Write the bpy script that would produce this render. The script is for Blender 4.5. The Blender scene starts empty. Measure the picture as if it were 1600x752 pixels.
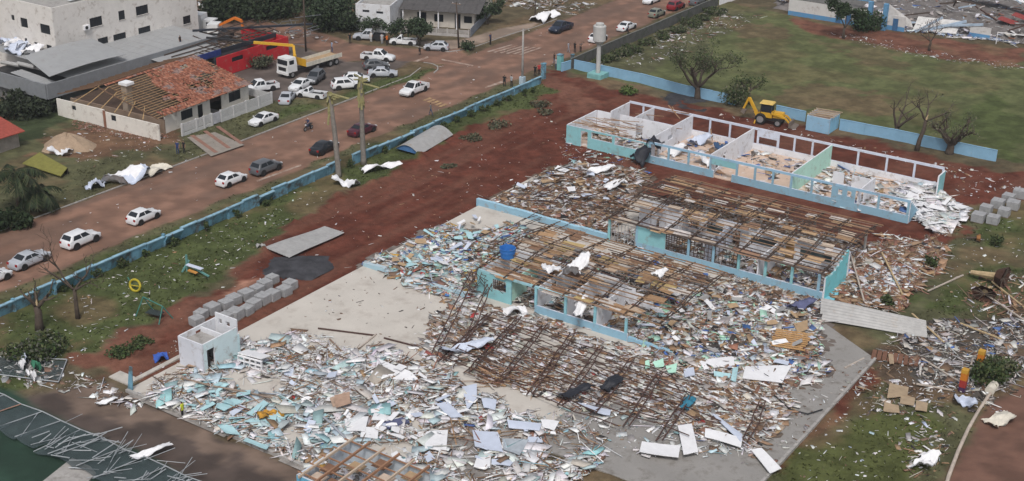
import bpy, bmesh, math, random
import numpy as np
from mathutils import Vector, Matrix
SC = bpy.context.scene
COL = SC.collection
rnd = random.Random(7)
nr = np.random.RandomState(11)
PI = math.pi

# ---------------------------------------------------------------- camera, sky, sun, exposure
CAM = np.array([76.0, -114.0, 60.0])
F, CX, CY = 2126.78, 800.0, 376.0
ROT = np.array([[0.8271245846, -0.2363898088, 0.5098870265],
                [0.5618290170, 0.3242147066, -0.7610735705],
                [0.0145971632, 0.9159719877, 0.4009766085]])
cd = bpy.data.cameras.new('camera'); cam = bpy.data.objects.new('camera', cd); COL.objects.link(cam)
cam.matrix_world = Matrix([list(ROT[0]) + [CAM[0]], list(ROT[1]) + [CAM[1]], list(ROT[2]) + [CAM[2]], [0, 0, 0, 1]])
cd.sensor_width = 36.0; cd.lens = 36.0 * F / 1600.0; cd.clip_start = 1.0; cd.clip_end = 12000.0
SC.camera = cam
W = bpy.data.worlds.new('World'); SC.world = W; W.use_nodes = True
nt = W.node_tree
SUN_EL, SUN_AZ = math.radians(55), math.radians(150)      # azimuth measured from +Y towards +X
sky = nt.nodes.new('ShaderNodeTexSky'); sky.sky_type = 'NISHITA'; sky.sun_disc = False
sky.sun_elevation = SUN_EL; sky.sun_rotation = SUN_AZ; sky.air_density = 1.0; sky.dust_density = 4.0; sky.ozone_density = 1.0
nt.nodes['Background'].inputs[1].default_value = 0.10
hs = nt.nodes.new('ShaderNodeHueSaturation'); hs.inputs['Saturation'].default_value = 0.42   # thick cloud: the blue is washed out
nt.links.new(sky.outputs[0], hs.inputs['Color']); nt.links.new(hs.outputs[0], nt.nodes['Background'].inputs[0])
sd = bpy.data.lights.new('sun', 'SUN'); sd.energy = 1.5; sd.angle = math.radians(12); sd.color = (1.0, 0.965, 0.92)
so = bpy.data.objects.new('sun', sd); COL.objects.link(so)
sdir = Vector((math.cos(SUN_EL) * math.sin(SUN_AZ), math.cos(SUN_EL) * math.cos(SUN_AZ), math.sin(SUN_EL)))
so.rotation_euler = sdir.to_track_quat('Z', 'Y').to_euler()
SC.view_settings.view_transform = 'Standard'; SC.view_settings.look = 'None'
SC.view_settings.gamma = 1.0; SC.view_settings.use_curve_mapping = False
SC.view_settings.exposure = 0.32
SC.cycles.max_bounces = 5; SC.cycles.diffuse_bounces = 3; SC.cycles.glossy_bounces = 2; SC.cycles.transparent_max_bounces = 6

# ---------------------------------------------------------------- helpers
def P(px, py, z=0.0):
    """point at height z that the photograph shows at pixel px, py"""
    v = ROT @ np.array([px - CX, CY - py, -F]); t = (z - CAM[2]) / v[2]
    q = CAM + v * t
    return Vector((q[0], q[1], z))
def PX(x, y, z=0.0):
    v = ROT.T @ (np.array([x, y, z], float) - CAM)
    return CX + F * v[0] / -v[2], CY - F * v[1] / -v[2]
def XY(px, py):
    p = P(px, py); return (p.x, p.y)

# value noise on arrays
_LAT = nr.rand(257, 257)
def vnoise(x, y):
    xi = np.floor(x).astype(int); yi = np.floor(y).astype(int)
    fx = x - xi; fy = y - yi; fx = fx * fx * (3 - 2 * fx); fy = fy * fy * (3 - 2 * fy)
    a = _LAT[xi % 256, yi % 256]; b = _LAT[(xi + 1) % 256, yi % 256]
    c = _LAT[xi % 256, (yi + 1) % 256]; d = _LAT[(xi + 1) % 256, (yi + 1) % 256]
    return (a * (1 - fx) + b * fx) * (1 - fy) + (c * (1 - fx) + d * fx) * fy
def fbm(x, y, s=1.0, o=4):
    r = 0; a = 0.5; t = 0
    for k in range(o):
        r = r + a * vnoise(x * s + 17.3 * k, y * s + 9.1 * k); t += a; a *= 0.5; s *= 2.03
    return r / t
def inpoly(x, y, poly):
    x = np.asarray(x, float); y = np.asarray(y, float); r = np.zeros(x.shape, bool); n = len(poly); j = n - 1
    for i in range(n):
        xi, yi = poly[i]; xj, yj = poly[j]
        with np.errstate(divide='ignore', invalid='ignore'):
            m = ((yi > y) != (yj > y)) & (x < (xj - xi) * (y - yi) / (yj - yi + 1e-12) + xi)
        r ^= m; j = i
    return r

MATS = {}
def M(name, col, rough=0.85, var=0.3, scale=1.5, bump=0.0, metal=0.0, spec=0.3, attr=False, detail=None):
    """procedural principled material: base colour broken up by two noises, optional colour attribute"""
    if name in MATS: return MATS[name]
    m = bpy.data.materials.new(name); m.use_nodes = True; t = m.node_tree; N = t.nodes; L = t.links
    b = N['Principled BSDF']; b.inputs['Roughness'].default_value = rough; b.inputs['Metallic'].default_value = metal
    b.inputs['Specular IOR Level'].default_value = spec
    g = N.new('ShaderNodeNewGeometry')
    n1 = N.new('ShaderNodeTexNoise'); n1.inputs['Scale'].default_value = scale; n1.inputs['Detail'].default_value = 6; n1.inputs['Roughness'].default_value = 0.65
    L.new(g.outputs['Position'], n1.inputs['Vector'])
    mp = N.new('ShaderNodeMapRange'); mp.inputs['From Min'].default_value = 0.25; mp.inputs['From Max'].default_value = 0.75
    mp.inputs['To Min'].default_value = 1 - var; mp.inputs['To Max'].default_value = 1 + var * 0.6
    L.new(n1.outputs['Fac'], mp.inputs['Value'])
    mul = N.new('ShaderNodeVectorMath'); mul.operation = 'SCALE'
    if attr:
        at = N.new('ShaderNodeAttribute'); at.attribute_name = 'Col'; L.new(at.outputs['Color'], mul.inputs[0])
    else:
        mul.inputs[0].default_value = col
    L.new(mp.outputs['Result'], mul.inputs['Scale'])
    out = mul.outputs[0]
    if detail:                                     # (colour, scale, threshold, softness): blotches of dirt or wear
        n2 = N.new('ShaderNodeTexNoise'); n2.inputs['Scale'].default_value = detail[1]; n2.inputs['Detail'].default_value = 8; n2.inputs['Roughness'].default_value = 0.7
        L.new(g.outputs['Position'], n2.inputs['Vector'])
        m2 = N.new('ShaderNodeMapRange'); m2.inputs['From Min'].default_value = detail[2]; m2.inputs['From Max'].default_value = detail[2] + detail[3]
        L.new(n2.outputs['Fac'], m2.inputs['Value'])
        mx = N.new('ShaderNodeMix'); mx.data_type = 'RGBA'; L.new(m2.outputs['Result'], mx.inputs['Factor'])
        L.new(out, mx.inputs['A']); mx.inputs['B'].default_value = (*detail[0], 1); out = mx.outputs['Result']
    L.new(out, b.inputs['Base Color'])
    if bump:
        n3 = N.new('ShaderNodeTexNoise'); n3.inputs['Scale'].default_value = 5; n3.inputs['Detail'].default_value = 8
        L.new(g.outputs['Position'], n3.inputs['Vector'])
        bp = N.new('ShaderNodeBump'); bp.inputs['Strength'].default_value = bump; bp.inputs['Distance'].default_value = 0.12
        L.new(n3.outputs['Fac'], bp.inputs['Height']); L.new(bp.outputs['Normal'], b.inputs['Normal'])
    MATS[name] = m
    return m

class MB:
    """mesh builder: one bucket of vertices and faces -> one object"""
    def __init__(s): s.v = []; s.f = []; s.mi = []; s.c = []
    def face(s, pts, mi=0, col=None):
        b = len(s.v); s.v += [tuple(p) for p in pts]; s.f.append(tuple(range(b, b + len(pts)))); s.mi.append(mi); s.c.append(col)
    def box(s, c, d, rz=0.0, mi=0, col=None, rot=None, taper=1.0):
        hx, hy, hz = d[0] / 2, d[1] / 2, d[2] / 2
        m = rot if rot is not None else Matrix.Rotation(rz, 3, 'Z')
        b = len(s.v); c = Vector(c)
        for z in (-1, 1):
            k = taper if z > 0 else 1.0
            for x, y in ((-1, -1), (1, -1), (1, 1), (-1, 1)):
                s.v.append(tuple(c + m @ Vector((x * hx * k, y * hy * k, z * hz))))
        for q in ((0, 3, 2, 1), (4, 5, 6, 7), (0, 1, 5, 4), (1, 2, 6, 5), (2, 3, 7, 6), (3, 0, 4, 7)):
            s.f.append(tuple(b + i for i in q)); s.mi.append(mi); s.c.append(col)
        return s
    def bx(s, x0, x1, y0, y1, z0, z1, mi=0, col=None):
        return s.box(((x0 + x1) / 2, (y0 + y1) / 2, (z0 + z1) / 2), (abs(x1 - x0), abs(y1 - y0), abs(z1 - z0)), mi=mi, col=col)
    def bar(s, a, b, w, h=None, mi=0, col=None):
        a = Vector(a); b = Vector(b); d = b - a
        if d.length < 1e-5: return s
        rot = d.to_track_quat('X', 'Z').to_matrix()
        return s.box((a + b) / 2, (d.length, w, h or w), rot=rot, mi=mi, col=col)
    def tube(s, pts, rads, n=8, mi=0, cap=True, col=None):
        pts = [Vector(p) for p in pts]
        if not hasattr(rads, '__len__'): rads = [rads] * len(pts)
        b0 = len(s.v); ref = None
        for i, p in enumerate(pts):
            d = (pts[min(i + 1, len(pts) - 1)] - pts[max(i - 1, 0)]).normalized()
            if ref is None: ref = d.orthogonal().normalized()
            u = (ref - d * ref.dot(d)); u = u.normalized() if u.length > 1e-6 else d.orthogonal().normalized(); ref = u
            w = d.cross(u)
            for k in range(n):
                a = 2 * PI * k / n; s.v.append(tuple(p + (u * math.cos(a) + w * math.sin(a)) * rads[i]))
        for i in range(len(pts) - 1):
            for k in range(n):
                a = b0 + i * n + k; b = b0 + i * n + (k + 1) % n
                s.f.append((a, b, b + n, a + n)); s.mi.append(mi); s.c.append(col)
        if cap:
            s.f.append(tuple(b0 + k for k in reversed(range(n)))); s.mi.append(mi); s.c.append(col)
            e = b0 + (len(pts) - 1) * n; s.f.append(tuple(e + k for k in range(n))); s.mi.append(mi); s.c.append(col)
        return s
    def prism(s, poly, z0, z1, mi=0, col=None):
        b = len(s.v); n = len(poly)
        for z in (z0, z1): s.v += [(p[0], p[1], z) for p in poly]
        s.f.append(tuple(b + i for i in reversed(range(n)))); s.f.append(tuple(b + n + i for i in range(n)))
        for i in range(n): s.f.append((b + i, b + (i + 1) % n, b + n + (i + 1) % n, b + n + i))
        s.mi += [mi] * (n + 2); s.c += [col] * (n + 2)
        return s
    def sheet(s, fn, nu, nv, th=0.0, mi=0, col=None):
        """grid of points fn(u,v); th > 0 gives it a back"""
        b = len(s.v)
        for i in range(nu + 1):
            for j in range(nv + 1): s.v.append(tuple(fn(i / nu, j / nv)))
        for i in range(nu):
            for j in range(nv):
                a = b + i * (nv + 1) + j; s.f.append((a, a + nv + 1, a + nv + 2, a + 1)); s.mi.append(mi); s.c.append(col)
        if th:
            b2 = len(s.v); s.v += [(p[0], p[1], p[2] - th) for p in s.v[b:b2]]; o = b2 - b
            for i in range(nu):
                for j in range(nv):
                    a = b2 + i * (nv + 1) + j; s.f.append((a, a + 1, a + nv + 2, a + nv + 1)); s.mi.append(mi); s.c.append(col)
            ring = [b + j for j in range(nv)] + [b + i * (nv + 1) + nv for i in range(nu)] + [b + nu * (nv + 1) + j for j in range(nv, 0, -1)] + [b + i * (nv + 1) for i in range(nu, 0, -1)]
            for k in range(len(ring)):
                p, q = ring[k], ring[(k + 1) % len(ring)]
                s.f.append((q, p, p + o, q + o)); s.mi.append(mi); s.c.append(col)
        return s
    def mesh(s, name, mats, smooth=False):
        me = bpy.data.meshes.new(name); me.from_pydata(s.v, [], s.f); 
        for m in (mats if isinstance(mats, (list, tuple)) else [mats]): me.materials.append(m)
        if any(s.mi): me.polygons.foreach_set('material_index', s.mi)
        if any(c is not None for c in s.c):
            ca = me.attributes.new('Col', 'FLOAT_COLOR', 'FACE')
            arr = np.array([(c if c is not None else (.5, .5, .5)) for c in s.c], float)
            ca.data.foreach_set('color', np.hstack([arr, np.ones((len(arr), 1))]).ravel())
        if smooth: me.polygons.foreach_set('use_smooth', [True] * len(me.polygons))
        me.update(); return me
    def build(s, name, mats, parent=None, smooth=False, loc=None, rz=0.0):
        o = bpy.data.objects.new(name, s.mesh(name, mats, smooth)); COL.objects.link(o)
        if parent is not None: o.parent = parent
        if loc is not None: o.location = loc
        if rz: o.rotation_euler = (0, 0, rz)
        return o
def tag(o, label=None, cat=None, group=None, kind=None):
    if label: o['label'] = label
    if cat: o['category'] = cat
    if group: o['group'] = group
    if kind: o['kind'] = kind
    return o
def thing(name, label, cat, loc=(0, 0, 0), rz=0.0, group=None):
    o = bpy.data.objects.new(name, None); COL.objects.link(o); o.empty_display_size = 0.3
    o.location = loc; o.rotation_euler = (0, 0, rz)
    return tag(o, label, cat, group)
KIDS = {}
def copy_tree(o, parent=None):
    c = o.copy(); COL.objects.link(c); c.parent = parent
    for ch in list(o.children): copy_tree(ch, c)
    return c
def npmesh(name, V, Fq, mats, cols=None, smooth=False, vcols=None):
    """numpy quads -> mesh; cols one colour per face, vcols one per vertex"""
    me = bpy.data.meshes.new(name)
    me.vertices.add(len(V)); me.vertices.foreach_set('co', np.asarray(V, np.float32).ravel())
    n = len(Fq); me.loops.add(n * 4); me.polygons.add(n)
    me.loops.foreach_set('vertex_index', np.asarray(Fq, np.int32).ravel())
    me.polygons.foreach_set('loop_start', np.arange(0, n * 4, 4, dtype=np.int32))
    me.update(calc_edges=True)
    for m in (mats if isinstance(mats, (list, tuple)) else [mats]): me.materials.append(m)
    if cols is not None:
        a = me.attributes.new('Col', 'FLOAT_COLOR', 'FACE'); a.data.foreach_set('color', np.hstack([cols, np.ones((len(cols), 1))]).astype(np.float32).ravel())
    if vcols is not None:
        a = me.attributes.new('Col', 'FLOAT_COLOR', 'POINT'); a.data.foreach_set('color', np.hstack([vcols, np.ones((len(vcols), 1))]).astype(np.float32).ravel())
    if smooth: me.polygons.foreach_set('use_smooth', np.ones(n, bool))
    me.validate(); return me
def link(name, me, parent=None, **k):
    o = bpy.data.objects.new(name, me); COL.objects.link(o)
    if parent is not None: o.parent = parent
    return tag(o, **k) if k else o
BOXF = np.array([(0, 3, 2, 1), (4, 5, 6, 7), (0, 1, 5, 4), (1, 2, 6, 5), (2, 3, 7, 6), (3, 0, 4, 7)])
BOXC = np.array([(-1, -1, -1), (1, -1, -1), (1, 1, -1), (-1, 1, -1), (-1, -1, 1), (1, -1, 1), (1, 1, 1), (-1, 1, 1)], float) / 2
def boxes(name, cen, dim, yaw, pitch, roll, cols, mat, jag=0.0, parent=None):
    """thousands of tilted boxes as one mesh"""
    n = len(cen); C = BOXC[None] * dim[:, None, :]
    if jag:                                       # broken, uneven corners (same shift top and bottom)
        J = (nr.rand(n, 4, 2) - 0.5) * jag; J = np.concatenate([J, J], 1) * dim[:, None, :2]; C[:, :, :2] += J
    cy, sy = np.cos(yaw), np.sin(yaw); cp, sp = np.cos(pitch), np.sin(pitch); cr, sr = np.cos(roll), np.sin(roll)
    Rz = np.zeros((n, 3, 3)); Rz[:, 0, 0] = cy; Rz[:, 0, 1] = -sy; Rz[:, 1, 0] = sy; Rz[:, 1, 1] = cy; Rz[:, 2, 2] = 1
    Ry = np.zeros((n, 3, 3)); Ry[:, 0, 0] = cp; Ry[:, 0, 2] = sp; Ry[:, 1, 1] = 1; Ry[:, 2, 0] = -sp; Ry[:, 2, 2] = cp
    Rx = np.zeros((n, 3, 3)); Rx[:, 0, 0] = 1; Rx[:, 1, 1] = cr; Rx[:, 1, 2] = -sr; Rx[:, 2, 1] = sr; Rx[:, 2, 2] = cr
    Rm = Rz @ Ry @ Rx
    V = np.einsum('nij,nkj->nki', Rm, C) + cen[:, None, :]
    Fq = (BOXF[None] + (np.arange(n) * 8)[:, None, None]).reshape(-1, 4)
    me = npmesh(name, V.reshape(-1, 3), Fq, mat, cols=np.repeat(cols, 6, 0))
    o = bpy.data.objects.new(name, me); COL.objects.link(o)
    if parent is not None: o.parent = parent
    return o
def jitter(c, a=0.12): 
    k = 1 + rnd.uniform(-a, a); return tuple(max(0, x * k) for x in c)

# ---------------------------------------------------------------- ground
GM = M('ground_soil_and_grass', (1, 1, 1), 0.95, 0.38, 1.1, bump=0.55, attr=True, spec=0.12)
RM = M('road_dust', (1, 1, 1), 0.8, 0.16, 0.7, bump=0.12, attr=True, spec=0.25)
def px(*l): return [XY(*p) for p in l]
C_GRASS = (.070, .086, .032); C_GRASS2 = (.092, .092, .048); C_EARTH = (.110, .036, .024); C_EARTH2 = (.155, .070, .048)
C_ROAD = (.215, .122, .086); C_LOT = (.110, .088, .078); C_FIELD = (.100, .110, .048); C_BROWN = (.150, .088, .055); C_WET = (.075, .056, .048)
C_MIX = (.105, .085, .052); C_COURT = (.020, .045, .030); C_DARKG = (.045, .058, .028)
# (object name, colour, polygon, warp in metres, roughness of the border)
ZONES = [
 ('ground', C_MIX, [(-400, -400), (400, -400), (400, 400), (-400, 400)], 0),
 ('verge', C_GRASS2, [(-90, -80), (-47, -80), (-47, 48.5), (-90, 30)], 0.8),
 ('verge', C_BROWN, px((60, 205), (230, 185), (300, 215), (240, 235), (130, 250), (70, 240)), 1.5),
 ('verge', C_DARKG, px((0, 165), (110, 175), (100, 215), (0, 225)), 1.5),
 ('parking_lot', C_LOT, px((330, 120), (445, 70), (560, 96), (650, 90), (612, 112), (545, 138), (440, 160), (380, 150)), 0.6),
 ('road', C_ROAD, [(-47.2, -90), (-34.2, -90), (-34.2, 140), (-47.2, 140)], 0.25),
 ('road', C_ROAD, px((720, 73), (690, 77), (640, 76), (560, 68), (470, 42), (290, 16), (280, 50), (450, 66), (545, 95), (620, 93), (690, 99), (740, 100)), 0.3),
 ('verge', C_GRASS, px((440, 172), (560, 138), (612, 120), (678, 102), (684, 108), (650, 124), (520, 160), (420, 192)), 0.3),
 ('verge', C_GRASS2, [(-34.0, -90), (-29.6, -90), (-29.6, 51), (-32.5, 51), (-34, 44)], 0.5),
 ('verge', C_GRASS2, [(-33, 59), (-30.2, 59), (-30.2, 140), (-34, 140)], 0.4),
 ('sidewalk', (.25, .19, .15), px((628, 66), (700, 77), (735, 72), (830, 45), (850, 32), (780, 45), (720, 62)), 0.2),
 ('lawn', C_GRASS, px((0, 470), (500, 262), (850, 122), (875, 148), (820, 178), (735, 200), (655, 250), (575, 290), (520, 305), (470, 348), (395, 398), (330, 440), (240, 490), (160, 530), (100, 580), (0, 620)), 1.0),
 ('yard', C_EARTH, px((140, 555), (230, 500), (340, 445), (400, 400), (480, 345), (530, 310), (580, 288), (655, 246), (735, 198), (820, 172), (868, 140), (850, 112), (880, 112), (940, 135), (1160, 178), (1330, 215), (1600, 275), (1600, 305), (1500, 320), (1490, 400), (1300, 480), (700, 500), (205, 612)), 1.2),
 ('yard', C_EARTH2, px((845, 118), (870, 118), (935, 165), (900, 180), (870, 150)), 1.0),
 ('yard', C_EARTH2, px((150, 545), (330, 455), (440, 430), (280, 500), (200, 600), (120, 580)), 1.0),
 ('yard', (.32, .17, .12), px((350, 455), (375, 437), (410, 437), (395, 455), (370, 465)), 0.4),
 ('football_field', C_FIELD, [(-29.8, 58.9), (150, 58.9), (150, 104), (40, 106), (-29.8, 114)], 0.4),
 ('football_field', C_GRASS2, px((930, 95), (1120, 10), (1200, 15), (1010, 118)), 1.5),
 ('football_field', C_GRASS, px((1420, 190), (1600, 140), (1600, 250), (1560, 250)), 3.0),
 ('football_field', (.125, .100, .055), px((1200, 135), (1330, 128), (1400, 160), (1390, 185), (1220, 165)), 2.5),
 ('football_field', (.125, .098, .055), px((1150, 40), (1220, 40), (1240, 60), (1165, 62)), 2.0),
 ('football_field', (.115, .100, .052), px((1300, 60), (1400, 75), (1420, 110), (1330, 95)), 2.5),
 ('ground', C_EARTH2, px((1230, 25), (1300, 38), (1600, 78), (1600, 108), (1480, 92), (1300, 58), (1250, 45)), 0.8),
 ('garden', C_GRASS2, px((1340, 590), (1310, 480), (1420, 440), (1480, 370), (1530, 320), (1650, 310), (1700, 560), (1560, 640), (1480, 770), (1180, 780)), 1.4),
 ('garden', C_GRASS, px((1500, 360), (1620, 310), (1620, 380), (1560, 390)), 1.2),
 ('garden', C_GRASS, px((1440, 440), (1560, 400), (1600, 440), (1500, 480), (1440, 480)), 1.8),
 ('garden', (.075, .085, .03), px((1230, 730), (1360, 640), (1450, 640), (1420, 790), (1220, 790)), 1.2),
 ('garden', (.085, .06, .042), px((1340, 560), (1480, 520), (1640, 470), (1640, 560), (1540, 620), (1440, 620), (1370, 590)), 1.6),
 ('garden', C_EARTH, px((1270, 655), (1350, 565), (1370, 590), (1300, 660), (1225, 735), (1215, 725)), 0.7),
 ('driveway', (.135, .072, .052), px((1478, 790), (1500, 700), (1545, 625), (1700, 560), (1700, 800)), 0.3),
 ('access_road', C_WET, px((0, 655), (40, 620), (120, 600), (205, 615), (330, 665), (480, 735), (560, 800), (420, 800), (200, 705), (90, 655)), 0.6),
 ('access_road', (.16, .115, .09), px((60, 612), (130, 600), (200, 620), (330, 668), (480, 735), (520, 770), (480, 775), (400, 725), (300, 690), (180, 640)), 1.0),
 ('sports_court', C_COURT, px((-60, 560), (0, 600), (95, 650), (205, 700), (420, 800), (300, 900), (-200, 900)), 0.3),
]
def build_ground():
    s = 0.45
    xs = np.arange(-150, 84, s); ys = np.arange(-80, 185, s)
    X, Y = np.meshgrid(xs, ys, indexing='ij')
    v = np.stack([X - CAM[0], Y - CAM[1], np.full_like(X, -CAM[2])], -1) @ ROT
    U = CX + F * v[..., 0] / -v[..., 2]; Vv = CY - F * v[..., 1] / -v[..., 2]
    vis = (v[..., 2] < -5) & (U > -260) & (U < 1860) & (Vv > -130) & (Vv < 930)
    wx = fbm(X, Y, 0.35, 4) - 0.5; wy = fbm(X + 91, Y + 37, 0.35, 4) - 0.5
    col = np.zeros(X.shape + (3,)); zid = np.zeros(X.shape, int); names = []
    jit = (nr.rand(5, 2) - 0.5) * 0.9
    for name, c, poly, warp in ZONES:
        if name not in names: names.append(name)
        k = 5.0 * warp
        acc = np.zeros(X.shape)
        for j in jit: acc += inpoly(X + wx * k + j[0] * min(1, warp * 2), Y + wy * k + j[1] * min(1, warp * 2), poly)
        acc /= len(jit)
        col = col * (1 - acc[..., None]) + np.array(c) * acc[..., None]
        zid[inpoly(X + s / 2 + wx * k, Y + s / 2 + wy * k, poly)] = names.index(name)
    # large soft variation: bare soil in the grass, tyre dust on the roads
    n1 = fbm(X, Y, 0.16, 5); n2 = fbm(X + 50, Y, 0.6, 4)
    gr = np.isin(zid, [names.index(q) for q in ('lawn', 'verge', 'garden', 'football_field', 'ground')])
    k = np.clip((n1 - 0.53) * 5, 0, 0.65) * gr * np.where(zid == names.index('football_field'), .45, 1.0)
    col = col * (1 - k[..., None]) + np.array((.155, .105, .062)) * k[..., None]
    k2 = np.clip((n2 - 0.5) * 3, -0.35, 0.5); col = col * (1 + 0.5 * k2[..., None])
    rd = np.isin(zid, [names.index('road')])
    tr = (np.sin((X + 47.2) * 2 * PI / 3.25 + 1.0) * 0.5 + 0.5) * rd * 0.16 * (0.4 + n2)
    col = col * (1 - tr[..., None] * 0.8)
    k3 = np.clip((fbm(X, Y * 0.35, 0.3, 4) - 0.5) * 4, 0, 0.55) * rd
    col = col * (1 - k3[..., None]) + np.array((.120, .080, .062)) * k3[..., None]
    yd = np.isin(zid, [names.index('yard')])
    k4 = np.clip((fbm(X * 2.2, Y * 0.25 + X * .2, 0.3, 5) - 0.45) * 4, 0, 0.7) * yd
    col = col * (1 - k4[..., None]) + np.array((.150, .066, .045)) * k4[..., None]
    pave = np.isin(zid, [names.index(q) for q in ('road', 'sidewalk', 'access_road', 'sports_court', 'driveway', 'parking_lot')])
    Z = (fbm(X, Y, 0.5, 5) - 0.5) * 0.22 * (~pave) + (fbm(X, Y, 0.15, 2) - 0.5) * 0.05
    Z -= 0.06 * pave
    # ridge of bulldozed soil along the lawn edge
    ridge = px((400, 402), (470, 350), (530, 308), (580, 290), (655, 250), (735, 202), (820, 176))
    for i in range(len(ridge) - 1):
        a = np.array(ridge[i]); b = np.array(ridge[i + 1]); d = b - a; L2 = (d ** 2).sum()
        t = np.clip(((X - a[0]) * d[0] + (Y - a[1]) * d[1]) / L2, 0, 1)
        r = np.hypot(X - a[0] - t * d[0], Y - a[1] - t * d[1])
        Z += np.exp(-(r / 0.9) ** 2) * 0.55 * fbm(X, Y, 1.2, 4) ** 1.5 * 1.6
    idx = np.arange(X.size).reshape(X.shape)
    q = np.stack([idx[:-1, :-1], idx[1:, :-1], idx[1:, 1:], idx[:-1, 1:]], -1)
    ok = vis[:-1, :-1] & vis[1:, 1:]
    V = np.stack([X, Y, Z], -1).reshape(-1, 3); Cc = col.reshape(-1, 3)
    lab = {'football_field': 'field'}
    for n in names:
        m = ok & (zid[:-1, :-1] == names.index(n)); Fq = q[m]
        if not len(Fq): continue
        u, inv = np.unique(Fq, return_inverse=True)
        hard = n in ('road', 'sidewalk', 'access_road', 'sports_court', 'driveway', 'parking_lot')
        me = npmesh(n, V[u], inv.reshape(-1, 4), RM if hard else GM, vcols=Cc[u], smooth=True)
        link('nearby_ground' if n == 'ground' else n, me, kind='structure')
    return (X, Y, Z, xs[0], ys[0], s)
GRID = build_ground()
def gz(x, y):
    X, Y, Z, x0, y0, s = GRID
    i = int(min(max((x - x0) / s, 0), Z.shape[0] - 1)); j = int(min(max((y - y0) / s, 0), Z.shape[1] - 1))
    return float(Z[i, j])
def PG(px_, py_):
    p = P(px_, py_); p.z = gz(p.x, p.y); return p
far = MB(); far.face([(-4000, -4000, -0.9), (4000, -4000, -0.9), (4000, 4000, -0.9), (-4000, 4000, -0.9)])
far.build('ground', M('far_ground', C_MIX, 0.95, 0.4, 0.05)); tag(bpy.data.objects['ground'], kind='structure')

# ---------------------------------------------------------------- shared materials
PAINT = M('painted_plaster', (1, 1, 1), 0.75, 0.10, 0.9, attr=True, detail=((.25, .19, .15), 1.1, 0.54, 0.24), spec=0.25)
STEEL = M('rusty_steel', (.078, .054, .043), 0.7, 0.4, 3.0, spec=0.3)
STEELR = M('red_oxide_steel', (.085, .048, .040), 0.75, 0.4, 3.0)
WOODM = M('broken_timber', (1, 1, 1), 0.85, 0.3, 4.0, attr=True)
BITS = M('rubble_pieces', (1, 1, 1), 0.8, 0.22, 2.5, attr=True, spec=0.25)
CONC = M('concrete', (.34, .325, .31), 0.9, 0.25, 1.2, bump=0.2, detail=((.17, .155, .14), 0.9, 0.52, 0.2))
GALV = M('galvanised_sheet', (.37, .365, .36), 0.55, 0.2, 1.6, metal=0.15, detail=((.30, .25, .20), 0.7, 0.56, 0.2))
WHITEB = M('white_board', (.74, .74, .76), 0.6, 0.10, 1.5, detail=((.42, .38, .34), 2.0, 0.62, 0.2))
DARK = M('opening_shade', (.018, .019, .022), 0.5, 0.3, 2.0)  # near-black colour stands in for the shade inside openings
GLASS = M('dark_window_glass', (.022, .026, .032), 0.25, 0.2, 1.0, spec=0.3)
BLUE = (.26, .44, .56); TEAL = (.25, .51, .55); WHT = (.70, .71, .75); LAV = (.56, .60, .70); MINT = (.46, .72, .62); CREAM = (.66, .61, .53)
def cbox(mb, x0, x1, y0, y1, z0, z1, inside=WHT, front=None, back=None, left=None, right=None, top=None):
    """box with a colour per side: front -y, back +y, left -x, right +x"""
    if x1 - x0 < 1e-4 or y1 - y0 < 1e-4 or z1 - z0 < 1e-4: return
    n = len(mb.f); mb.bx(x0, x1, y0, y1, z0, z1)
    for i, c in enumerate((inside, top, front, right, back, left)): mb.c[n + i] = c if c is not None else inside
def wall_along_x(mb, x0, x1, y0, y1, z0, z1, holes=(), **k):
    """wall with rectangular holes (xa, xb, za, zb), cut into butted blocks"""
    xs = sorted({x0, x1} | {h[0] for h in holes} | {h[1] for h in holes}); xs = [x for x in xs if x0 <= x <= x1]
    for a, b in zip(xs, xs[1:]):
        hs_ = sorted([(max(z0, h[2]), min(z1, h[3])) for h in holes if h[0] < b - 1e-4 and h[1] > a + 1e-4]); z = z0
        for p, q in hs_:
            cbox(mb, a, b, y0, y1, z, p, **k); z = q
        cbox(mb, a, b, y0, y1, z, z1, **k)
def wall_along_y(mb, x0, x1, y0, y1, z0, z1, holes=(), **k):
    ys = sorted({y0, y1} | {h[0] for h in holes} | {h[1] for h in holes}); ys = [y for y in ys if y0 <= y <= y1]
    for a, b in zip(ys, ys[1:]):
        hs_ = sorted([(max(z0, h[2]), min(z1, h[3])) for h in holes if h[0] < b - 1e-4 and h[1] > a + 1e-4]); z = z0
        for p, q in hs_:
            cbox(mb, x0, x1, a, b, z, p, **k); z = q
        cbox(mb, x0, x1, a, b, z, z1, **k)
def grille(parent, x0, x1, y, z0, z1, nx, nz, mat, name='window_grille', t=0.05):
    mb = MB()
    for i in range(nx + 1):
        x = x0 + (x1 - x0) * i / nx; mb.bar((x, y, z0), (x, y, z1), t)
    for j in range(nz + 1):
        z = z0 + (z1 - z0) * j / nz; mb.bar((x0, y + 0.012, z), (x1, y + 0.012, z), t * 0.9)
    return mb.build(name, mat, parent)
def broken_top(mb, x0, x1, y0, y1, z0, zs, **k):
    """wall along x whose top is broken to the heights zs"""
    n = len(zs)
    for i, z in enumerate(zs): cbox(mb, x0 + (x1 - x0) * i / n, x0 + (x1 - x0) * (i + 1) / n, y0, y1, z0, z, **k)

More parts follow.
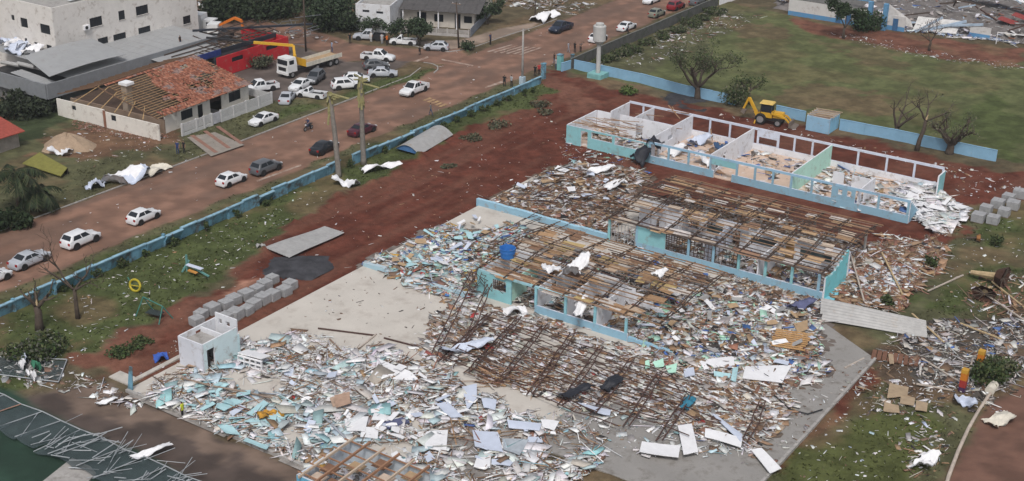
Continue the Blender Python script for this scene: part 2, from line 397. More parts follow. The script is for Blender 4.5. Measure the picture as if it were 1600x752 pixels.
# ---------------------------------------------------------------- school floor slabs
SLAB = 0.14
FLOORM = M('worn_terrazzo', (.51, .475, .43), 0.7, 0.12, 0.25, spec=0.25, detail=((.30, .255, .22), 0.35, 0.52, 0.3))
WALKM = M('wet_grey_concrete', (.275, .262, .248), 0.62, 0.2, 0.4, spec=0.35, detail=((.15, .135, .12), 0.8, 0.50, 0.2))
def slab(name, poly, z1, mat, label=None):
    mb = MB(); mb.prism(poly, -0.35, z1); return tag(mb.build(name, mat), kind='structure')
slab('hall_floor', [(-9.0, -46.8), (12.0, -46.8), (24.0, -42.0), (24.0, -15.0), (-9.0, -15.0)], SLAB, FLOORM)
slab('outer_pavement', [(24.004, -33.8), (42.1, -33.8), (42.1, -3.0), (30, 4.5), (24.004, 4.5)], SLAB - 0.012, WALKM)
slab('patio_floor', [(-9.0, -14.996), (24.0, -14.996), (24.0, 4.5), (34.2, 4.504), (34.2, 20.5), (-9.0, 20.5)], SLAB - 0.006, FLOORM)
# kerb stones of the slab, each one a piece
kerb = thing('slab_kerb', 'row of pale kerb stones edging the concrete slab beside the muddy access road', 'kerb', (0, 0, 0))
for i in range(14):
    x = -9.0 + i * 1.5
    mb = MB(); mb.box((x + 0.74, -46.98 + rnd.uniform(-.02, .02), 0.1), (1.44, 0.28, 0.34), rz=rnd.uniform(-.02, .02)); mb.build('kerb_stone', CONC, kerb)
kerb2 = thing('slab_kerb', 'row of pale kerb stones along the right edge of the wet grey pavement', 'kerb', (0, 0, 0))
for i in range(15):
    mb = MB(); mb.box((42.26, -33 + i * 2 + 0.97, 0.08), (0.26, 1.92, 0.3), rz=rnd.uniform(-.02, .02)); mb.build('kerb_stone', CONC, kerb2)
strip = MB(); strip.bx(-12.2, -9.75, -46.2, -44.9, -0.1, 0.09); strip.bx(-10.2, -9.7, -44.88, -36.0, -0.1, 0.085)
tag(strip.build('path', M('pale_path', (.46, .43, .39), 0.9, 0.25, 1.5)), kind='structure')

# ---------------------------------------------------------------- roofless front classroom row (S1)
def school_open():
    t = thing('classroom_block', 'long roofless pale blue classroom block with open rooms beside the yellow digger', 'building', (0, 0, 0))
    y0, y1 = 30.5, 43.0; H = 3.05
    k = dict(inside=WHT, front=BLUE, top=LAV)
    f = MB()   # left end: teal solid wall with door and broken window openings
    wall_along_x(f, -12.5, -0.3, y0, y0 + .16, 0, 2.55, [(-10.25, -9.25, 0, 2.2), (-8.7, -5.6, 1.45, 2.3), (-5.2, -0.9, 1.35, 2.4)], inside=WHT, front=TEAL, left=TEAL, top=LAV)
    f.build('front_wall', PAINT, t)
    s = MB(); wall_along_x(s, -0.296, 33.6, y0 - .01, y0 + .17, 0, 0.98, [(8.95, 11.4, 0.0, .98)], **k); s.build('sill_wall', PAINT, t)
    for x in (-0.1, 2.6, 5.4, 8.44, 12.0, 14.4, 16.75, 19.1, 21.7, 24.2, 27.1, 29.9, 33.4):
        if x in (24.2, 27.1): continue
        c = MB(); cbox(c, x - .13, x + .13, y0 + .0, y0 + .16, 0.98, 2.55, inside=BLUE, back=LAV); c.build('column', PAINT, t)
    p = MB(); wall_along_x(p, 24.2, 27.1, y0, y0 + .16, 0.98, 2.55, [(25.0, 25.5, 1.6, 2.3), (26.1, 26.6, 1.6, 2.3)], **k); p.build('solid_panel', PAINT, t)
    p = MB(); wall_along_x(p, 8.6, 11.88, y0 + .002, y0 + .158, 1.75, 2.55, [], inside=WHT, front=TEAL); p.build('solid_panel', PAINT, t)
    b = MB(); cbox(b, -0.3, 33.6, y0 - .005, y0 + .165, 2.55, 2.86, inside=LAV, front=(.30, .50, .66)); b.build('lintel', PAINT, t)
    r = MB(); wall_along_x(r, -8.0, 33.4, y1, y1 + .16, 0, 0.9, [], inside=LAV, front=WHT, back=BLUE); r.build('rear_sill_wall', PAINT, t)
    r = MB(); wall_along_x(r, 8.9, 12.0, y1 + .002, y1 + .158, 0.9, 2.75, [(9.2, 11.7, 1.0, 1.9)], inside=LAV, back=BLUE); r.build('solid_panel', PAINT, t)
    grille(t, 9.2, 11.7, y1 + .08, 1.0, 1.9, 9, 2, STEEL)
    for x in (-8.0, -0.6, 2.1, 5.0, 8.35, 14.1, 16.55, 19.0, 22.6, 26.3, 29.8, 33.3):
        c = MB(); cbox(c, x - .12, x + .12, y1, y1 + .16, 0.9, 2.75, inside=LAV); c.build('rear_column', PAINT, t)
    b = MB(); cbox(b, -10.2, 33.4, y1 - .005, y1 + .17, 2.75, 3.05, inside=(.62, .63, .70), front=LAV); b.build('rear_lintel', PAINT, t)
    for x, c1, c2, hl in ((-0.5, WHT, WHT, [(32.6, 33.6, 0, 2.1), (36, 37.4, 1.3, 1.9)]), (8.4, LAV, WHT, [(34, 34.9, 0, 2.1), (32.0, 33.0, .6, 1.5)]), (19.1, MINT, MINT, [])):
        w = MB(); wall_along_y(w, x - .075, x + .075, y0 + .18, y1 - .02, 0, 2.95, hl, inside=WHT, left=c1, right=c2); w.build('partition_wall', PAINT, t)
    w = MB(); wall_along_y(w, -12.5, -12.35, y0 + .17, 38, 0, 2.6, [], inside=WHT, left=TEAL); w.build('end_wall', PAINT, t)
    w = MB(); wall_along_y(w, -10.25, -10.1, 38, y1, 0, 2.9, [], inside=WHT, left=TEAL); w.build('end_wall', PAINT, t)
    w = MB(); wall_along_x(w, -12.3, -10.27, 38.0, 38.14, 0, 2.6, [], inside=WHT); w.build('inner_wall', PAINT, t)
    w = MB(); wall_along_x(w, -8.5, -0.6, 37.5, 37.62, 0, 2.9, [(-6, -5, 0, 2.1)], inside=WHT); w.build('inner_wall', PAINT, t)
    w = MB(); wall_along_y(w, -6.4, -6.28, 37.64, y1 - .02, 0, 2.9, [(39, 40.2, 1.4, 2.1)], inside=WHT); w.build('inner_wall', PAINT, t)
    w = MB(); wall_along_x(w, 22, 27, 36.5, 36.62, 0, 2.0, [(23.4, 24.4, 0, 2.0)], inside=WHT); w.build('inner_wall', PAINT, t)
    w = MB(); wall_along_y(w, 27.2, 27.32, 31, 36.5, 0, 2.4, [(32, 33, 0, 2.0)], inside=WHT); w.build('inner_wall', PAINT, t)
    # broken right end wall: high at the front corner, sloping down
    w = MB()
    for i in range(8):
        ya = y0 + .18 + i * 0.55; cbox(w, 33.45, 33.62, ya, ya + .55, 0, max(.15, 2.5 - i * .36), inside=WHT, right=BLUE)
    w.build('end_wall', PAINT, t)
    w = MB(); cbox(w, 33.45, 33.62, 40.6, y1 - .01, 0, 2.7, inside=WHT, right=TEAL); w.build('end_wall', PAINT, t)
    fl = MB(); fl.bx(-12.3, 33.4, y0 + .2, y1 - .05, -0.05, 0.1); fl.build('floor', M('classroom_tiles', (.56, .42, .33), 0.6, 0.15, 0.8, detail=((.62, .60, .60), 0.5, 0.55, 0.1)), t)
    # splintered roof timbers left lying over the left rooms
    for i in range(26):
        x = rnd.uniform(-12.4, -5.5); y = rnd.uniform(30.2, 36); L = rnd.uniform(2, 5.5); a = rnd.gauss(0.08, .22)
        d = Vector((math.cos(a), math.sin(a), rnd.uniform(-.08, .05))) * L
        mb = MB(); c = Vector((x, y, 2.66 + i * .014)); mb.bar(c, c + d, rnd.uniform(.06, .16), .05, col=rnd.choice([(.36, .22, .13), (.30, .18, .10), (.42, .32, .24), (.22, .12, .08)]))
        mb.build('roof_timber', WOODM, t)
    for (x, y, z, L, a, e) in ((-7, 39, 2.9, 5, 1.2, -.25), (1, 37, 2.95, 4, 2.4, -.3), (-2.5, 42, 3.0, 3.5, 2.2, -.05), (-1.6, 41.5, 2.6, 2.2, 2.9, .6), (4.0, 40, 1.2, 4.5, 2.1, .1), (-4, 42.4, 3.05, 3, .2, 0)):
        mb = MB(); mb.bar((x, y, z), (x + L * math.cos(a), y + L * math.sin(a), z + e * L), .14, .07, col=(.30, .18, .11)); mb.build('roof_timber', WOODM, t)
    return t
school_open()

# ---------------------------------------------------------------- steel roof trusses
def truss_mesh(parent, x, ya, yb, yr, ze, zr, drop=0.0, cut=1.0, seed=0):
    """one lattice truss across y: top chords, bottom chord, web bars; cut < 1 keeps only the front share"""
    t = bpy.data.objects.new('truss', None); COL.objects.link(t); t.parent = parent
    r = random.Random(seed); w = 0.10
    def top(y): return ze + (zr - ze) * ((y - ya) / (yr - ya) if y <= yr else (yb - y) / (yb - yr))
    ye = ya + (yb - ya) * cut
    n = 11; ys = [ya + (ye - ya) * i / n for i in range(n + 1)]
    m = MB()
    for a, b in zip(ys, ys[1:]): m.bar((x, a, top(a)), (x, b, top(b)), w)
    m.build('top_chord', STEEL, t)
    m = MB()
    for a, b in zip(ys, ys[1:]): m.bar((x + .02, a, max(ze - .05, top(a) - .55)), (x + .02, b, max(ze - .05, top(b) - .55)), w * .85)
    m.build('bottom_chord', STEEL, t)
    m = MB()
    for i, (a, b) in enumerate(zip(ys, ys[1:])):
        lo = lambda y: max(ze - .05, top(y) - .38)
        if i % 2: m.bar((x + .01, a, top(a)), (x + .01, b, lo(b)), .055)
        else: m.bar((x + .01, a, lo(a)), (x + .01, b, top(b)), .055)
    m.build('web', STEEL, t)
    return t
def purlins(parent, xa, xb, ya, yb, yr, ze, zr, step, seed, keep=0.8, mats=(STEEL,)):
    r = random.Random(seed)
    y = ya
    def top(y): return ze + (zr - ze) * ((y - ya) / (yr - ya) if y <= yr else (yb - y) / (yb - yr))
    while y <= yb + .01:
        a, b = xa, xb
        if r.random() > keep:
            if r.random() < .5: a = r.uniform(xa, (xa + xb) / 2)
            else: b = r.uniform((xa + xb) / 2, xb)
        m = MB(); n = max(2, int((b - a) / 3)); z0 = top(y) + .07
        pts = [(a + (b - a) * i / n, y + r.uniform(-.06, .06), z0 + r.uniform(-.07, .03)) for i in range(n + 1)]
        for p, q in zip(pts, pts[1:]): m.bar(p, q, r.uniform(.06, .10))
        m.build('purlin', r.choice(mats), parent)
        y += step * r.uniform(.85, 1.15)
BATT = M('brown_batten', (.27, .165, .10), .9, .35, 4)
TIMB = M('grey_timber', (.24, .17, .13), .9, .35, 4)

def school_middle():
    t = thing('classroom_block', 'pale blue classroom block under a bare steel roof frame, middle of the three rows', 'building', (0, 0, 0))
    y0 = 5.6; k = dict(inside=WHT, front=BLUE, top=LAV); X1 = 33.4
    s = MB(); wall_along_x(s, 12.0, X1, y0, y0 + .17, 0, 1.0, [], **k); s.build('sill_wall', PAINT, t)
    s = MB(); wall_along_x(s, 12.2, 15.55, y0 + .01, y0 + .16, 1.0, 2.85, [], inside=WHT, front=TEAL); s.build('solid_panel', PAINT, t)
    s = MB(); broken_top(s, -9.3, 8.4, y0 + .12, y0 + .55, 0, [.92, .94, .9, .95, .9, .86, .9, .82, .88, .84], inside=LAV, front=BLUE, top=(.34, .55, .68)); s.build('low_wall', PAINT, t)
    for x, c in ((8.6, TEAL), (12.05, BLUE), (18.3, BLUE), (21.2, BLUE), (24.1, TEAL), (27.1, TEAL), (30.0, TEAL), (32.9, BLUE)):
        m = MB(); cbox(m, x - .14, x + .14, y0 + .005, y0 + .165, 0 if x < 9 else 1.0, 2.9, inside=c); m.build('column', PAINT, t)
    m = MB(); cbox(m, 8.4, X1, y0 - .01, y0 + .18, 2.9, 3.08, inside=(.16, .13, .12)); m.build('eave_beam', PAINT, t)
    grille(t, 15.6, 18.15, y0 + .07, 1.05, 2.8, 8, 7, STEEL, t=.06); grille(t, 18.5, 21.0, y0 + .07, 1.05, 2.85, 6, 4, STEEL, t=.06); grille(t, 21.4, 23.9, y0 + .07, 1.05, 2.85, 6, 4, STEEL, t=.06)
    grille(t, 8.9, 11.8, y0 + .07, 0.1, 2.6, 7, 2, M('grey_gate_bars', (.36, .36, .37), .6), name='gate')
    # right end wall, broken to a point
    m = MB()
    for i in range(7):
        ya = y0 + .18 + i * .85; cbox(m, X1 - .02, X1 + .16, ya, ya + .85, 0, (2.5, 2.3, 2.4, 2.6, 2.9, 3.3, 3.5)[i], inside=WHT, right=(.20, .58, .64), top=TEAL)
    m.build('end_wall', PAINT, t)
    m = MB(); m.prism([(33.55, 1.5 + y0 - 1.45), (33.55, y0 + 5.9), (34.0, y0 + 5.6), (34.5, y0 + .1)], 0.0, .16, col=(.2, .5, .6)); m.build('end_step', PAINT, t)
    wl = lambda n, mb: mb.build(n, PAINT, t)
    m = MB(); wall_along_x(m, 8.5, X1, 12.6, 12.75, 0, 2.9, [(10.5, 11.5, 0, 2.1), (14.2, 16, 1, 2.9), (20, 21, 0, 2.1), (26.4, 27.3, 0, 2.1)], inside=LAV, front=WHT); wl('corridor_wall', m)
    for x, c in ((11.9, WHT), (20.1, LAV), (26.2, WHT), (14.6, WHT)):
        m = MB(); wall_along_y(m, x - .07, x + .07, y0 + .2, 12.58, 0, 2.75, [(10.2, 11.2, 0, 2.1)], inside=c); wl('partition_wall', m)
    for x, y in ((17.2, 20), (20.2, 20), (23.2, 20), (26.5, 20), (29.4, 20), (32.4, 20), (13, 20)):
        m = MB(); m.tube([(x, y, 0), (x, y, 2.9)], .16, 8, col=(.5, .5, .5)); m.build('veranda_post', CONC, t)
    for xa, xb in ((17.0, 18.9), (22.3, 25.3), (28.0, 31.5)):
        m = MB(); m.bx(xa, xb, 12.55, 12.585, 1.2, 2.05); m.build('blackboard', M('blackboard', (.05, .07, .075), .6), t)
    m = MB(); m.bx(26.38, 27.32, 12.5, 12.56, 0, 2.1); m.build('door', M('varnished_door', (.33, .19, .07), .5), t)
    fl = MB(); fl.bx(8.6, X1 - .05, y0 + .2, 20.3, SLAB - .05, SLAB + .02); fl.build('floor', M('dusty_floor', (.40, .36, .33), .8, .3, .8), t)
    for i, x in enumerate((8.7, 12.1, 15.5, 18.5, 21.4, 24.2, 27.2, 30.2, 33.2)): truss_mesh(t, x, 5.2, 21.0, 13.4, 3.12, 4.0, seed=i)
    purlins(t, 8.4, 33.9, 5.25, 21.0, 13.4, 3.12, 4.0, .75, 5, .7, (STEEL, STEELR, TIMB, BATT))
    r = random.Random(3)
    for i in range(95):                              # scraps of ceiling boards still hanging under the frame
        x = r.uniform(9, 32); y = r.choice([r.uniform(5.4, 6.4), r.uniform(10.8, 13), r.uniform(14, 20.5), r.uniform(14, 20.5)]); 
        if r.random() < .25: y = r.uniform(6, 20)
        m = MB(); m.box((x, y, 2.93 + i * .002), (r.uniform(.8, 2.6), r.uniform(.5, 1.3), .03), rot=Matrix.Rotation(r.uniform(-.1, .1), 3, 'Z') @ Matrix.Rotation(r.uniform(-.12, .12), 3, 'X'),
                       col=r.choice([(.50, .34, .20), (.42, .27, .16), (.55, .45, .36), (.30, .18, .12), (.60, .55, .52)])); m.build('ceiling_board', WOODM, t)
    return t
school_middle()

def school_near():
    t = thing('classroom_block', 'collapsing blue classroom block with broken roof frame, nearest of the three rows', 'building', (0, 0, 0))
    y0 = -13.6; k = dict(inside=WHT, front=BLUE, top=LAV)
    m = MB(); wall_along_x(m, 4.6, 8.5, y0, y0 + .16, 0, 2.75, [(6.5, 8.1, 1.3, 2.4)], inside=WHT, front=TEAL); m.build('front_wall', PAINT, t)
    grille(t, 6.5, 8.1, y0 + .08, 1.3, 2.4, 6, 3, STEEL)
    m = MB(); wall_along_x(m, 11.5, 21.9, y0, y0 + .17, 0, .95, [], **k); m.build('sill_wall', PAINT, t)
    m = MB(); broken_top(m, 21.95, 28.0, y0 + .02, y0 + .4, 0, [.6, .5, .55, .45, .5, .35, .3], inside=WHT, front=BLUE, top=BLUE); m.build('low_wall', PAINT, t)
    for x, z in ((8.6, 2.75), (11.6, 2.75), (15.0, 2.75), (18.3, 2.75), (21.7, 2.45)):
        m = MB(); cbox(m, x - .13, x + .13, y0 + .005, y0 + .165, 0 if x < 10 else .95, z, inside=(TEAL if x == 8.6 else (.26, .52, .60))); m.build('column', PAINT, t)
    m = MB(); cbox(m, 4.6, 15.2, y0 - .01, y0 + .18, 2.75, 2.98, inside=(.35, .55, .62), front=(.30, .54, .60)); m.build('lintel', PAINT, t)
    m = MB(); cbox(m, 15.2, 21.0, y0 + .01, y0 + .15, 2.75, 2.92, inside=(.40, .30, .25)); m.build('lintel', PAINT, t)
    m = MB(); wall_along_y(m, 4.6, 4.75, y0 + .18, -8, 0, 2.7, [], inside=WHT, left=TEAL); m.build('end_wall', PAINT, t)
    for x, c, y1 in ((8.5, MINT, -8.6), (14.9, WHT, -7), (18.4, WHT, -8), (11.5, WHT, -5)):
        m = MB(); wall_along_y(m, x - .07, x + .07, y0 + .2, y1, 0, 2.65, [(y0 + 3, y0 + 4, 0, 2.1)], inside=c); m.build('partition_wall', PAINT, t)
    m = MB(); wall_along_x(m, 4.8, 16, -7.0, -6.86, 0, 2.7, [(8.9, 9.9, 0, 2.1), (12.5, 13.5, 0, 2.1)], inside=WHT); m.build('corridor_wall', PAINT, t)
    m = MB(); broken_top(m, 16, 22, -7.0, -6.86, 0, [2.7, 2.5, 2.2, 1.8, 1.2, .8], inside=WHT); m.build('corridor_wall', PAINT, t)
    fl = MB(); fl.bx(4.8, 28, y0 + .2, 0, SLAB - .05, SLAB + .02); fl.build('floor', M('dusty_floor', (.40, .36, .33), .8, .3, .8), t)
    for i, (x, cut) in enumerate(((4.7, 1), (8.0, 1), (11.4, 1), (14.8, 1), (18.2, 1), (21.6, 1), (25.2, .95))): truss_mesh(t, x, y0 - .3, .6, -6.6, 3.0, 3.75, cut=cut, seed=50 + i)
    purlins(t, 4.5, 25.5, y0 - .3, .6, -6.6, 3.0, 3.75, .7, 15, .6, (STEELR, TIMB, BATT, BATT, STEEL))
    r = random.Random(8)
    for i in range(95):
        x = r.uniform(5, 24) if i % 3 else r.uniform(5, 10); y = r.choice([r.uniform(y0, y0 + 1.2), r.uniform(-10, -6), r.uniform(-6, 0), r.uniform(-6, 0)])
        m = MB(); m.box((x, y, 2.9 + i * .002), (r.uniform(.8, 2.6), r.uniform(.5, 1.3), .03), rot=Matrix.Rotation(r.uniform(-.2, .2), 3, 'Z') @ Matrix.Rotation(r.uniform(-.15, .15), 3, 'X'),
                       col=r.choice([(.40, .25, .14), (.34, .21, .12), (.48, .36, .26), (.24, .14, .09), (.46, .34, .16), (.55, .5, .46)])); m.build('ceiling_board', WOODM, t)
    return t
school_near()
lw = thing('low_wall', 'broken pale blue wall footing in front of the heap left of the nearest block', 'wall')
for i in range(9):
    m = MB(); x = -9.0 + i * 1.47; cbox(m, x, x + 1.45, -15.1 + rnd.uniform(-.06, .06), -14.65, 0, rnd.uniform(.35, .75), inside=(.45, .50, .54), front=(.36, .52, .60), top=(.40, .50, .56)); m.build('wall_piece', PAINT, lw)

# ---------------------------------------------------------------- rubble
ORD = 'first second third fourth fifth sixth seventh eighth ninth tenth eleventh twelfth thirteenth fourteenth fifteenth sixteenth seventeenth eighteenth nineteenth twentieth'.split()
W_ = (.78, .78, .80); OW = (.56, .53, .49); GR = (.33, .32, .32); PC = (.50, .63, .68); CY_ = (.33, .55, .60); BR = (.19, .115, .075); TI = (.36, .23, .135); TC = (.30, .145, .10)
DK = (.04, .038, .04); BL = (.07, .15, .40); YE = (.58, .34, .07); RD = (.42, .05, .05); GN = (.40, .66, .52); PL = (.42, .30, .24); LB = (.50, .58, .70)
def pal(**k):
    t = dict(W=W_, O=OW, G=GR, P=PC, C=CY_, B=BR, T=TI, R=TC, D=DK, b=BL, Y=YE, r=RD, g=GN, L=PL, l=LB)
    n = [t[q] for q in k]; w = np.array([k[q] for q in k], float); return np.array(n), w / w.sum()
RDENS = 1.7
CLEAR = [px(*q) for q in (((338, 588), (372, 580), (445, 600), (440, 618), (380, 612)), ((380, 668), (400, 664), (420, 688), (398, 694)), ((432, 680), (470, 664), (482, 690), (446, 708)), ((585, 700), (640, 690), (664, 705), (640, 726), (592, 722)), ((640, 660), (668, 655), (664, 676), (640, 676)), ((520, 700), (560, 690), (570, 706)), ((840, 690), (900, 700), (900, 730), (850, 720)))]
def rubble(name, poly, dens, palette, size=(0.2, 1.1), H=0.6, z0=0.0, patch=0.0, label=None, yawc=None, thick=(.03, .10), tilt=.17, seed=0, sticks=.22, kind='stuff', cat='rubble', aspect=(0.12, .7), hs_=.28, smallpow=4.5):
    poly = [tuple(p)[:2] for p in poly]
    xs = [p[0] for p in poly]; ys = [p[1] for p in poly]
    area = (max(xs) - min(xs)) * (max(ys) - min(ys)); n = int(area * dens * RDENS); size = (size[0] * .55, size[1]); H *= .72
    x = nr.uniform(min(xs), max(xs), n); y = nr.uniform(min(ys), max(ys), n)
    wx = (fbm(x, y, .5, 3) - .5) * 3; wy = (fbm(x + 40, y, .5, 3) - .5) * 3
    k = inpoly(x + wx, y + wy, poly)
    if patch: k &= (fbm(x + seed * 13, y, .22, 3) + nr.rand(n) * .22) > patch
    for q in CLEAR: k &= ~(inpoly(x + wx * .6, y + wy * .6, q) & (nr.rand(n) < .9))
    x, y = x[k], y[k]; n = len(x)
    if n == 0: return None
    h = np.clip(fbm(x + seed, y + 5, hs_, 4) - .28, 0, 1) * 1.6 * H
    cen = np.stack([x, y, z0 + .03 + h * nr.rand(n) ** .55], 1)
    L = size[0] + (size[1] - size[0]) * nr.rand(n) ** smallpow
    wd = L * nr.uniform(aspect[0], aspect[1], n); th = nr.uniform(*thick, n) * np.clip(L, .35, 1)
    sk = nr.rand(n) < sticks; L = np.where(sk, np.minimum(L * 2.2 + .15, size[1] * 1.5), L); wd = np.where(sk, nr.uniform(.035, .09, n), wd)
    th = np.minimum(th, wd)
    yaw = nr.rand(n) * PI if yawc is None else np.where(nr.rand(n) < .7, nr.normal(yawc, .25, n), nr.rand(n) * PI)
    C, w = palette; ci = nr.choice(len(C), n, p=w); cols = C[ci] * nr.uniform(.72, 1.12, (n, 1))
    du = nr.rand(n, 1) ** 2 * .36; cols = np.clip(cols * (1 + nr.normal(0, .03, (n, 3))) * (1 - du) + np.array((.24, .19, .155)) * du, 0.01, .8)
    o = boxes(name, cen, np.stack([L, wd, th], 1), yaw, nr.normal(0, tilt, n), nr.normal(0, tilt, n), cols, BITS, jag=.5)
    return tag(o, label, cat, kind=kind)
def heap(name, poly, H, col, z0, label, cat='rubble', seed=0, mat=None, s=.4):
    """low mound of crushed material under the pieces"""
    poly = [tuple(p)[:2] for p in poly]; xs = [p[0] for p in poly]; ys = [p[1] for p in poly]
    X, Y = np.meshgrid(np.arange(min(xs) - 1, max(xs) + 1, s), np.arange(min(ys) - 1, max(ys) + 1, s), indexing='ij')
    wx = (fbm(X, Y, .5, 3) - .5) * 3; acc = np.zeros(X.shape)
    for j in (nr.rand(9, 2) - .5) * 3.0: acc += inpoly(X + wx + j[0], Y + j[1], poly)
    acc /= 9
    for q in CLEAR: acc = np.where(inpoly(X + wx * .4, Y, q), acc * .1, acc)
    Z = z0 - .08 + acc * H * (.25 + 1.1 * np.clip(fbm(X + seed, Y + 5, .28, 4) - .25, 0, 1)) + (fbm(X, Y, 1.7, 3) - .5) * .18 * acc
    idx = np.arange(X.size).reshape(X.shape); q = np.stack([idx[:-1, :-1], idx[1:, :-1], idx[1:, 1:], idx[:-1, 1:]], -1)
    m = (acc[:-1, :-1] > .12) | (acc[1:, 1:] > .12); Fq = q[m]; u, inv = np.unique(Fq, return_inverse=True)
    n2 = fbm(X, Y, .9, 4); cc = np.array(col) * (.6 + .8 * n2[..., None])
    V = np.stack([X, Y, Z], -1).reshape(-1, 3)
    return link(name, npmesh(name, V[u], inv.reshape(-1, 4), mat or GM, vcols=cc.reshape(-1, 3)[u], smooth=True), label=label, category=None) if False else tag(link(name, npmesh(name, V[u], inv.reshape(-1, 4), mat or GM, vcols=cc.reshape(-1, 3)[u], smooth=True)), label, cat, kind='stuff')
P_WEST = pal(W=.60, O=.12, P=.08, C=.05, G=.05, B=.04, T=.03, D=.03, R=.012, Y=.012, b=.01, r=.008)
P_HALL = pal(W=.30, O=.16, G=.10, B=.18, T=.12, R=.03, D=.05, L=.06, r=.004)
P_MULT = pal(W=.26, P=.14, C=.08, O=.10, B=.10, T=.10, D=.05, b=.05, r=.03, g=.05, Y=.02, R=.02)
P_BRWN = pal(W=.18, O=.10, B=.26, T=.22, R=.10, G=.06, D=.05, b=.01)
P_ROOM = pal(W=.30, O=.12, B=.14, T=.16, D=.10, b=.04, G=.08, r=.01, g=.03, C=.02)
P_TIMB = pal(T=.30, B=.24, R=.22, W=.13, O=.09, D=.02)
P_LITT = pal(W=.45, O=.25, T=.14, B=.10, l=.06)
Z0 = SLAB
west = px((215, 612), (290, 575), (375, 530), (480, 545), (600, 545), (690, 585), (790, 640), (960, 690), (900, 760), (560, 770), (420, 705), (270, 645))
heap('crushed_rubble', px((230, 615), (330, 600), (480, 600), (640, 600), (760, 650), (880, 700), (840, 760), (560, 760), (440, 700), (280, 640)), .24, (.27, .25, .235), Z0, 'low mound of crushed plaster under the white and cyan wall pieces', seed=1)
rubble('wall_rubble', west, 18, P_WEST, (.10, 1.2), .55, Z0, .515, 'white and cyan wall pieces strewn over the west end of the hall floor', seed=1)
rubble('wall_rubble', px((370, 540), (470, 520), (600, 560), (700, 580), (640, 640), (480, 600)), 14, pal(W=.7, O=.14, B=.08, T=.04, G=.04), (.15, 1.3), .5, Z0, .42, 'pure white board splinters in front of the bare terrazzo floor', seed=4, sticks=.45)
rubble('wall_rubble', px((225, 618), (320, 595), (400, 610), (520, 650), (600, 690), (470, 715), (380, 680), (270, 640)), 2.2, pal(P=.45, C=.30, W=.25), (.4, 2.0), .6, Z0 + .1, .50, 'broken cyan plaster slabs beside the worker in a yellow vest', seed=2, aspect=(.3, .75))
rubble('wall_rubble', west, .45, pal(W=.68, P=.16, C=.1, O=.06, T=.04, B=.02), (.6, 2.2), .6, Z0 + .2, .48, 'larger broken boards thrown over the west end of the hall floor', seed=1, aspect=(.2, .7), smallpow=1.6, tilt=.16)
rubble('timber_splinters', west, 2, pal(B=.4, T=.3, R=.12, W=.18), (.3, 1.8), .5, Z0 + .1, .46, 'brown timber splinters mixed through the white rubble', seed=6, sticks=1.0)
rubble('glass_litter', px((215, 612), (260, 590), (330, 600), (300, 640), (240, 630)), 22, pal(W=.5, G=.2, O=.2, D=.1), (.1, .45), .2, Z0, 0, 'fine grey and white chips between the box house and the blue post', seed=3)
hall = px((700, 470), (840, 495), (1000, 560), (1150, 590), (1255, 600), (1210, 680), (1170, 705), (1000, 650), (900, 640), (740, 590), (660, 560))
heap('crushed_rubble', hall, .16, (.15, .12, .10), Z0, 'brown dust and crushed tile under the fallen hall trusses', seed=6)
rubble('roof_rubble', hall, 30, P_HALL, (.12, 1.3), .3, Z0, .43, 'brown and white roof bits under the fallen hall trusses', yawc=0.05, seed=5, tilt=.2)
rubble('timber_heap', px((770, 570), (850, 560), (900, 585), (860, 610), (760, 605)), 26, P_TIMB, (.4, 2.2), .5, Z0, 0, 'orange splintered timber under the fallen trusses of the hall', yawc=.2, aspect=(.05, .14), seed=8)
rubble('roof_rubble', px((800, 640), (1000, 640), (1170, 700), (1100, 720), (960, 700)), 5, P_WEST, (.15, 1.2), .3, Z0, .45, 'scattered bits between the long white panels on the grey pavement', seed=9)
westc = px((574, 412), (690, 358), (752, 368), (800, 350), (830, 365), (752, 440), (742, 470), (640, 455))
heap('crushed_rubble', westc, .3, (.17, .145, .13), Z0, 'crushed plaster mound left of the nearest classroom block', seed=10)
rubble('wall_rubble', westc, 34, P_MULT, (.15, 1.4), .8, Z0, .36, 'colourful wall and furniture pieces left of the nearest classroom block', seed=10)
west2 = px((765, 318), (890, 258), (1015, 272), (960, 350), (950, 372), (830, 342))
heap('crushed_rubble', west2, .5, (.13, .095, .075), Z0, 'dusty brown mound behind the low blue wall', seed=12)
rubble('roof_rubble', west2, 34, P_BRWN, (.15, 1.7), 1.0, Z0, .34, 'brown timber and white sheet pieces behind the low blue wall', seed=12, aspect=(.06, .6))
rubble('furniture_rubble', [(9, 6), (33, 6), (33, 12.4), (9, 12.4)], 16, P_ROOM, (.2, 1.3), .7, Z0, .40, 'furniture and ceiling scraps inside the middle classroom block', seed=14)
rubble('roof_rubble', [(8.6, 13), (33.4, 13), (33.4, 22), (8.6, 23)], 16, P_BRWN, (.2, 1.6), .8, Z0, .38, 'brown roof scraps on the veranda behind the middle classroom block', seed=15, aspect=(.06, .5))
rubble('furniture_rubble', [(5, -13.2), (28, -13.2), (28, -.5), (5, -.5)], 18, P_ROOM, (.2, 1.4), .8, Z0, .36, 'dark furniture and ceiling scraps inside the nearest classroom block', seed=16)
east = px((960, 480), (1080, 450), (1200, 470), (1285, 475), (1280, 560), (1300, 580), (1250, 610), (1100, 585), (1010, 555))
heap('crushed_rubble', east, .42, (.155, .13, .115), Z0, 'grey rubble mound at the fallen end of the nearest classroom block', seed=18)
rubble('wall_rubble', east, 30, pal(W=.24, O=.14, G=.10, B=.12, T=.12, D=.08, R=.06, g=.05, b=.04, l=.05), (.15, 1.5), .9, Z0, .36, 'mixed wall, book and furniture pieces at the fallen classroom end', seed=18)
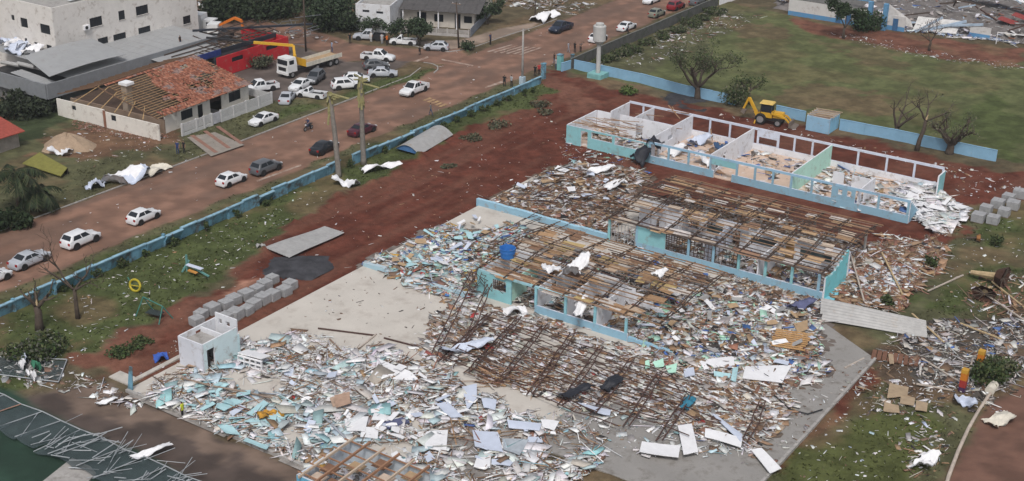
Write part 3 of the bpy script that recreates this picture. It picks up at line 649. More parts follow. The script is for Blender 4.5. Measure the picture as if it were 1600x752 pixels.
rubble('pavement_litter', px((1190, 625), (1290, 590), (1345, 560), (1352, 575), (1215, 730), (1150, 725)), 2.2, pal(B=.3, O=.25, W=.2, R=.1, G=.15), (.06, .6), .06, Z0, .42, 'fine brown and white litter on the wet grey pavement', seed=25, tilt=.08)
rubble('brick_rubble', px((1220, 575), (1275, 560), (1290, 590), (1245, 620), (1200, 625)), 26, pal(R=.8, O=.1, B=.1), (.12, .35), .25, Z0, .3, 'orange brick bits on the grey pavement edge', aspect=(.4, .8), seed=19)
rubble('walkway_litter', px((860, 400), (1000, 400), (1290, 470), (1240, 490), (1000, 440)), 10, P_BRWN, (.15, 1.2), .3, Z0, .42, 'scraps along the walkway between the two framed classroom blocks', seed=20)
right = px((1300, 470), (1330, 400), (1380, 370), (1470, 380), (1480, 410), (1420, 460), (1400, 490))
rubble('timber_heap', right, 34, P_TIMB, (.2, 1.9), .7, 0, .34, 'splintered orange roof timber beside the end of the middle block', seed=21, aspect=(.05, .5))
rubble('wall_rubble', px((1345, 425), (1420, 415), (1440, 440), (1380, 465), (1340, 450)), 14, pal(W=.6, l=.2, P=.1, b=.1), (.2, 1.0), .5, .1, .3, 'white board scraps in the timber heap beside the middle block', seed=22)
boards = px((1395, 300), (1440, 292), (1515, 325), (1475, 368), (1440, 352), (1420, 320))
rubble('ceiling_rubble', boards, 16, pal(W=.8, O=.12, P=.05, B=.03), (.4, 2.2), .8, .1, .3, 'white ceiling boards spilled from the open right end of the roofless block', seed=23, aspect=(.3, .8), thick=(.02, .05))
rubble('brick_rubble', px((1490, 320), (1525, 325), (1480, 370), (1440, 400), (1440, 380)), 20, pal(R=.6, T=.2, W=.2), (.1, .5), .2, 0, .3, 'broken roof tiles beyond the white ceiling boards', seed=24)
for i, (xa, xb, pl_, lab) in enumerate(((-12.2, -.7, P_ROOM, 'leftmost'), (-.3, 8.2, pal(W=.55, l=.1, B=.1, b=.12, T=.13), 'second'), (8.6, 19, pal(W=.3, G=.25, b=.15, D=.1, T=.2), 'mint-walled'), (19.3, 33.2, pal(W=.5, P=.1, T=.15, B=.1, G=.1, b=.05), 'rightmost'))):
    rubble('furniture_rubble', [(xa, 30.9), (xb, 30.9), (xb, 42.8), (xa, 42.8)], 2.2 if i in (1, 2) else 5, pl_, (.2, 1.7), .5, .1, .50, 'furniture and board scraps inside the %s room of the roofless block' % lab, seed=30 + i, aspect=(.2, .8))
# thin litter over lawns, field edge and soil
rubble('lawn_litter', px((0, 510), (480, 290), (520, 305), (390, 400), (240, 490), (100, 590), (0, 620)), 1.0, P_LITT, (.08, .45), .05, .0, .42, 'small white and brown bits scattered over the front lawn', seed=40, tilt=.15)
rubble('soil_litter', px((240, 500), (540, 310), (870, 150), (890, 260), (560, 420), (300, 520)), .16, pal(W=.4, O=.3, T=.3), (.06, .5), .03, .0, .0, 'few small bits scattered over the red soil yard', seed=41, tilt=.12)
rubble('garden_litter', px((1330, 590), (1400, 520), (1600, 500), (1600, 620), (1500, 660), (1470, 740), (1400, 740), (1420, 650), (1350, 640)), 5, pal(W=.16, O=.20, G=.20, T=.14, B=.20, D=.08, l=.02), (.1, .9), .12, .0, .42, 'mixed litter strewn through the garden on the right', seed=42, aspect=(.06, .6))
rubble('garden_litter', px((1230, 720), (1340, 590), (1420, 620), (1400, 752), (1240, 752)), .9, P_LITT, (.08, .5), .03, .0, .4, 'sparse white specks on the green grass beside the grey pavement', seed=43)
rubble('garden_litter', px((1430, 470), (1480, 380), (1600, 330), (1600, 470), (1500, 500)), 0.7, P_LITT, (.08, .45), .05, .0, .44, 'white specks on the grass beyond the timber heap', seed=44)
rubble('timber_litter', px((1500, 470), (1540, 430), (1620, 430), (1620, 500), (1560, 500)), 4, P_TIMB, (.3, 2.0), .35, 0, .42, 'broken branches and timber around the uprooted stumps on the right', seed=45, aspect=(.05, .2))
rubble('fence_litter', [(-29.5, 60), (-24, 60), (-20, 75), (-22, 100), (-29.5, 112)], 1.5, pal(W=.26, G=.26, B=.33, O=.15), (.12, .9), .15, 0, .48, 'white and brown debris blown against the field wall', seed=46)
rubble('field_litter', px((1010, 60), (1150, 20), (1200, 25), (1060, 80)), 1.2, pal(W=.3, B=.5, G=.2), (.2, 1.2), .1, 0, .5, 'thin scraps blown across the far corner of the field', seed=47)
rubble('field_litter', px((1270, 50), (1350, 68), (1450, 92), (1600, 112), (1600, 104), (1450, 80), (1340, 55)), 2, pal(W=.5, G=.3, B=.2), (.12, .7), .1, 0, .42, 'line of white scraps along the far edge of the field', seed=48)
rubble('verge_litter', px((130, 260), (60, 210), (200, 180), (300, 215), (240, 245)), 0.8, P_LITT, (.08, .6), .06, 0, .42, 'scraps on the ground beside the sand pile', seed=49)
rubble('tile_litter', px((115, 188), (200, 195), (270, 215), (230, 222), (130, 205)), 16, pal(R=.75, B=.15, O=.1), (.15, .4), .2, 0, .3, 'fallen red roof tiles along the side wall of the tiled house', seed=50, aspect=(.5, .8))
rubble('soil_litter', px((880, 125), (960, 145), (1160, 185), (1500, 260), (1600, 290), (1500, 310), (1480, 270), (1000, 150)), .9, pal(W=.5, O=.2, T=.2, G=.1), (.1, .8), .04, 0, .42, 'scraps on the soil path between the roofless block and the rear wall', seed=51)
rubble('soil_litter', px((885, 225), (1000, 250), (960, 262), (880, 250)), 2.5, P_MULT, (.15, 1.0), .1, 0, .3, 'scraps on the soil in front of the roofless block', seed=52)
rubble('soil_litter', px((205, 590), (290, 520), (330, 500), (280, 580)), 1.5, P_LITT, (.1, .6), .04, 0, .4, 'bits on the soil strip left of the box house', seed=53)
rubble('road_litter', [(-50, -50), (-31, -50), (-31, 80), (-50, 80)], .07, P_LITT, (.06, .4), .02, 0, 0, 'few scraps scattered on the dusty street and its verges', seed=54, tilt=.1)
rubble('lot_litter', px((290, 60), (470, 45), (540, 70), (470, 60), (320, 80)), 2.5, pal(G=.5, W=.12, B=.38), (.15, 1.2), .3, 0, .42, 'roof scraps behind the red building', seed=55)
rubble('court_litter', px((0, 545), (60, 540), (130, 590), (240, 625), (200, 640), (90, 610), (0, 600)), 6, pal(W=.3, G=.3, O=.2, B=.2), (.1, 1.1), .15, 0, .36, 'grey and white scraps along the upper edge of the fallen court fence', seed=56)
rubble('hall_specks', px((420, 490), (560, 425), (700, 480), (690, 560), (560, 560)), .5, pal(B=.6, D=.25, W=.15), (.06, .4), .02, Z0, .47, 'dark specks and splinters on the bare terrazzo floor', seed=57, tilt=.06)

# ---------------------------------------------------------------- larger pieces, one object each
def quad(name, pts, z, mat, label, cat='panel', th=.05, group=None, col=None, bend=0.0):
    """flat board whose four corners lie where the photograph shows them, at height z (one value or four)"""
    zs = z if hasattr(z, '__len__') else [z] * 4
    Q = [P(a, b, zz) for (a, b), zz in zip(pts, zs)]
    c = sum(Q, Vector()) / 4; Q = [q - c for q in Q]
    mb = MB()
    def fn(u, v):
        p = (Q[0] * (1 - u) + Q[1] * u) * (1 - v) + (Q[3] * (1 - u) + Q[2] * u) * v
        return p + Vector((0, 0, bend * (math.sin(u * 5.1 + c.x) * .6 + math.sin(v * 4 + c.y) * .4)))
    mb.sheet(fn, 5 if bend else 1, 4 if bend else 1, th, col=col)
    o = mb.build(name, mat, loc=c); return tag(o, label, cat, group)
ZB = Z0 + .42
LAVB = M('pale_lavender_board', (.52, .57, .68), .6, .1, 1.5); CYB = M('cyan_board', (.38, .58, .62), .65, .15, 1.5); MINTB = M('mint_board', (.45, .74, .60), .6, .12, 1.5)
WOODB = M('plywood_board', (.40, .28, .17), .75, .25, 2.0)
for pts, m, lab in (
 ([(1003, 690), (1063, 697), (1060, 715), (999, 706)], WHITEB, 'long white panel lying flat, lowest left of those on grey pavement'),
 ([(1059, 664), (1081, 662), (1091, 706), (1068, 710)], WHITEB, 'upright-looking white panel standing between two long flat ones'),
 ([(1112, 646), (1122, 650), (1160, 678), (1158, 690)], LAVB, 'pale lavender strip panel above the white one on grey pavement'),
 ([(1102, 669), (1160, 684), (1158, 698), (1101, 682)], WHITEB, 'white panel just under the pale lavender strip'),
 ([(1173, 702), (1190, 700), (1221, 732), (1203, 739)], WHITEB, 'white panel lying at the lower right edge of grey pavement'),
 ([(903, 629), (955, 640), (953, 649), (932, 645)], LAVB, 'pale narrow panel left of the fallen pavement trusses'),
 ([(1092, 563), (1146, 556), (1148, 570), (1100, 577)], WHITEB, 'white panel beside the mint scraps and blue strip'),
 ([(1165, 572), (1237, 571), (1222, 598), (1160, 590)], WHITEB, 'broad white sheet left of the orange brick bits'),
 ([(738, 672), (778, 676), (786, 706), (742, 697)], LAVB, 'large pale blue board in the middle of the white rubble'),
 ([(785, 685), (826, 687), (812, 711), (787, 702)], M('grey_board', (.38, .42, .46), .6), 'grey-blue board right of the large pale blue one'),
 ([(665, 674), (700, 671), (697, 706), (664, 700)], WHITEB, 'white board left of the large pale blue one'),
 ([(792, 655), (846, 662), (843, 673), (795, 668)], LAVB, 'long pale board above the grey-blue one'),
 ([(845, 655), (874, 658), (866, 672), (848, 667)], WHITEB, 'white board at the right end of the long pale one'),
 ([(565, 667), (592, 668), (590, 685), (563, 683)], WHITEB, 'square white board near the dark blue mattress'),
 ([(538, 654), (576, 650), (570, 674), (542, 673)], WHITEB, 'cracked white board above the square one'),
 ([(745, 714), (767, 714), (766, 731), (740, 729)], WHITEB, 'square white board below the large pale blue one'),
 ([(768, 717), (805, 719), (797, 727), (768, 725)], LAVB, 'pale strip right of the lower square board'),
 ([(336, 636), (362, 622), (381, 626), (350, 642)], CYB, 'cyan wall slab nearest the worker in yellow'),
 ([(384, 646), (412, 626), (420, 630), (396, 650)], CYB, 'narrow cyan wall slab behind the orange rags'),
 ([(384, 652), (424, 655), (420, 661), (382, 658)], CYB, 'thin cyan strip in front of the orange rags'),
 ([(430, 648), (455, 634), (462, 640), (436, 660)], CYB, 'cyan slab right of the orange rags'),
 ([(340, 664), (362, 664), (376, 680), (352, 676)], CYB, 'cyan slab at the kerb of the access road'),
 ([(384, 684), (420, 697), (416, 702), (380, 689)], CYB, 'long cyan strip lying on the kerb stones'),
 ([(722, 604), (745, 600), (745, 622), (730, 640)], LAVB, 'leaning pale board at the top of the white rubble'),
 ([(752, 622), (776, 624), (774, 640), (756, 636)], LAVB, 'pale board behind the leaning one'),
 ([(680, 630), (700, 628), (724, 652), (704, 652)], LAVB, 'long pale strip left of the leaning boards'),
 ([(590, 560), (640, 580), (655, 594), (612, 592)], WHITEB, 'long white sheet below the bare terrazzo floor'),
 ([(585, 645), (620, 652), (622, 658), (580, 656)], WHITEB, 'white board above the dark blue mattress'),
 ([(515, 622), (540, 612), (542, 630), (520, 636)], M('tan_board', (.46, .33, .25), .8), 'tan board standing among white rubble'),
 ([(1008, 565), (1014, 562), (1016, 573), (1008, 576)], MINTB, 'leftmost small mint green board in front of the fallen classroom'),
 ([(1020, 566), (1036, 560), (1038, 572), (1024, 574)], MINTB, 'middle small mint green board in front of the fallen classroom'),
 ([(1040, 572), (1058, 568), (1056, 582), (1044, 582)], MINTB, 'rightmost small mint green board in front of the fallen classroom'),
 ([(1068, 577), (1084, 574), (1086, 586), (1070, 589)], LAVB, 'pale board right of the small mint ones'),
 ([(1115, 580), (1142, 583), (1140, 590), (1116, 588)], CYB, 'cyan strip under the white panel of the fallen classroom'),
 ([(1145, 575), (1154, 572), (1150, 596), (1142, 594)], CYB, 'narrow upright cyan strip at the fallen classroom'),
 ([(1240, 505), (1262, 500), (1262, 515), (1246, 520)], WOODB, 'plywood board above the orange slatted panel'),
):
    quad('large_board', pts, [ZB + rnd.uniform(-.1, .12) for _ in range(4)], m, lab, 'panel', bend=.05)
quad('mattress', [(598, 660), (628, 652), (640, 658), (606, 668)], ZB, M('navy_cloth', (.10, .11, .20), .9), 'dark blue mattress lying in the white rubble', 'mattress', th=.18)
quad('cardboard_sheet', [(522, 618), (546, 612), (548, 630), (525, 637)], ZB + .3, M('brown_card', (.40, .27, .20), .9), 'brown cardboard sheet among white rubble', 'cardboard', th=.04)
# many alike broken boards that nothing tells apart
def scatter_boards(poly, n, mats, label, group, size=(.7, 1.9), z=Z0 + .35, tilt=.22):
    poly = [tuple(p) for p in poly]; xs = [p[0] for p in poly]; ys = [p[1] for p in poly]; k = 0
    base = []
    for m in mats:
        for q in range(3):
            mb = MB(); ps = [(-.5 + rnd.uniform(-.1, .12), -.5 + rnd.uniform(-.1, .1)), (.5, -.5 + rnd.uniform(0, .25)), (.5 - rnd.uniform(0, .3), .5), (0, .5 + rnd.uniform(-.2, .1)), (-.5, .5 - rnd.uniform(0, .35))]
            mb.prism(ps, -.5, .5); base.append(mb.mesh('board', m))
    while k < n:
        x = rnd.uniform(min(xs), max(xs)); y = rnd.uniform(min(ys), max(ys))
        if not inpoly(np.array([x]), np.array([y]), poly)[0] or any(inpoly(np.array([x]), np.array([y]), q)[0] for q in CLEAR): continue
        o = bpy.data.objects.new('broken_board', rnd.choice(base)); COL.objects.link(o); L = rnd.uniform(*size) 
        o.scale = (L, L * rnd.uniform(.25, .75), .045); o.location = (x, y, z + rnd.uniform(-.15, .25)); o.rotation_euler = (rnd.gauss(0, tilt), rnd.gauss(0, tilt), rnd.uniform(0, PI))
        tag(o, label, 'board', group); k += 1
scatter_boards(px((400, 570), (600, 560), (690, 600), (880, 690), (820, 740), (600, 740), (440, 660)), 75, (WHITEB, WHITEB, WHITEB, LAVB), 'broken white board among the rubble of the hall floor', 'white boards in the hall rubble', (.5, 1.5))
scatter_boards(px((260, 615), (340, 605), (470, 640), (590, 700), (440, 690), (300, 640)), 32, (CYB, CYB, LAVB), 'broken cyan board in the rubble along the access road', 'cyan boards along the access road', (.5, 1.5))
scatter_boards(px((590, 410), (740, 340), (780, 360), (730, 450), (650, 445)), 45, (CYB, LAVB, WHITEB, WOODB), 'broken board in the heap left of the nearest block', 'boards left of the nearest block', (.6, 1.6), Z0 + .5)
scatter_boards(px((790, 310), (890, 262), (1000, 280), (950, 345)), 45, (WOODB, LAVB, WHITEB, GALV), 'broken board in the heap behind the low wall', 'boards behind the low wall', (.6, 1.9), Z0 + .7)
scatter_boards(px((960, 490), (1080, 460), (1270, 490), (1260, 580), (1060, 570)), 40, (WHITEB, LAVB, WOODB, GALV), 'broken board in the heap of the fallen classroom end', 'boards at the fallen classroom end', (.6, 1.8), Z0 + .5)
scatter_boards(px((1400, 305), (1440, 300), (1510, 328), (1470, 362), (1430, 345)), 30, (WHITEB,), 'white ceiling board spilled from the roofless block', 'spilled ceiling boards', (1.0, 2.6), .5, .15)

# ---------------------------------------------------------------- fallen trusses of the hall
def fallen_truss(a, b, za, zb, wdt, label, seed):
    r = random.Random(seed); t = thing('fallen_truss', label, 'truss', (0, 0, 0), group='fallen hall trusses')
    a = Vector((a[0], a[1], za)); b = Vector((b[0], b[1], zb)); d = b - a; n = max(6, int(d.length / 1.1)); side = Vector((wdt, 0, .32))
    A = [a + d * i / n + Vector((r.uniform(-.06, .06), 0, r.uniform(-.04, .06))) for i in range(n + 1)]; B = [p + side * (1 - abs(i / n - .5) * .5) for i, p in enumerate(A)]
    for nm, S in (('top_chord', A), ('bottom_chord', B)):
        m = MB(); [m.bar(p, q, .09) for p, q in zip(S, S[1:])]; m.build(nm, STEELR, t)
    m = MB(); [m.bar(*((A[i], B[i + 1]) if i % 2 else (B[i], A[i + 1])), .045) for i in range(n)]; m.build('web', STEELR, t)
FT = [((8.6, -17.5), (10.2, -27.6), .6, .3, 'leftmost'), ((11.4, -16.5), (13.4, -27.9), .6, .3, 'second from left'), ((14.2, -16.4), (16.6, -27.6), .6, .3, 'third from left'), ((17.3, -16.2), (20, -27.8), .6, .3, 'fourth from left'),
      ((20.8, -17), (23.2, -27.8), .55, .3, 'fifth from left'), ((24.3, -17.4), (26.2, -27.4), .6, .3, 'sixth from left'), ((27.6, -18.2), (29.5, -27.5), .6, .3, 'third from right'), ((31.4, -20), (32.8, -27.8), .5, .3, 'second from right'), ((37.2, -17.4), (38.6, -24), .5, .3, 'rightmost')]
for i, (a, b, za, zb, w) in enumerate(FT): fallen_truss(a, b, za + Z0, zb + Z0, .75, 'rusty lattice truss lying on the hall floor, %s of the row' % w, i)
for i in range(11):
    y = -16.8 - i * 1.02; t = MB(); xa = 9 + rnd.uniform(-1, 3); xb = 38 - rnd.uniform(0, 9) - (i > 6) * 3; n = 9
    pts = [(xa + (xb - xa) * k / n, y + rnd.uniform(-.25, .25) - (k / n) * 1.2, Z0 + .62 + rnd.uniform(-.15, .12)) for k in range(n + 1)]
    for p, q in zip(pts, pts[1:]): t.bar(p, q, .07)
    tag(t.build('fallen_purlin', STEELR), 'thin purlin across the fallen hall trusses, %s from the classroom wall' % ORD[i], 'purlin', 'purlins across the fallen trusses')
fallen_truss((8.8, -26.8), (4.4, -14.2), .25, 3.0, .9, 'bent lattice truss leaning from the floor onto the teal corner', 77)
fallen_truss((10.6, -24.6), (6.8, -15.0), .25, 2.4, .7, 'second bent truss leaning beside the teal corner', 78)
tw = thing('twisted_frame', 'knot of twisted steel bars hanging at the teal corner of the nearest block', 'steel frame', (4.6, -14.2, 0))
for i in range(22):
    m = MB(); p = Vector((rnd.uniform(-1.2, 1.6), rnd.uniform(-1.2, .8), rnd.uniform(.3, 3.0))); pts = [p]
    for k in range(4): p = p + Vector((rnd.gauss(0, .55), rnd.gauss(0, .45), rnd.gauss(-.15, .45))); p.z = max(.2, p.z); pts.append(p)
    m.tube(pts, .035, 5); m.build('bar', STEEL, tw)
tw = thing('twisted_frame', 'knot of twisted steel bars over the heap at the patio edge', 'steel frame', (1.5, -1.5, 0))
for i in range(34):
    m = MB(); p = Vector((rnd.uniform(-3, 2.6), rnd.uniform(-6, 5), rnd.uniform(.6, 2.2))); a = rnd.choice([1.2, 1.4, 1.55, .3]); L = rnd.uniform(2, 5)
    m.bar(p, p + Vector((math.cos(a) * L, math.sin(a) * L, rnd.uniform(-.5, .5))), .06); m.build('bar', STEEL, tw)
tw = thing('twisted_frame', 'steel bars and beams sprawled over the heap behind the low blue wall', 'steel frame', (0, 12, 0))
for i in range(40):
    m = MB(); p = Vector((rnd.uniform(-7, 8), rnd.uniform(-5, 7), rnd.uniform(.9, 1.7))); a = rnd.choice([1.3, 1.45, 1.6, .1, .25]) + rnd.gauss(0, .12); L = rnd.uniform(2.5, 6)
    m.bar(p, p + Vector((math.cos(a) * L, math.sin(a) * L, rnd.uniform(-.4, .3))), rnd.choice([.06, .08, .1])); m.build('bar', rnd.choice([STEEL, STEELR, TIMB]), tw)

# ---------------------------------------------------------------- sheets of metal
def curl(name, a, b, width, label, mat=WHITEB, amp=.35, z=.25, cat='metal sheet', waves=2.0, seed=0):
    """crumpled strip of sheet metal from pixel a to pixel b"""
    r = random.Random(seed); A = P(*a, z); B = P(*b, z); d = B - A; u = d.normalized(); s = Vector((-u.y, u.x, 0)); c = (A + B) / 2
    ph = r.uniform(0, 6); mb = MB()
    def fn(t, v):
        zz = amp * (.5 + .5 * math.sin(t * waves * PI + ph)) * (.4 + .6 * math.sin(PI * v + .4)) + amp * .5 * math.sin(7 * t + 3 * v + ph)
        zz += amp * .16 * math.sin(23 * t + 11 * v + ph) + amp * .12 * math.sin(31 * v - 9 * t)
        return A - c + d * (t + .03 * math.sin(13 * v + ph)) + s * width * (v - .5 + .08 * math.sin(5 * t + ph)) * (1 + .3 * math.sin(7 * t + ph) + .12 * math.sin(19 * t)) + Vector((0, 0, max(-z + .06, zz)))
    mb.sheet(fn, 18, 8, .015); return tag(mb.build(name, mat, loc=c, smooth=True), label, cat)
def heavy(name, pts, z, mat, label, ribs=0, bend=.1, th=.03, cat='metal sheet'):
    zs = z; Q = [P(a, b, zz) for (a, b), zz in zip(pts, zs)]; c = sum(Q, Vector()) / 4; Q = [q - c for q in Q]; mb = MB()
    def fn(u, v):
        p = (Q[0] * (1 - u) + Q[1] * u) * (1 - v) + (Q[3] * (1 - u) + Q[2] * u) * v
        return p + Vector((0, 0, bend * math.sin(u * 4 + 1) + (.035 if ribs and int(round(v * ribs * 2)) % 2 else 0)))
    mb.sheet(fn, 12, ribs * 2 if ribs else 6, th); return tag(mb.build(name, mat, loc=c), label, cat)
heavy('metal_sheet', [(413, 388), (507, 352), (538, 362), (452, 404)], (.35, .5, .45, .2), GALV, 'large bent pale roof sheet lying flat on the red soil', 9, .12)
heavy('metal_sheet', [(1283, 466), (1447, 500), (1449, 527), (1281, 500)], (1.5, 1.5, .2, .2), GALV, 'long grey roof sheet leaning at the right end of the pavement', 7, .05)
# arched sheet roof lying by the palms
A0, A1, A2 = P(622, 238), P(655, 247), P(708, 215)
ax = (A2 - A1); ay = (A0 - A1); c0 = A1
mb = MB(); mb.sheet(lambda u, v: ax * u + ay * v * 1.15 + Vector((0, 0, .12 + 1.15 * math.sin(PI * (.08 + .84 * v)))), 10, 14, .03)
ar = thing('arched_roof', 'arched pale sheet roof with a blue end lying on the lawn by the palms', 'roof', c0)
mb.build('roof_sheet', GALV, ar)
mb = MB(); mb.face([ay * v * 1.15 + ax * .02 + Vector((0, 0, .08 + 1.1 * math.sin(PI * (.08 + .84 * v)))) for v in [i / 12 for i in range(13)]][::-1] ); mb.build('end_panel', M('blue_canvas', (.07, .17, .36), .7), ar)
curl('crumpled_sheet', (522, 284), (560, 290), 1.6, 'crumpled white sheet at the foot of the left palm stump', seed=1, amp=.7)
curl('crumpled_sheet', (565, 268), (624, 256), 1.3, 'curled white sheet at the foot of the right palm stump', seed=2, amp=.55)
curl('crumpled_sheet', (690, 552), (765, 533), 1.2, 'long wavy white sheet draped over the leaning trusses', seed=3, amp=.5, z=.7, mat=LAVB)
curl('crumpled_sheet', (908, 270), (955, 262), 1.3, 'white wavy sheet on the heap behind the low wall', seed=4, amp=.5, z=1.1)
curl('crumpled_sheet', (945, 292), (978, 282), 1.5, 'second white sheet on the heap behind the low wall', seed=5, amp=.4, z=1.0)
curl('crumpled_sheet', (786, 488), (822, 484), 1.3, 'white sheet below the open doorway of the nearest block', seed=6, amp=.5, z=.6)
curl('crumpled_sheet', (850, 418), (878, 425), 1.4, 'white sheet folded over a roof bar of the nearest block', seed=7, amp=.5, z=3.6)
curl('crumpled_sheet', (888, 432), (908, 408), 1.5, 'tall white sheet caught in the roof frame of the nearest block', seed=8, amp=.9, z=3.7)
curl('crumpled_sheet', (1022, 430), (1042, 424), 1.0, 'small white sheet caught on the ridge of the nearest block', seed=9, amp=.5, z=4.1)
curl('crumpled_sheet', (902, 492), (912, 462), 1.0, 'white strip hanging from the lintel of the nearest block', seed=10, amp=.6, z=2.4)
curl('crumpled_sheet', (205, 716), (268, 694), .8, 'long crumpled silver sheet on the access road edge', seed=11, amp=.3, z=.4)
curl('crumpled_sheet', (1545, 662), (1580, 648), 1.5, 'cream crumpled sheet at the edge of the red driveway', seed=12, amp=.5, mat=M('cream_sheet', (.62, .58, .50), .7))
curl('crumpled_sheet', (1490, 625), (1525, 630), 1.6, 'grey-white crumpled sheet below the coloured play posts', seed=13, amp=.5, mat=LAVB)
curl('crumpled_sheet', (1440, 735), (1450, 712), 1.4, 'white sheet in the litter at the bottom right', seed=14, amp=.6)
curl('crumpled_sheet', (400, 386), (414, 384), .8, 'small grey sheet left of the large roof sheet', seed=15, amp=.3, mat=GALV)
curl('crumpled_sheet', (150, 632), (182, 622), .6, 'white strip with teal edge beside the access road', seed=16, amp=.2)
curl('crumpled_sheet', (135, 290), (163, 290), 1.8, 'boxy white sheet beside the street, leftmost of the street pile', seed=17, amp=.8, mat=LAVB)
curl('crumpled_sheet', (172, 290), (205, 272), 3.0, 'crumpled white sheet in the middle of the street pile', seed=18, amp=1.1)
curl('crumpled_sheet', (195, 284), (232, 262), 2.6, 'folded white sheet right of the middle of the street pile', seed=19, amp=.9, mat=LAVB)
curl('crumpled_sheet', (225, 272), (258, 258), 2.4, 'cream flat sheet at the right end of the street pile', seed=20, amp=.4, mat=M('cream_sheet', (.62, .58, .50), .7))
curl('crumpled_sheet', (78, 236), (112, 238), 2.0, 'white sheet beside the sand pile', seed=21, amp=.5)
curl('crumpled_sheet', (838, 34), (862, 22), 3.0, 'white sheet piled beside the dark pickup', seed=22, amp=1.0)
curl('crumpled_sheet', (960, 70), (978, 64), 1.2, 'white scrap on the verge beside the water tower', seed=23, amp=.5)
curl('blue_tarp', (240, 560), (262, 556), 1.3, 'bright blue tarp on the soil left of the box house', seed=24, amp=.4, mat=M('blue_tarp', (.05, .12, .45), .6), cat='tarp')
curl('blue_tarp', (1235, 482), (1270, 470), 1.3, 'dark blue cloth on the heap behind the grey sheet', seed=25, amp=.5, z=.9, mat=M('navy_cloth', (.05, .05, .16), .8), cat='cloth')
curl('black_tarp', (994, 250), (1012, 240), 2.2, 'black tarp hanging over the front wall of the roofless block', seed=26, amp=1.2, z=.8, mat=M('black_tarp', (.022, .024, .032), .6), cat='tarp')
curl('black_tarp', (1010, 222), (1034, 228), 2.2, 'black tarp draped over the lintel of the roofless block', seed=27, amp=.9, z=2.3, mat=M('black_tarp', (.022, .024, .032), .6), cat='tarp')
curl('black_tarp', (880, 622), (920, 600), 1.0, 'black cloth lying across a fallen truss', seed=28, amp=.18, waves=5, z=.9, mat=M('black_tarp', (.022, .024, .032), .6), cat='cloth')
curl('black_tarp', (942, 608), (970, 588), 1.2, 'black and white cloth draped over a fallen truss', seed=29, amp=.3, waves=4, z=.9, mat=M('black_tarp', (.03, .03, .034), .6), cat='cloth')
curl('teal_cloth', (1068, 638), (1082, 620), .9, 'teal cloth caught on a truss on the grey pavement', seed=30, amp=.3, waves=4, z=.7, mat=M('teal_cloth', (.03, .17, .26), .7), cat='cloth')
curl('orange_rags', (402, 652), (440, 645), 1.4, 'orange and black rags among the cyan slabs', seed=31, amp=.35, z=.5, mat=M('orange_rag', (.50, .26, .04), .9, .6, 2.5, detail=((.03, .03, .03), 2.0, .5, .08)), cat='cloth')
for i, (a, b) in enumerate(((1080, 222), (1120, 228), (1045, 238), (1090, 248))):
    curl('crumpled_sheet', (a, b), (a + 30, b + (8 if i % 2 else -6)), 2.0, ('blue-striped sheet leaning in the second room of the roofless block', 'dark blue sheet in the corner of the second room', 'white sheet on the floor of the second room', 'long white sheet behind the sill of the second room')[i], seed=40 + i, amp=.8, z=.6, mat=(LAVB, M('deep_blue_sheet', (.05, .10, .20), .6), WHITEB, WHITEB)[i])

# ---------------------------------------------------------------- small built things in the yard
def box_house():
    x0, x1, y0, y1, H = -8.7, -5.7, -41.0, -36.4, 3.0
    t = thing('box_house', 'small roofless white box house with a dark doorway at the slab corner', 'outbuilding', (0, 0, 0))
    f = MB(); wall_along_x(f, x0, x1, y0, y0 + .15, 0, H, [], inside=(.62, .63, .68), front=(.60, .62, .68)); f.build('front_wall', PAINT, t)
    r = MB(); wall_along_y(r, x1 - .15, x1, y0 + .15, y1 - .3, 0, H - .05, [(y0 + .55, y0 + 1.45, 0, 2.2)], inside=(.66, .67, .70), right=(.60, .72, .75)); wall_along_y(r, x1 - .15, x1, y1 - .3, y1, 0, 2.2, [], inside=(.66, .67, .70), right=(.55, .72, .76)); r.build('side_wall', PAINT, t)
    l = MB(); wall_along_y(l, x0, x0 + .15, y0 + .15, y1, 0, H + .02, [(y0 + 2, y0 + 2.7, 2.1, 2.65)], inside=(.66, .67, .70)); l.build('side_wall', PAINT, t)
    b = MB(); wall_along_x(b, x0 + .15, x1 - .15, y1 - .15, y1, 0, H + .6, [(x0 + .6, x0 + 1.0, 2.6, 3.1), (x0 + 1.5, x0 + 2.0, 2.6, 3.1)], inside=(.66, .67, .70)); b.build('rear_wall', PAINT, t)
    m = MB(); wall_along_x(m, x0 + .16, x1 - .16, y1 - 2.0, y1 - 1.86, 0, H - .1, [], inside=(.66, .67, .70)); m.build('inner_wall', PAINT, t)
    d = MB(); d.box((x1 - .35, y0 + .9, 1.05), (.05, .85, 2.05), rz=.5); d.build('door', M('dark_door', (.06, .05, .05), .6), t)
    s = MB(); s.bx(x0 + .16, x1 - .16, y0 + .16, y1 - 2.02, 2.35, 2.42); s.build('ceiling', CONC, t)
box_house()
wf = thing('window_frame_panel', 'white concrete lattice window block lying against the rubble by the box house', 'window frame', P(372, 572, Z0), .15)
for i in range(5):
    mb = MB(); mb.bx(i * .62, i * .62 + .09, 0, .18, .15, 1.0); mb.build('mullion', WHITEB, wf)
for z in (.12, .55, 1.0):
    mb = MB(); mb.bx(-.02, 2.6, -.01, .19, z, z + .08); mb.build('rail', WHITEB, wf)
mb = MB(); mb.box((1.2, .9, 1.05), (2.6, 1.5, .06), rot=Matrix.Rotation(-.25, 3, 'X')); mb.build('top_slab', WHITEB, wf)
BLOCKM = M('concrete_block', (.32, .322, .33), .9, .25, 2.2, bump=.3)
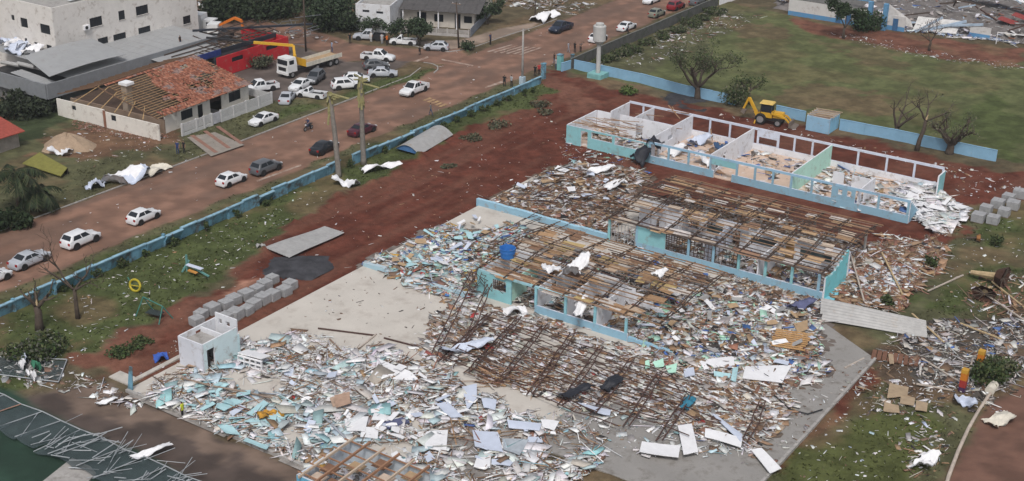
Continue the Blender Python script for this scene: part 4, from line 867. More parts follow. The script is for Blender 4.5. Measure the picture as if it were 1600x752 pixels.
def block(x, y, rz, s, lab, grp):
    t = thing('block_stack', lab, 'block pallet', (x, y, gz(x, y) - .02), rz, grp)
    for iz in range(3):
        for ix in range(2):
            for iy in range(2):
                mb = MB(); mb.box(((ix - .5) * s * .5, (iy - .5) * s * .5, .12 + (iz + .5) * s * .225), (s * .485, s * .485, s * .218), rz=rnd.uniform(-.05, .05)); mb.build('block', BLOCKM, t)
    mb = MB(); mb.bx(-s * .5, s * .5, -s * .45, s * .45, 0.02, .115); mb.build('pallet', TIMB, t)
for k in range(8):
    a = P(354, 506).lerp(P(455, 453), k / 7); block(a.x + rnd.uniform(-.2, .2), a.y + rnd.uniform(-.1, .1), rnd.uniform(-.15, .15), rnd.uniform(1.1, 1.3), 'grey block pallet in the front row by the slab, %s from the box house' % ORD[k], 'front row of block pallets')
for k in range(9):
    a = P(303, 507).lerp(P(428, 443), k / 8); block(a.x + rnd.uniform(-.35, .35), a.y + rnd.uniform(-.1, .1), rnd.uniform(-.15, .15), rnd.uniform(1.05, 1.25), 'grey block pallet in the back row towards the lawn, %s from the box house' % ORD[k], 'back row of block pallets')
for i, (a, b) in enumerate(((1528, 346), (1551, 349), (1568, 338), (1582, 327), (1540, 333), (1558, 325), (1575, 316), (1592, 309))):
    p = P(a, b); block(p.x, p.y, rnd.uniform(-.1, .1), rnd.uniform(1.25, 1.45), 'grey block pallet beyond the spilled ceiling boards, %s' % ('nearest left', 'front second', 'front third', 'front fourth', 'back first', 'back second', 'back third', 'farthest right')[i], 'block pallets at the right')
heap('gravel_pile', px((410, 425), (440, 404), (500, 402), (505, 420), (470, 440), (430, 436)), .75, (.055, .055, .062), 0, 'flat pile of black gravel next to the grey block pallets', 'gravel pile', seed=60, s=.25)
heap('gravel_pile', px((1025, 152), (1050, 147), (1100, 160), (1090, 178), (1040, 170)), .35, (.05, .05, .055), 0, 'flat black gravel patch behind the roofless block', 'gravel pile', seed=61, s=.3)
def cone_pile(px_, py_, r, h, col, label, cat):
    p = PG(px_, py_); mb = MB(); n = 28; rings = 9
    def fn(u, v):
        a = 2 * PI * u; q = 1 - v; rr = r * q * (1 + .13 * math.sin(3 * a) + .07 * math.sin(7 * a + 1)); 
        return Vector((rr * math.cos(a) * 1.25, rr * math.sin(a), h * (1 - q ** 1.5) * (1 + .08 * math.sin(5 * a + 6 * q)) - .06))
    mb.sheet(fn, n, rings); tag(mb.build('sand_pile', M(label, col, .95, .25, 2.5, bump=.6), loc=p, smooth=True), label, cat)
cone_pile(106, 228, 3.0, 1.7, (.34, .25, .175), 'conical heap of pale sand beside the tiled house', 'sand pile')
# blue water tank sitting on the roof frame
def lathe(mb, prof, n=20, c=(0, 0, 0), mi=0):
    b = len(mb.v)
    for r, z in prof:
        for k in range(n): a = 2 * PI * k / n; mb.v.append((c[0] + r * math.cos(a), c[1] + r * math.sin(a), c[2] + z))
    for i in range(len(prof) - 1):
        for k in range(n):
            p = b + i * n + k; q = b + i * n + (k + 1) % n; mb.f.append((p, q, q + n, p + n)); mb.mi.append(mi); mb.c.append(None)
    return mb
wp = P(793, 403, 3.0)
t = thing('water_tank', 'bright blue open water tank standing on the nearest block', 'water tank', wp)
TANK = M('blue_plastic', (.035, .17, .50), .45, .12, 2)
lathe(MB(), [(.02, .06), (.66, .06), (.72, .5), (.75, .52), (.80, 1.05), (.84, 1.07), (.84, 1.13), (.78, 1.13), (.70, .1), (.02, .1)]).build('tank', TANK, t, smooth=False)
lathe(MB(), [(.8, .74), (.83, .76), (.80, .79)]).build('rim_band', TANK, t)
# slatted timber panel
t = thing('slatted_panel', 'orange slatted timber panel leaning on the heap right of the nearest block', 'timber panel', P(1205, 545, .35), .28)
for i in range(9):
    mb = MB(); mb.bx(-.1 + rnd.uniform(-.15, .15), 3.0 + rnd.uniform(-.2, .3), i * .36, i * .36 + .24, .3 + i * .03, .36 + i * .03); mb.build('slat', M('orange_timber', (.46, .27, .12), .8, .25, 3), t)
for x in (.3, 1.5, 2.6):
    mb = MB(); mb.bar((x, -.1, .26), (x, 3.1, .53), .08); mb.build('batten', TIMB, t)
# small shed roof at the bottom edge
def low_shed():
    t = thing('small_shed', 'small blue-walled shed with stripped timber roof at the bottom edge', 'shed', (0, 0, 0))
    a = P(463, 742, 2.3); x0, y0 = a.x, a.y
    R2 = M('shed_rafter', (.30, .165, .10), .8, .3, 3); R3 = M('pale_batten', (.50, .40, .31), .8, .25, 3)
    f = MB(); wall_along_x(f, x0, x0 + 8, y0, y0 + .15, 0, 2.3, [], inside=(.5, .55, .62), front=(.16, .42, .60)); f.build('front_wall', PAINT, t)
    f = MB(); wall_along_y(f, x0, x0 + .15, y0 + .15, y0 + 6.0, 0, 2.3, [(y0 + 2.4, y0 + 3.6, 1.2, 2.2)], inside=(.55, .6, .66), left=(.40, .47, .52)); f.build('side_wall', PAINT, t)
    f = MB(); wall_along_x(f, x0, x0 + 8, y0 + 6.0, y0 + 6.15, 0, 2.3, [], inside=(.5, .55, .6)); f.build('rear_wall', PAINT, t)
    for i in range(6):
        x = x0 + .5 + i * 1.45; m = MB(); m.bar((x, y0 - .3, 2.42), (x, y0 + 6.4, 2.62), .13, .2); m.build('rafter', R2 if i % 2 else R3, t)
    for j in range(5):
        y = y0 + .4 + j * 1.35; m = MB(); m.bar((x0 - .2, y, 2.3 + j * .04), (x0 + 8.2, y, 2.3 + j * .04), .1, .1); m.build('batten', R2, t)
    for i in range(5):
        for j in range(4):
            if rnd.random() < .72:
                m = MB(); m.box((x0 + 1.2 + i * 1.45, y0 + 1.1 + j * 1.35, 1.9 + .04 * j), (1.25, 1.15, .03)); m.build('ceiling_board', rnd.choice([WOODB, M('dark_ply', (.22, .12, .075), .8), M('pale_ply', (.52, .42, .34), .8)]), t)
low_shed()

# ---------------------------------------------------------------- vehicles
TYRE = M('tyre_rubber', (.02, .02, .02), .9, .2, 3); RIM = M('wheel_rim', (.34, .34, .35), .4, .15, 3, metal=.4); LAMP = M('lamp_lens', (.62, .64, .66), .15, .1, 2, spec=.6)
TAIL = M('tail_lens', (.30, .015, .015), .2, .1, 2, spec=.5); TRIM = M('black_trim', (.025, .025, .027), .6, .2, 3)
def paint(name, c): return M('car_paint_' + name, c, .28, .10, .8, spec=.5, detail=((.20, .125, .09), 1.6, .60, .25))
def loft(mb, st, sec):
    """st: stations (x, ...) ; sec(st) -> ring of (y, z)"""
    b = len(mb.v); n = None
    for s in st:
        ring = sec(s); n = len(ring); mb.v += [(s[0], y, z) for y, z in ring]
    for i in range(len(st) - 1):
        for k in range(n):
            p = b + i * n + k; q = b + i * n + (k + 1) % n; mb.f.append((p, q, q + n, p + n)); mb.mi.append(0); mb.c.append(None)
    mb.f.append(tuple(b + k for k in reversed(range(n)))); mb.f.append(tuple(b + (len(st) - 1) * n + k for k in range(n))); mb.mi += [0, 0]; mb.c += [None, None]
def wheel(parent, x, y, r=.32, w=.21, side=1):
    mb = MB(); pr = [(r * .62, -w / 2), (r * .92, -w / 2), (r, -w * .3), (r, w * .3), (r * .92, w / 2), (r * .62, w / 2)]
    n = 16; b = len(mb.v)
    for rr, yy in pr:
        for k in range(n): a = 2 * PI * k / n; mb.v.append((x + rr * math.cos(a), y + yy, r + rr * math.sin(a)))
    for i in range(len(pr) - 1):
        for k in range(n):
            p = b + i * n + k; q = b + i * n + (k + 1) % n; mb.f.append((p, p + n, q + n, q)); mb.mi.append(0); mb.c.append(None)
    wh = bpy.data.objects.new('wheel', None); COL.objects.link(wh); wh.parent = parent
    mb.build('tyre', TYRE, wh)
    m = MB(); m.tube([(x, y - w * .42, r), (x, y + w * .42, r)], r * .64, 12); m.build('rim', RIM, wh)
SPEC = {
 'sedan': dict(L=4.5, W=1.76, H=1.45, st=[(-.5, .60, .84), (-.475, .90, .93), (-.40, .98, .98), (-.2, .97, 1), (.12, .95, 1), (.26, .93, .99), (.38, .85, .96), (.465, .72, .90), (.5, .52, .80)], base=(-.36, .25), top=(-.19, .06)),
 'hatch': dict(L=4.0, W=1.72, H=1.50, st=[(-.5, .60, .86), (-.48, .93, .94), (-.3, .97, 1), (0, .96, 1), (.24, .94, .99), (.38, .85, .96), (.46, .72, .90), (.5, .52, .80)], base=(-.46, .27), top=(-.30, .04)),
 'suv': dict(L=4.4, W=1.82, H=1.68, st=[(-.5, .66, .88), (-.48, 1.02, .95), (-.3, 1.06, 1), (0, 1.05, 1), (.24, 1.03, .99), (.40, .94, .96), (.47, .80, .92), (.5, .55, .84)], base=(-.47, .26), top=(-.37, .07)),
 'pickup': dict(L=5.3, W=1.88, H=1.80, st=[(-.10, 1.08, 1), (.0, 1.08, 1), (.24, 1.06, .99), (.34, 1.02, .98), (.45, .92, .94), (.49, .78, .90), (.5, .58, .84)], base=(-.13, .26), top=(-.085, .11)),
 'ute': dict(L=4.45, W=1.70, H=1.58, st=[(.02, 1.0, 1), (.1, 1.0, 1), (.26, .97, .99), (.36, .92, .97), (.45, .80, .92), (.5, .56, .82)], base=(.0, .28), top=(.035, .12)),
}
def rounded(o, w=.07):
    b = o.modifiers.new('bevel', 'BEVEL'); b.width = w; b.segments = 2; b.limit_method = 'ANGLE'; b.angle_limit = math.radians(22); o.data.polygons.foreach_set('use_smooth', [True] * len(o.data.polygons)); return o
def vehicle(name, kind, colname, colour, pxy, head, label, cat, group=None, second=None):
    """head: direction of travel in degrees from +x"""
    S = SPEC[kind]; L, Wd, H = S['L'], S['W'], S['H']; hw = Wd / 2; PM = paint(colname, colour)
    p = P(*pxy); t = thing(name, label, cat, (p.x, p.y, -.055), math.radians(head), group)
    zb = .24 if kind not in ('suv', 'pickup') else .32
    def sec(s):
        x, zt, k = s; w = hw * k
        return [(-w * .90, zb), (-w, zb + .16), (-w, zt * .72), (-w * .955, zt - .05), (-w * .80, zt), (0, zt + .025), (w * .80, zt), (w * .955, zt - .05), (w, zt * .72), (w, zb + .16), (w * .90, zb)]
    mb = MB(); loft(mb, [(s[0] * L, s[1], s[2]) for s in S['st']], sec); body = rounded(mb.build('body', PM, t))
    belt = max(s[1] for s in S['st']) - .02
    bx0, bx1 = S['base'][0] * L, S['base'][1] * L; tx0, tx1 = S['top'][0] * L, S['top'][1] * L; bw, tw_ = hw * .93, hw * .74
    B = [Vector((bx0, -bw, belt)), Vector((bx1, -bw, belt)), Vector((bx1, bw, belt)), Vector((bx0, bw, belt))]
    T = [Vector((tx0, -tw_, H - .03)), Vector((tx1, -tw_, H - .03)), Vector((tx1, tw_, H - .03)), Vector((tx0, tw_, H - .03))]
    cab = MB(); cab.v = [tuple(v) for v in B + T] + [((tx0 * .8 + tx1 * .2), 0, H), ((tx0 * .25 + tx1 * .75), 0, H)]
    cab.f = [(0, 1, 5, 4), (1, 2, 6, 5), (2, 3, 7, 6), (3, 0, 4, 7), (4, 5, 9, 8), (6, 7, 8, 9), (5, 6, 9), (7, 4, 8)]; cab.mi = [0] * 8; cab.c = [None] * 8
    rounded(cab.build('roof', PM, t), .05)
    def pane(nm, a, b, c, d, u0, u1, v0, v1, mat=GLASS):
        def q(u, v): return (a * (1 - u) + b * u) * (1 - v) + (d * (1 - u) + c * u) * v
        pts = [q(u0, v0), q(u1, v0), q(u1, v1), q(u0, v1)]; n = (pts[1] - pts[0]).cross(pts[3] - pts[0]).normalized() * .012
        m = MB(); m.face([x + n for x in pts]); m.build(nm, mat, t)
    pane('windscreen', B[1], B[2], T[2], T[1], .06, .94, .10, .93); pane('rear_window', B[3], B[0], T[0], T[3], .08, .92, .22, .92)
    if kind == 'ute':
        pane('side_window', B[0], B[1], T[1], T[0], .14, .80, .14, .88); pane('side_window', B[2], B[3], T[3], T[2], .20, .86, .14, .88)
    else:
        pane('side_window', B[0], B[1], T[1], T[0], .54, .88, .14, .88); pane('side_window', B[0], B[1], T[1], T[0], .12, .50, .14, .88)
        pane('side_window', B[2], B[3], T[3], T[2], .12, .46, .14, .88); pane('side_window', B[2], B[3], T[3], T[2], .50, .88, .14, .88)
    r = .33 if kind not in ('suv', 'pickup') else .38; fx, rx = L * .31, -L * .30
    for x in (fx, rx):
        for s in (-1, 1): wheel(t, x, s * (hw - .09), r, .22, s)
    for s in (-1, 1):
        m = MB()                                        # dark wheel arches
        for x in (fx, rx):
            m.tube([(x, s * (hw - .22), r + .03), (x, s * (hw + .004), r + .03)], r + .075, 14)
        m.build('wheel_arch', TRIM, t)
        m = MB(); m.box((L * .475, s * hw * .66, zb + .42), (.16, .34, .15)); m.build('headlight', LAMP, t)
        m = MB(); m.box((-L * .49, s * hw * .72, zb + .52), (.10, .28, .24)); m.build('taillight', TAIL, t)
        m = MB(); m.box((bx1 - .25, s * (hw + .08), belt + .08), (.12, .18, .12)); m.build('mirror', PM, t)
    m = MB(); m.box((L * .492, 0, zb + .24), (.06, Wd * .55, .16)); m.build('grille', TRIM, t)
    if kind in ('pickup', 'ute'):
        xr = -L * .5; xf = S['st'][0][0] * L; zt = 1.05 if kind == 'pickup' else .95; m = MB()
        BM = PM if second is None else paint(*second)
        m.bx(xr, xf, -hw, hw, zb + .05, zb + .36); m.bx(xr, xf, -hw, -hw + .08, zb + .36, zt); m.bx(xr, xf, hw - .08, hw, zb + .36, zt); m.bx(xr, xr + .07, -hw + .08, hw - .08, zb + .36, zt); m.bx(xf - .06, xf, -hw + .08, hw - .08, zb + .36, zt)
        m.build('cargo_bed', BM, t); m = MB(); m.bx(xr + .08, xf - .08, -hw + .09, hw - .09, zb + .37, zb + .40); m.build('bed_liner', TRIM, t)
    return t
WHT_P = ('white', (.68, .69, .71)); SIL = ('silver', (.40, .42, .46)); BLK = ('black', (.018, .02, .024)); GRY = ('grey', (.10, .105, .115)); WINE = ('wine', (.075, .018, .03)); NAV = ('navy', (.02, .028, .05))
UP, DN = 90, -90       # along the street, away from the camera / towards it
V = vehicle
V('sedan_car', 'sedan', *SIL, (47, 412), UP + 2, 'silver sedan driving up the dusty street, lowest on the left', 'car')
V('hatchback_car', 'hatch', *WHT_P, (-12, 440), UP, 'white car cut off by the left picture edge', 'car')
V('hatchback_car', 'suv', *WHT_P, (127, 381), UP + 2, 'dusty white estate car behind the bare tree on the street', 'car')
V('hatchback_car', 'hatch', *WHT_P, (225, 344), UP + 2, 'clean white hatchback with dark windows alone on the street', 'car')
V('hatchback_car', 'hatch', *WHT_P, (362, 286), UP, 'small white hatchback behind the dark grey car', 'car')
V('suv_car', 'suv', *GRY, (416, 268), UP, 'dark grey compact car between the white hatchback and black sedan', 'car')
V('sedan_car', 'sedan', *BLK, (507, 236), UP + 4, 'black sedan passing behind the left palm stump', 'car')
V('sedan_car', 'sedan', *WINE, (566, 208), UP, 'wine red sedan passing behind the right palm stump', 'car')
V('pickup_truck', 'pickup', *WHT_P, (647, 145), DN + 3, 'white double cab pickup driving towards the palms', 'pickup')
V('sedan_car', 'sedan', *WHT_P, (412, 192), DN, 'white sedan parked on grass in front of the pale fence', 'car')
V('sedan_car', 'sedan', *SIL, (449, 158), -60 + 180, 'silver sedan parked on grass next to the small flatbed', 'car')
V('pickup_truck', 'pickup', *WHT_P, (407, 142), -112, 'white pickup parked behind the pale fence of the tiled house', 'pickup')
V('sedan_car', 'sedan', *WHT_P, (470, 138), -95 + 15, 'white sedan parked in front of the crane truck', 'car')
V('minivan_car', 'suv', *GRY, (493, 127), -70, 'dark grey minivan parked beside the crane truck cab', 'car')
V('ute_truck', 'ute', *WHT_P, (487, 152), 180 + 15, 'small white flatbed pickup parked on the grass edge', 'pickup')
V('suv_car', 'suv', *WHT_P, (541, 138), 40 + 15, 'white four-wheel drive parked behind the right palm', 'car')
V('suv_car', 'hatch', *WHT_P, (557, 128), 40, 'white car half hidden behind the white four-wheel drive', 'car')
V('sedan_car', 'sedan', *SIL, (598, 119), 45 - 8, 'silver sedan parked at the tip of the grass island', 'car')
V('hatchback_car', 'hatch', *GRY, (588, 107), 50, 'dark hatchback squeezed between the silver sedan and white pickup', 'car')
V('pickup_truck', 'pickup', *WHT_P, (591, 94), 20, 'white pickup parked behind the dark hatchback', 'pickup', second=('white', WHT_P[1]))
V('pickup_truck', 'pickup', *SIL, (577, 62), 180 + 30, 'silver pickup with dark bed parked by the white wall', 'pickup', second=('black', BLK[1]))
V('ute_truck', 'ute', *WHT_P, (630, 69), 180 + 30, 'small white pickup parked beside the hedge trees', 'pickup')
V('hatchback_car', 'hatch', *SIL, (682, 78), 180 + 28, 'silver hatchback parked at the street corner', 'car')
V('pickup_truck', 'pickup', *NAV, (876, 48), DN, 'dark navy pickup coming down the far street', 'pickup')
V('sedan_car', 'sedan', *WHT_P, (979, 46), UP, 'white sedan driving away on the far street', 'car')
V('hatchback_car', 'hatch', *WHT_P, (934, 64), UP, 'white car half hidden behind the water tower', 'car')
V('hatchback_car', 'hatch', *('olive', (.20, .21, .17)), (1026, 25), UP, 'muddy olive hatchback parked on the far street', 'car')
V('suv_car', 'suv', *('red', (.20, .012, .02)), (1056, 14), UP, 'red four-wheel drive at the top of the street', 'car')
V('sedan_car', 'sedan', *WHT_P, (1018, 4), DN, 'white car cut off by the top edge', 'car')
V('sedan_car', 'sedan', *GRY, (1090, 6), UP, 'dark car beyond the red four-wheel drive', 'car')

WP = paint('truck_white', (.70, .70, .70)); YEL = M('machine_yellow', (.60, .34, .03), .5, .2, 1.5, detail=((.2, .12, .07), 1.5, .6, .2)); ORG = M('machine_orange', (.60, .16, .02), .5, .2, 1.5)
def crane_truck():
    p = P(455, 118); t = thing('crane_truck', 'white flatbed truck with a folded yellow crane on the parking lot', 'truck', (p.x, p.y, 0), math.radians(86 + 180))
    # +x forward
    m = MB(); m.bx(-.2, 1.7, -1.2, 1.2, .9, 2.0); m.v += []; m.build('cab', WP, t)
    m = MB(); m.box((.72, 0, 2.52), (1.84, 2.36, 1.04), taper=.9); m.build('cab_top', WP, t)
    m = MB(); m.box((1.63, 0, 2.4), (.09, 2.05, .72), rot=Matrix.Rotation(-.09, 3, 'Y')); m.build('windscreen', GLASS, t)
    for s in (-1, 1): m = MB(); m.box((.85, s * 1.155, 2.4), (.9, .06, .62)); m.build('side_window', GLASS, t)
    m = MB(); m.bx(1.7, 1.76, -.8, .8, 1.15, 1.65); m.build('grille', TRIM, t)
    for s in (-1, 1): m = MB(); m.box((1.72, s * .95, .95), (.08, .35, .2)); m.build('headlight', LAMP, t)
    m = MB(); m.bx(1.55, 1.8, -1.2, 1.2, .55, .9); m.build('bumper', WP, t)
    m = MB(); m.bx(-9.5, 1.3, -.45, .45, .7, .95); m.build('chassis', TRIM, t)
    m = MB(); m.bx(-9.6, -2.0, -1.25, 1.25, 1.15, 1.3); m.build('flatbed', WOODB, t)
    for s in (-1, 1): m = MB(); m.bx(-9.6, -2.0, s * 1.26 - .03, s * 1.26 + .03, 1.1, 1.75); m.build('side_board', M('cream_paint', (.60, .57, .49), .6), t)
    m = MB(); m.bx(-2.0, -1.93, -1.25, 1.25, 1.15, 2.3); m.build('headboard', YEL, t)
    for x in (.75, -4.4, -7.2, -8.5):
        for s in (-1, 1): wheel(t, x, s * 1.05, .5, .3, s)
    cr = bpy.data.objects.new('crane', None); COL.objects.link(cr); cr.parent = t
    m = MB(); m.tube([(-.9, 0, .9), (-.9, 0, 3.0)], .28, 10); m.build('column', YEL, cr)
    m = MB(); m.bar((-.9, 0, 2.7), (-1.2, -.5, 4.3), .34); m.bar((-1.2, -.5, 4.3), (3.0, -4.6, 4.9), .36); m.build('boom', YEL, cr)
    m = MB(); m.bar((3.0, -4.6, 4.92), (7.0, -10.5, 5.4), .26); m.build('boom_tip', TRIM, cr)
crane_truck()
def box_truck():
    p = P(322, 56); t = thing('box_truck', 'white box truck parked behind the white three-storey building', 'truck', (p.x, p.y, 0), math.radians(20))
    m = MB(); m.bx(-5.6, -.1, -1.2, 1.2, 1.1, 3.7); m.build('cargo_box', WP, t)
    m = MB(); m.box((.95, 0, 1.9), (1.9, 2.2, 2.0), taper=.93); m.build('cab', WP, t)
    m = MB(); m.box((1.86, 0, 2.35), (.1, 1.85, .75), rot=Matrix.Rotation(-.06, 3, 'Y')); m.build('windscreen', GLASS, t)
    for s in (-1, 1): m = MB(); m.box((1.1, s * 1.07, 2.3), (.8, .06, .6)); m.build('side_window', GLASS, t)
    m = MB(); m.bx(-5.5, 1.8, -.4, .4, .6, 1.0); m.build('chassis', TRIM, t)
    for x in (1.0, -4.0):
        for s in (-1, 1): wheel(t, x, s * .95, .45, .28, s)
box_truck()
def orange_loader():
    p = P(356, 64); t = thing('loader_crane', 'orange loader crane with a bent arm behind the red building', 'crane', (p.x, p.y, 0), .5)
    m = MB(); m.bx(-3, .8, -1.1, 1.1, .5, 1.5); m.build('chassis', TRIM, t)
    m = MB(); m.bx(-3, -1.2, -1.1, 1.1, 1.5, 2.9); m.build('cab', WP, t)
    m = MB(); m.bar((-2.4, 0, 2.0), (-.4, 0, 3.0), .35); m.bar((-.4, 0, 3.0), (1.4, -.1, 3.9), .4); m.bar((1.4, -.1, 3.9), (2.6, -.2, 3.5), .4); m.bar((2.6, -.2, 3.5), (2.8, -.2, 1.8), .36); m.build('arm', ORG, t)
    for x in (-2.2, 0):
        for s in (-1, 1): wheel(t, x, s * .95, .45, .28, s)
orange_loader()
def backhoe():
    p = P(1200, 193); t = thing('backhoe_loader', 'yellow backhoe digger with its bucket down at the rear wall', 'digger', (p.x, p.y, 0), math.radians(8))
    for x, r, w in ((-.9, .78, .48), (1.55, .52, .36)):
        for s in (-1, 1): wheel(t, x, s * .85, r, w, s)
    m = MB(); m.bx(-1.4, 2.0, -.5, .5, .6, 1.05); m.build('chassis', TRIM, t)
    m = MB(); m.box((1.45, 0, 1.45), (1.5, .95, .8), taper=.88); m.build('bonnet', YEL, t)
    m = MB(); m.box((-.3, 0, 1.35), (1.8, 1.3, .7)); m.build('body', YEL, t)
    cb = bpy.data.objects.new('cab', None); COL.objects.link(cb); cb.parent = t
    for x in (-1.05, .45):
        for s in (-1, 1): m = MB(); m.bar((x, s * .68, 1.6), (x * .9, s * .62, 2.9), .09); m.build('pillar', TRIM, cb)
    m = MB(); m.box((-.3, 0, 2.3), (1.36, 1.2, 1.15), taper=.94); m.build('glass', GLASS, cb)
    m = MB(); m.box((-.3, 0, 2.98), (1.9, 1.55, .16), taper=.9); m.build('roof', M('pale_yellow', (.66, .46, .13), .5), cb)
    for s in (-1, 1):
        m = MB(); m.bar((.5, s * .62, 1.7), (2.5, s * .55, 1.25), .16, .24); m.bar((2.5, s * .55, 1.25), (3.2, s * .5, .55), .14, .22); m.build('loader_arm', YEL, t)
    m = MB(); b = [(3.1, .2), (3.6, .08), (4.1, .12), (3.95, .2), (3.4, .3), (3.3, .85), (3.15, .9)]
    for s in (-1, 1): pass
    n = len(b); m.v = [(x, -1.1, z) for x, z in b] + [(x, 1.1, z) for x, z in b]
    m.f = [tuple(range(n))[::-1], tuple(range(n, 2 * n))] + [(i, (i + 1) % n, n + (i + 1) % n, n + i) for i in range(n)]; m.mi = [0] * len(m.f); m.c = [None] * len(m.f); m.build('bucket', M('worn_steel', (.16, .13, .11), .6, .3, 3), t)
    bm = bpy.data.objects.new('backhoe_arm', None); COL.objects.link(bm); bm.parent = t
    m = MB(); m.bar((-1.5, 0, .9), (-1.9, 0, 1.5), .45); m.bar((-1.8, 0, 1.4), (-3.0, .2, 3.2), .3, .36); m.build('boom', YEL, bm)
    m = MB(); m.bar((-3.0, .2, 3.2), (-3.7, .3, 1.5), .24, .28); m.build('dipper', YEL, bm)
    m = MB(); m.box((-3.65, .3, 1.2), (.6, .6, .6), rot=Matrix.Rotation(.5, 3, 'Y'), taper=.7); m.build('rear_bucket', M('worn_steel', (.16, .13, .11), .6), bm)
    for s in (-1, 1): m = MB(); m.bar((-1.5, s * .9, .8), (-1.6, s * 1.3, .1), .14); m.build('stabiliser', YEL, t)
backhoe()
def motorbike():
    p = P(482, 203); t = thing('motorbike', 'dark motorbike on the street below the white parked sedan', 'motorbike', (p.x, p.y, -.05), math.radians(-88))
    for x in (-.62, .66): wheel(t, x, 0, .3, .11)
    m = MB(); m.bar((-.5, 0, .55), (.35, 0, .6), .22, .26); m.bar((.35, 0, .7), (.66, 0, .32), .09); m.bar((-.62, 0, .32), (0, 0, .5), .1); m.build('frame', TRIM, t)
    m = MB(); m.box((.12, 0, .82), (.46, .28, .2), taper=.8); m.build('fuel_tank', NAVM, t)
    m = MB(); m.box((-.4, 0, .82), (.7, .26, .1)); m.build('seat', TRIM, t)
    m = MB(); m.bar((.38, -.34, 1.02), (.38, .34, 1.02), .04); m.bar((.38, 0, 1.0), (.5, 0, .6), .05); m.build('handlebar', TRIM, t)
    m = MB(); m.box((.52, 0, .85), (.12, .18, .18)); m.build('headlight', LAMP, t)
    return p
NAVM = M('navy_cloth_paint', (.03, .04, .09), .5)
mp_ = motorbike()

# ---------------------------------------------------------------- people
SKINC = M('skin', (.36, .21, .14), .6, .1, 5); HAIRM = M('hair', (.02, .015, .012), .8, .2, 5); SHOE = M('shoe', (.03, .028, .026), .8)
def body_mesh(pose):
    """one continuous skinned figure, 1.72 m tall, facing +x; materials: 0 skin 1 shirt 2 trousers 3 hair 4 shoes"""
    s = {'stand': (0.02, -.02, 0), 'walk': (.26, -.24, .12), 'arms': (.05, -.05, .0), 'ride': (.3, .3, 0)}[pose]
    hip = (0, 0, .92); vs = [hip, (0, 0, 1.12), (0.01, 0, 1.36), (.01, 0, 1.47), (.025, 0, 1.54), (.03, 0, 1.66)]
    rad = [(.135, .165), (.12, .15), (.13, .18), (.055, .055), (.085, .075), (.08, .07)]; ed = [(0, 1), (1, 2), (2, 3), (3, 4), (4, 5)]
    def add(p, r, par): vs.append(p); rad.append(r); ed.append((par, len(vs) - 1)); return len(vs) - 1
    for k, sy in enumerate((-1, 1)):
        st = s[k]; kn = .06 if pose != 'ride' else 0
        if pose == 'ride':
            a = add((.05, sy * .12, .86), (.085, .085), 0); a = add((.38, sy * .2, .78), (.065, .065), a); a = add((.22, sy * .18, .36), (.045, .045), a); add((.36, sy * .18, .30), (.045, .035), a)
        else:
            a = add((st * .15, sy * .10, .84), (.088, .09), 0); a = add((st * .55 + .03, sy * .11, .48), (.06, .06), a); a = add((st - .01, sy * .11, .10), (.042, .042), a); add((st + .13, sy * .12, .045), (.045, .038), a)
        sh = add((.0, sy * .18, 1.40), (.062, .062), 2); sw = -st * .7
        if pose == 'arms': e = add((.10, sy * .27, 1.16), (.045, .045), sh); h = add((.30, sy * .12, 1.10), (.036, .036), e)
        elif pose == 'ride': e = add((.2, sy * .3, 1.2), (.045, .045), sh); h = add((.42, sy * .3, 1.06), (.036, .036), e)
        else: e = add((sw * .4 - .02, sy * .25, 1.13), (.045, .045), sh); h = add((sw + .04, sy * .25, .87), (.034, .034), e)
        hv = Vector(vs[h]); dn = (hv - Vector(vs[e])).normalized()
        for q, (o, l) in enumerate(((-.03, .085), (-.01, .10), (.01, .095), (.03, .075))):      # fingers leave the palm one by one
            f1 = add(tuple(hv + dn * .06 + Vector((o, 0, 0))), (.011, .011), h); add(tuple(hv + dn * (.06 + l) + Vector((o * 1.2 + .01, -sy * .02, 0))), (.008, .008), f1)
        add(tuple(hv + dn * .04 + Vector((.055, -sy * .02, 0))), (.011, .011), h)
    me = bpy.data.meshes.new('person_cage'); me.from_pydata(vs, ed, []); ob = bpy.data.objects.new('person_cage', me); COL.objects.link(ob)
    md = ob.modifiers.new('skin', 'SKIN'); md.use_smooth_shade = True
    for i, sv in enumerate(me.skin_vertices[0].data): sv.radius = rad[i]; sv.use_root = (i == 0)
    ob.modifiers.new('sub', 'SUBSURF').levels = 1
    dg = bpy.context.evaluated_depsgraph_get(); m2 = bpy.data.meshes.new_from_object(ob.evaluated_get(dg)); bpy.data.objects.remove(ob)
    for q in (SKINC, SHOE, SHOE, HAIRM, SHOE): m2.materials.append(q)
    for f in m2.polygons:
        c = f.center; mi = 0
        if c.z > 1.60 or (c.z > 1.52 and c.x < .0): mi = 3
        elif c.z > 1.46: mi = 0
        elif c.z > .90 and not (abs(c.y) > .2 and c.z < 1.2): mi = 1
        elif abs(c.y) > .2 and c.z > .7 and pose != 'ride': mi = 0
        elif c.z > .09 if pose != 'ride' else c.z > .35: mi = 2
        else: mi = 4
        if pose in ('arms', 'ride') and c.x > .16 and .98 < c.z < 1.2: mi = 0
        f.material_index = mi
    return m2
BODY = {k: body_mesh(k) for k in ('stand', 'walk', 'arms', 'ride')}
def cloth(c): return M('cloth_%02x%02x%02x' % tuple(int(255 * min(1, q)) for q in c), c, .9, .2, 4)
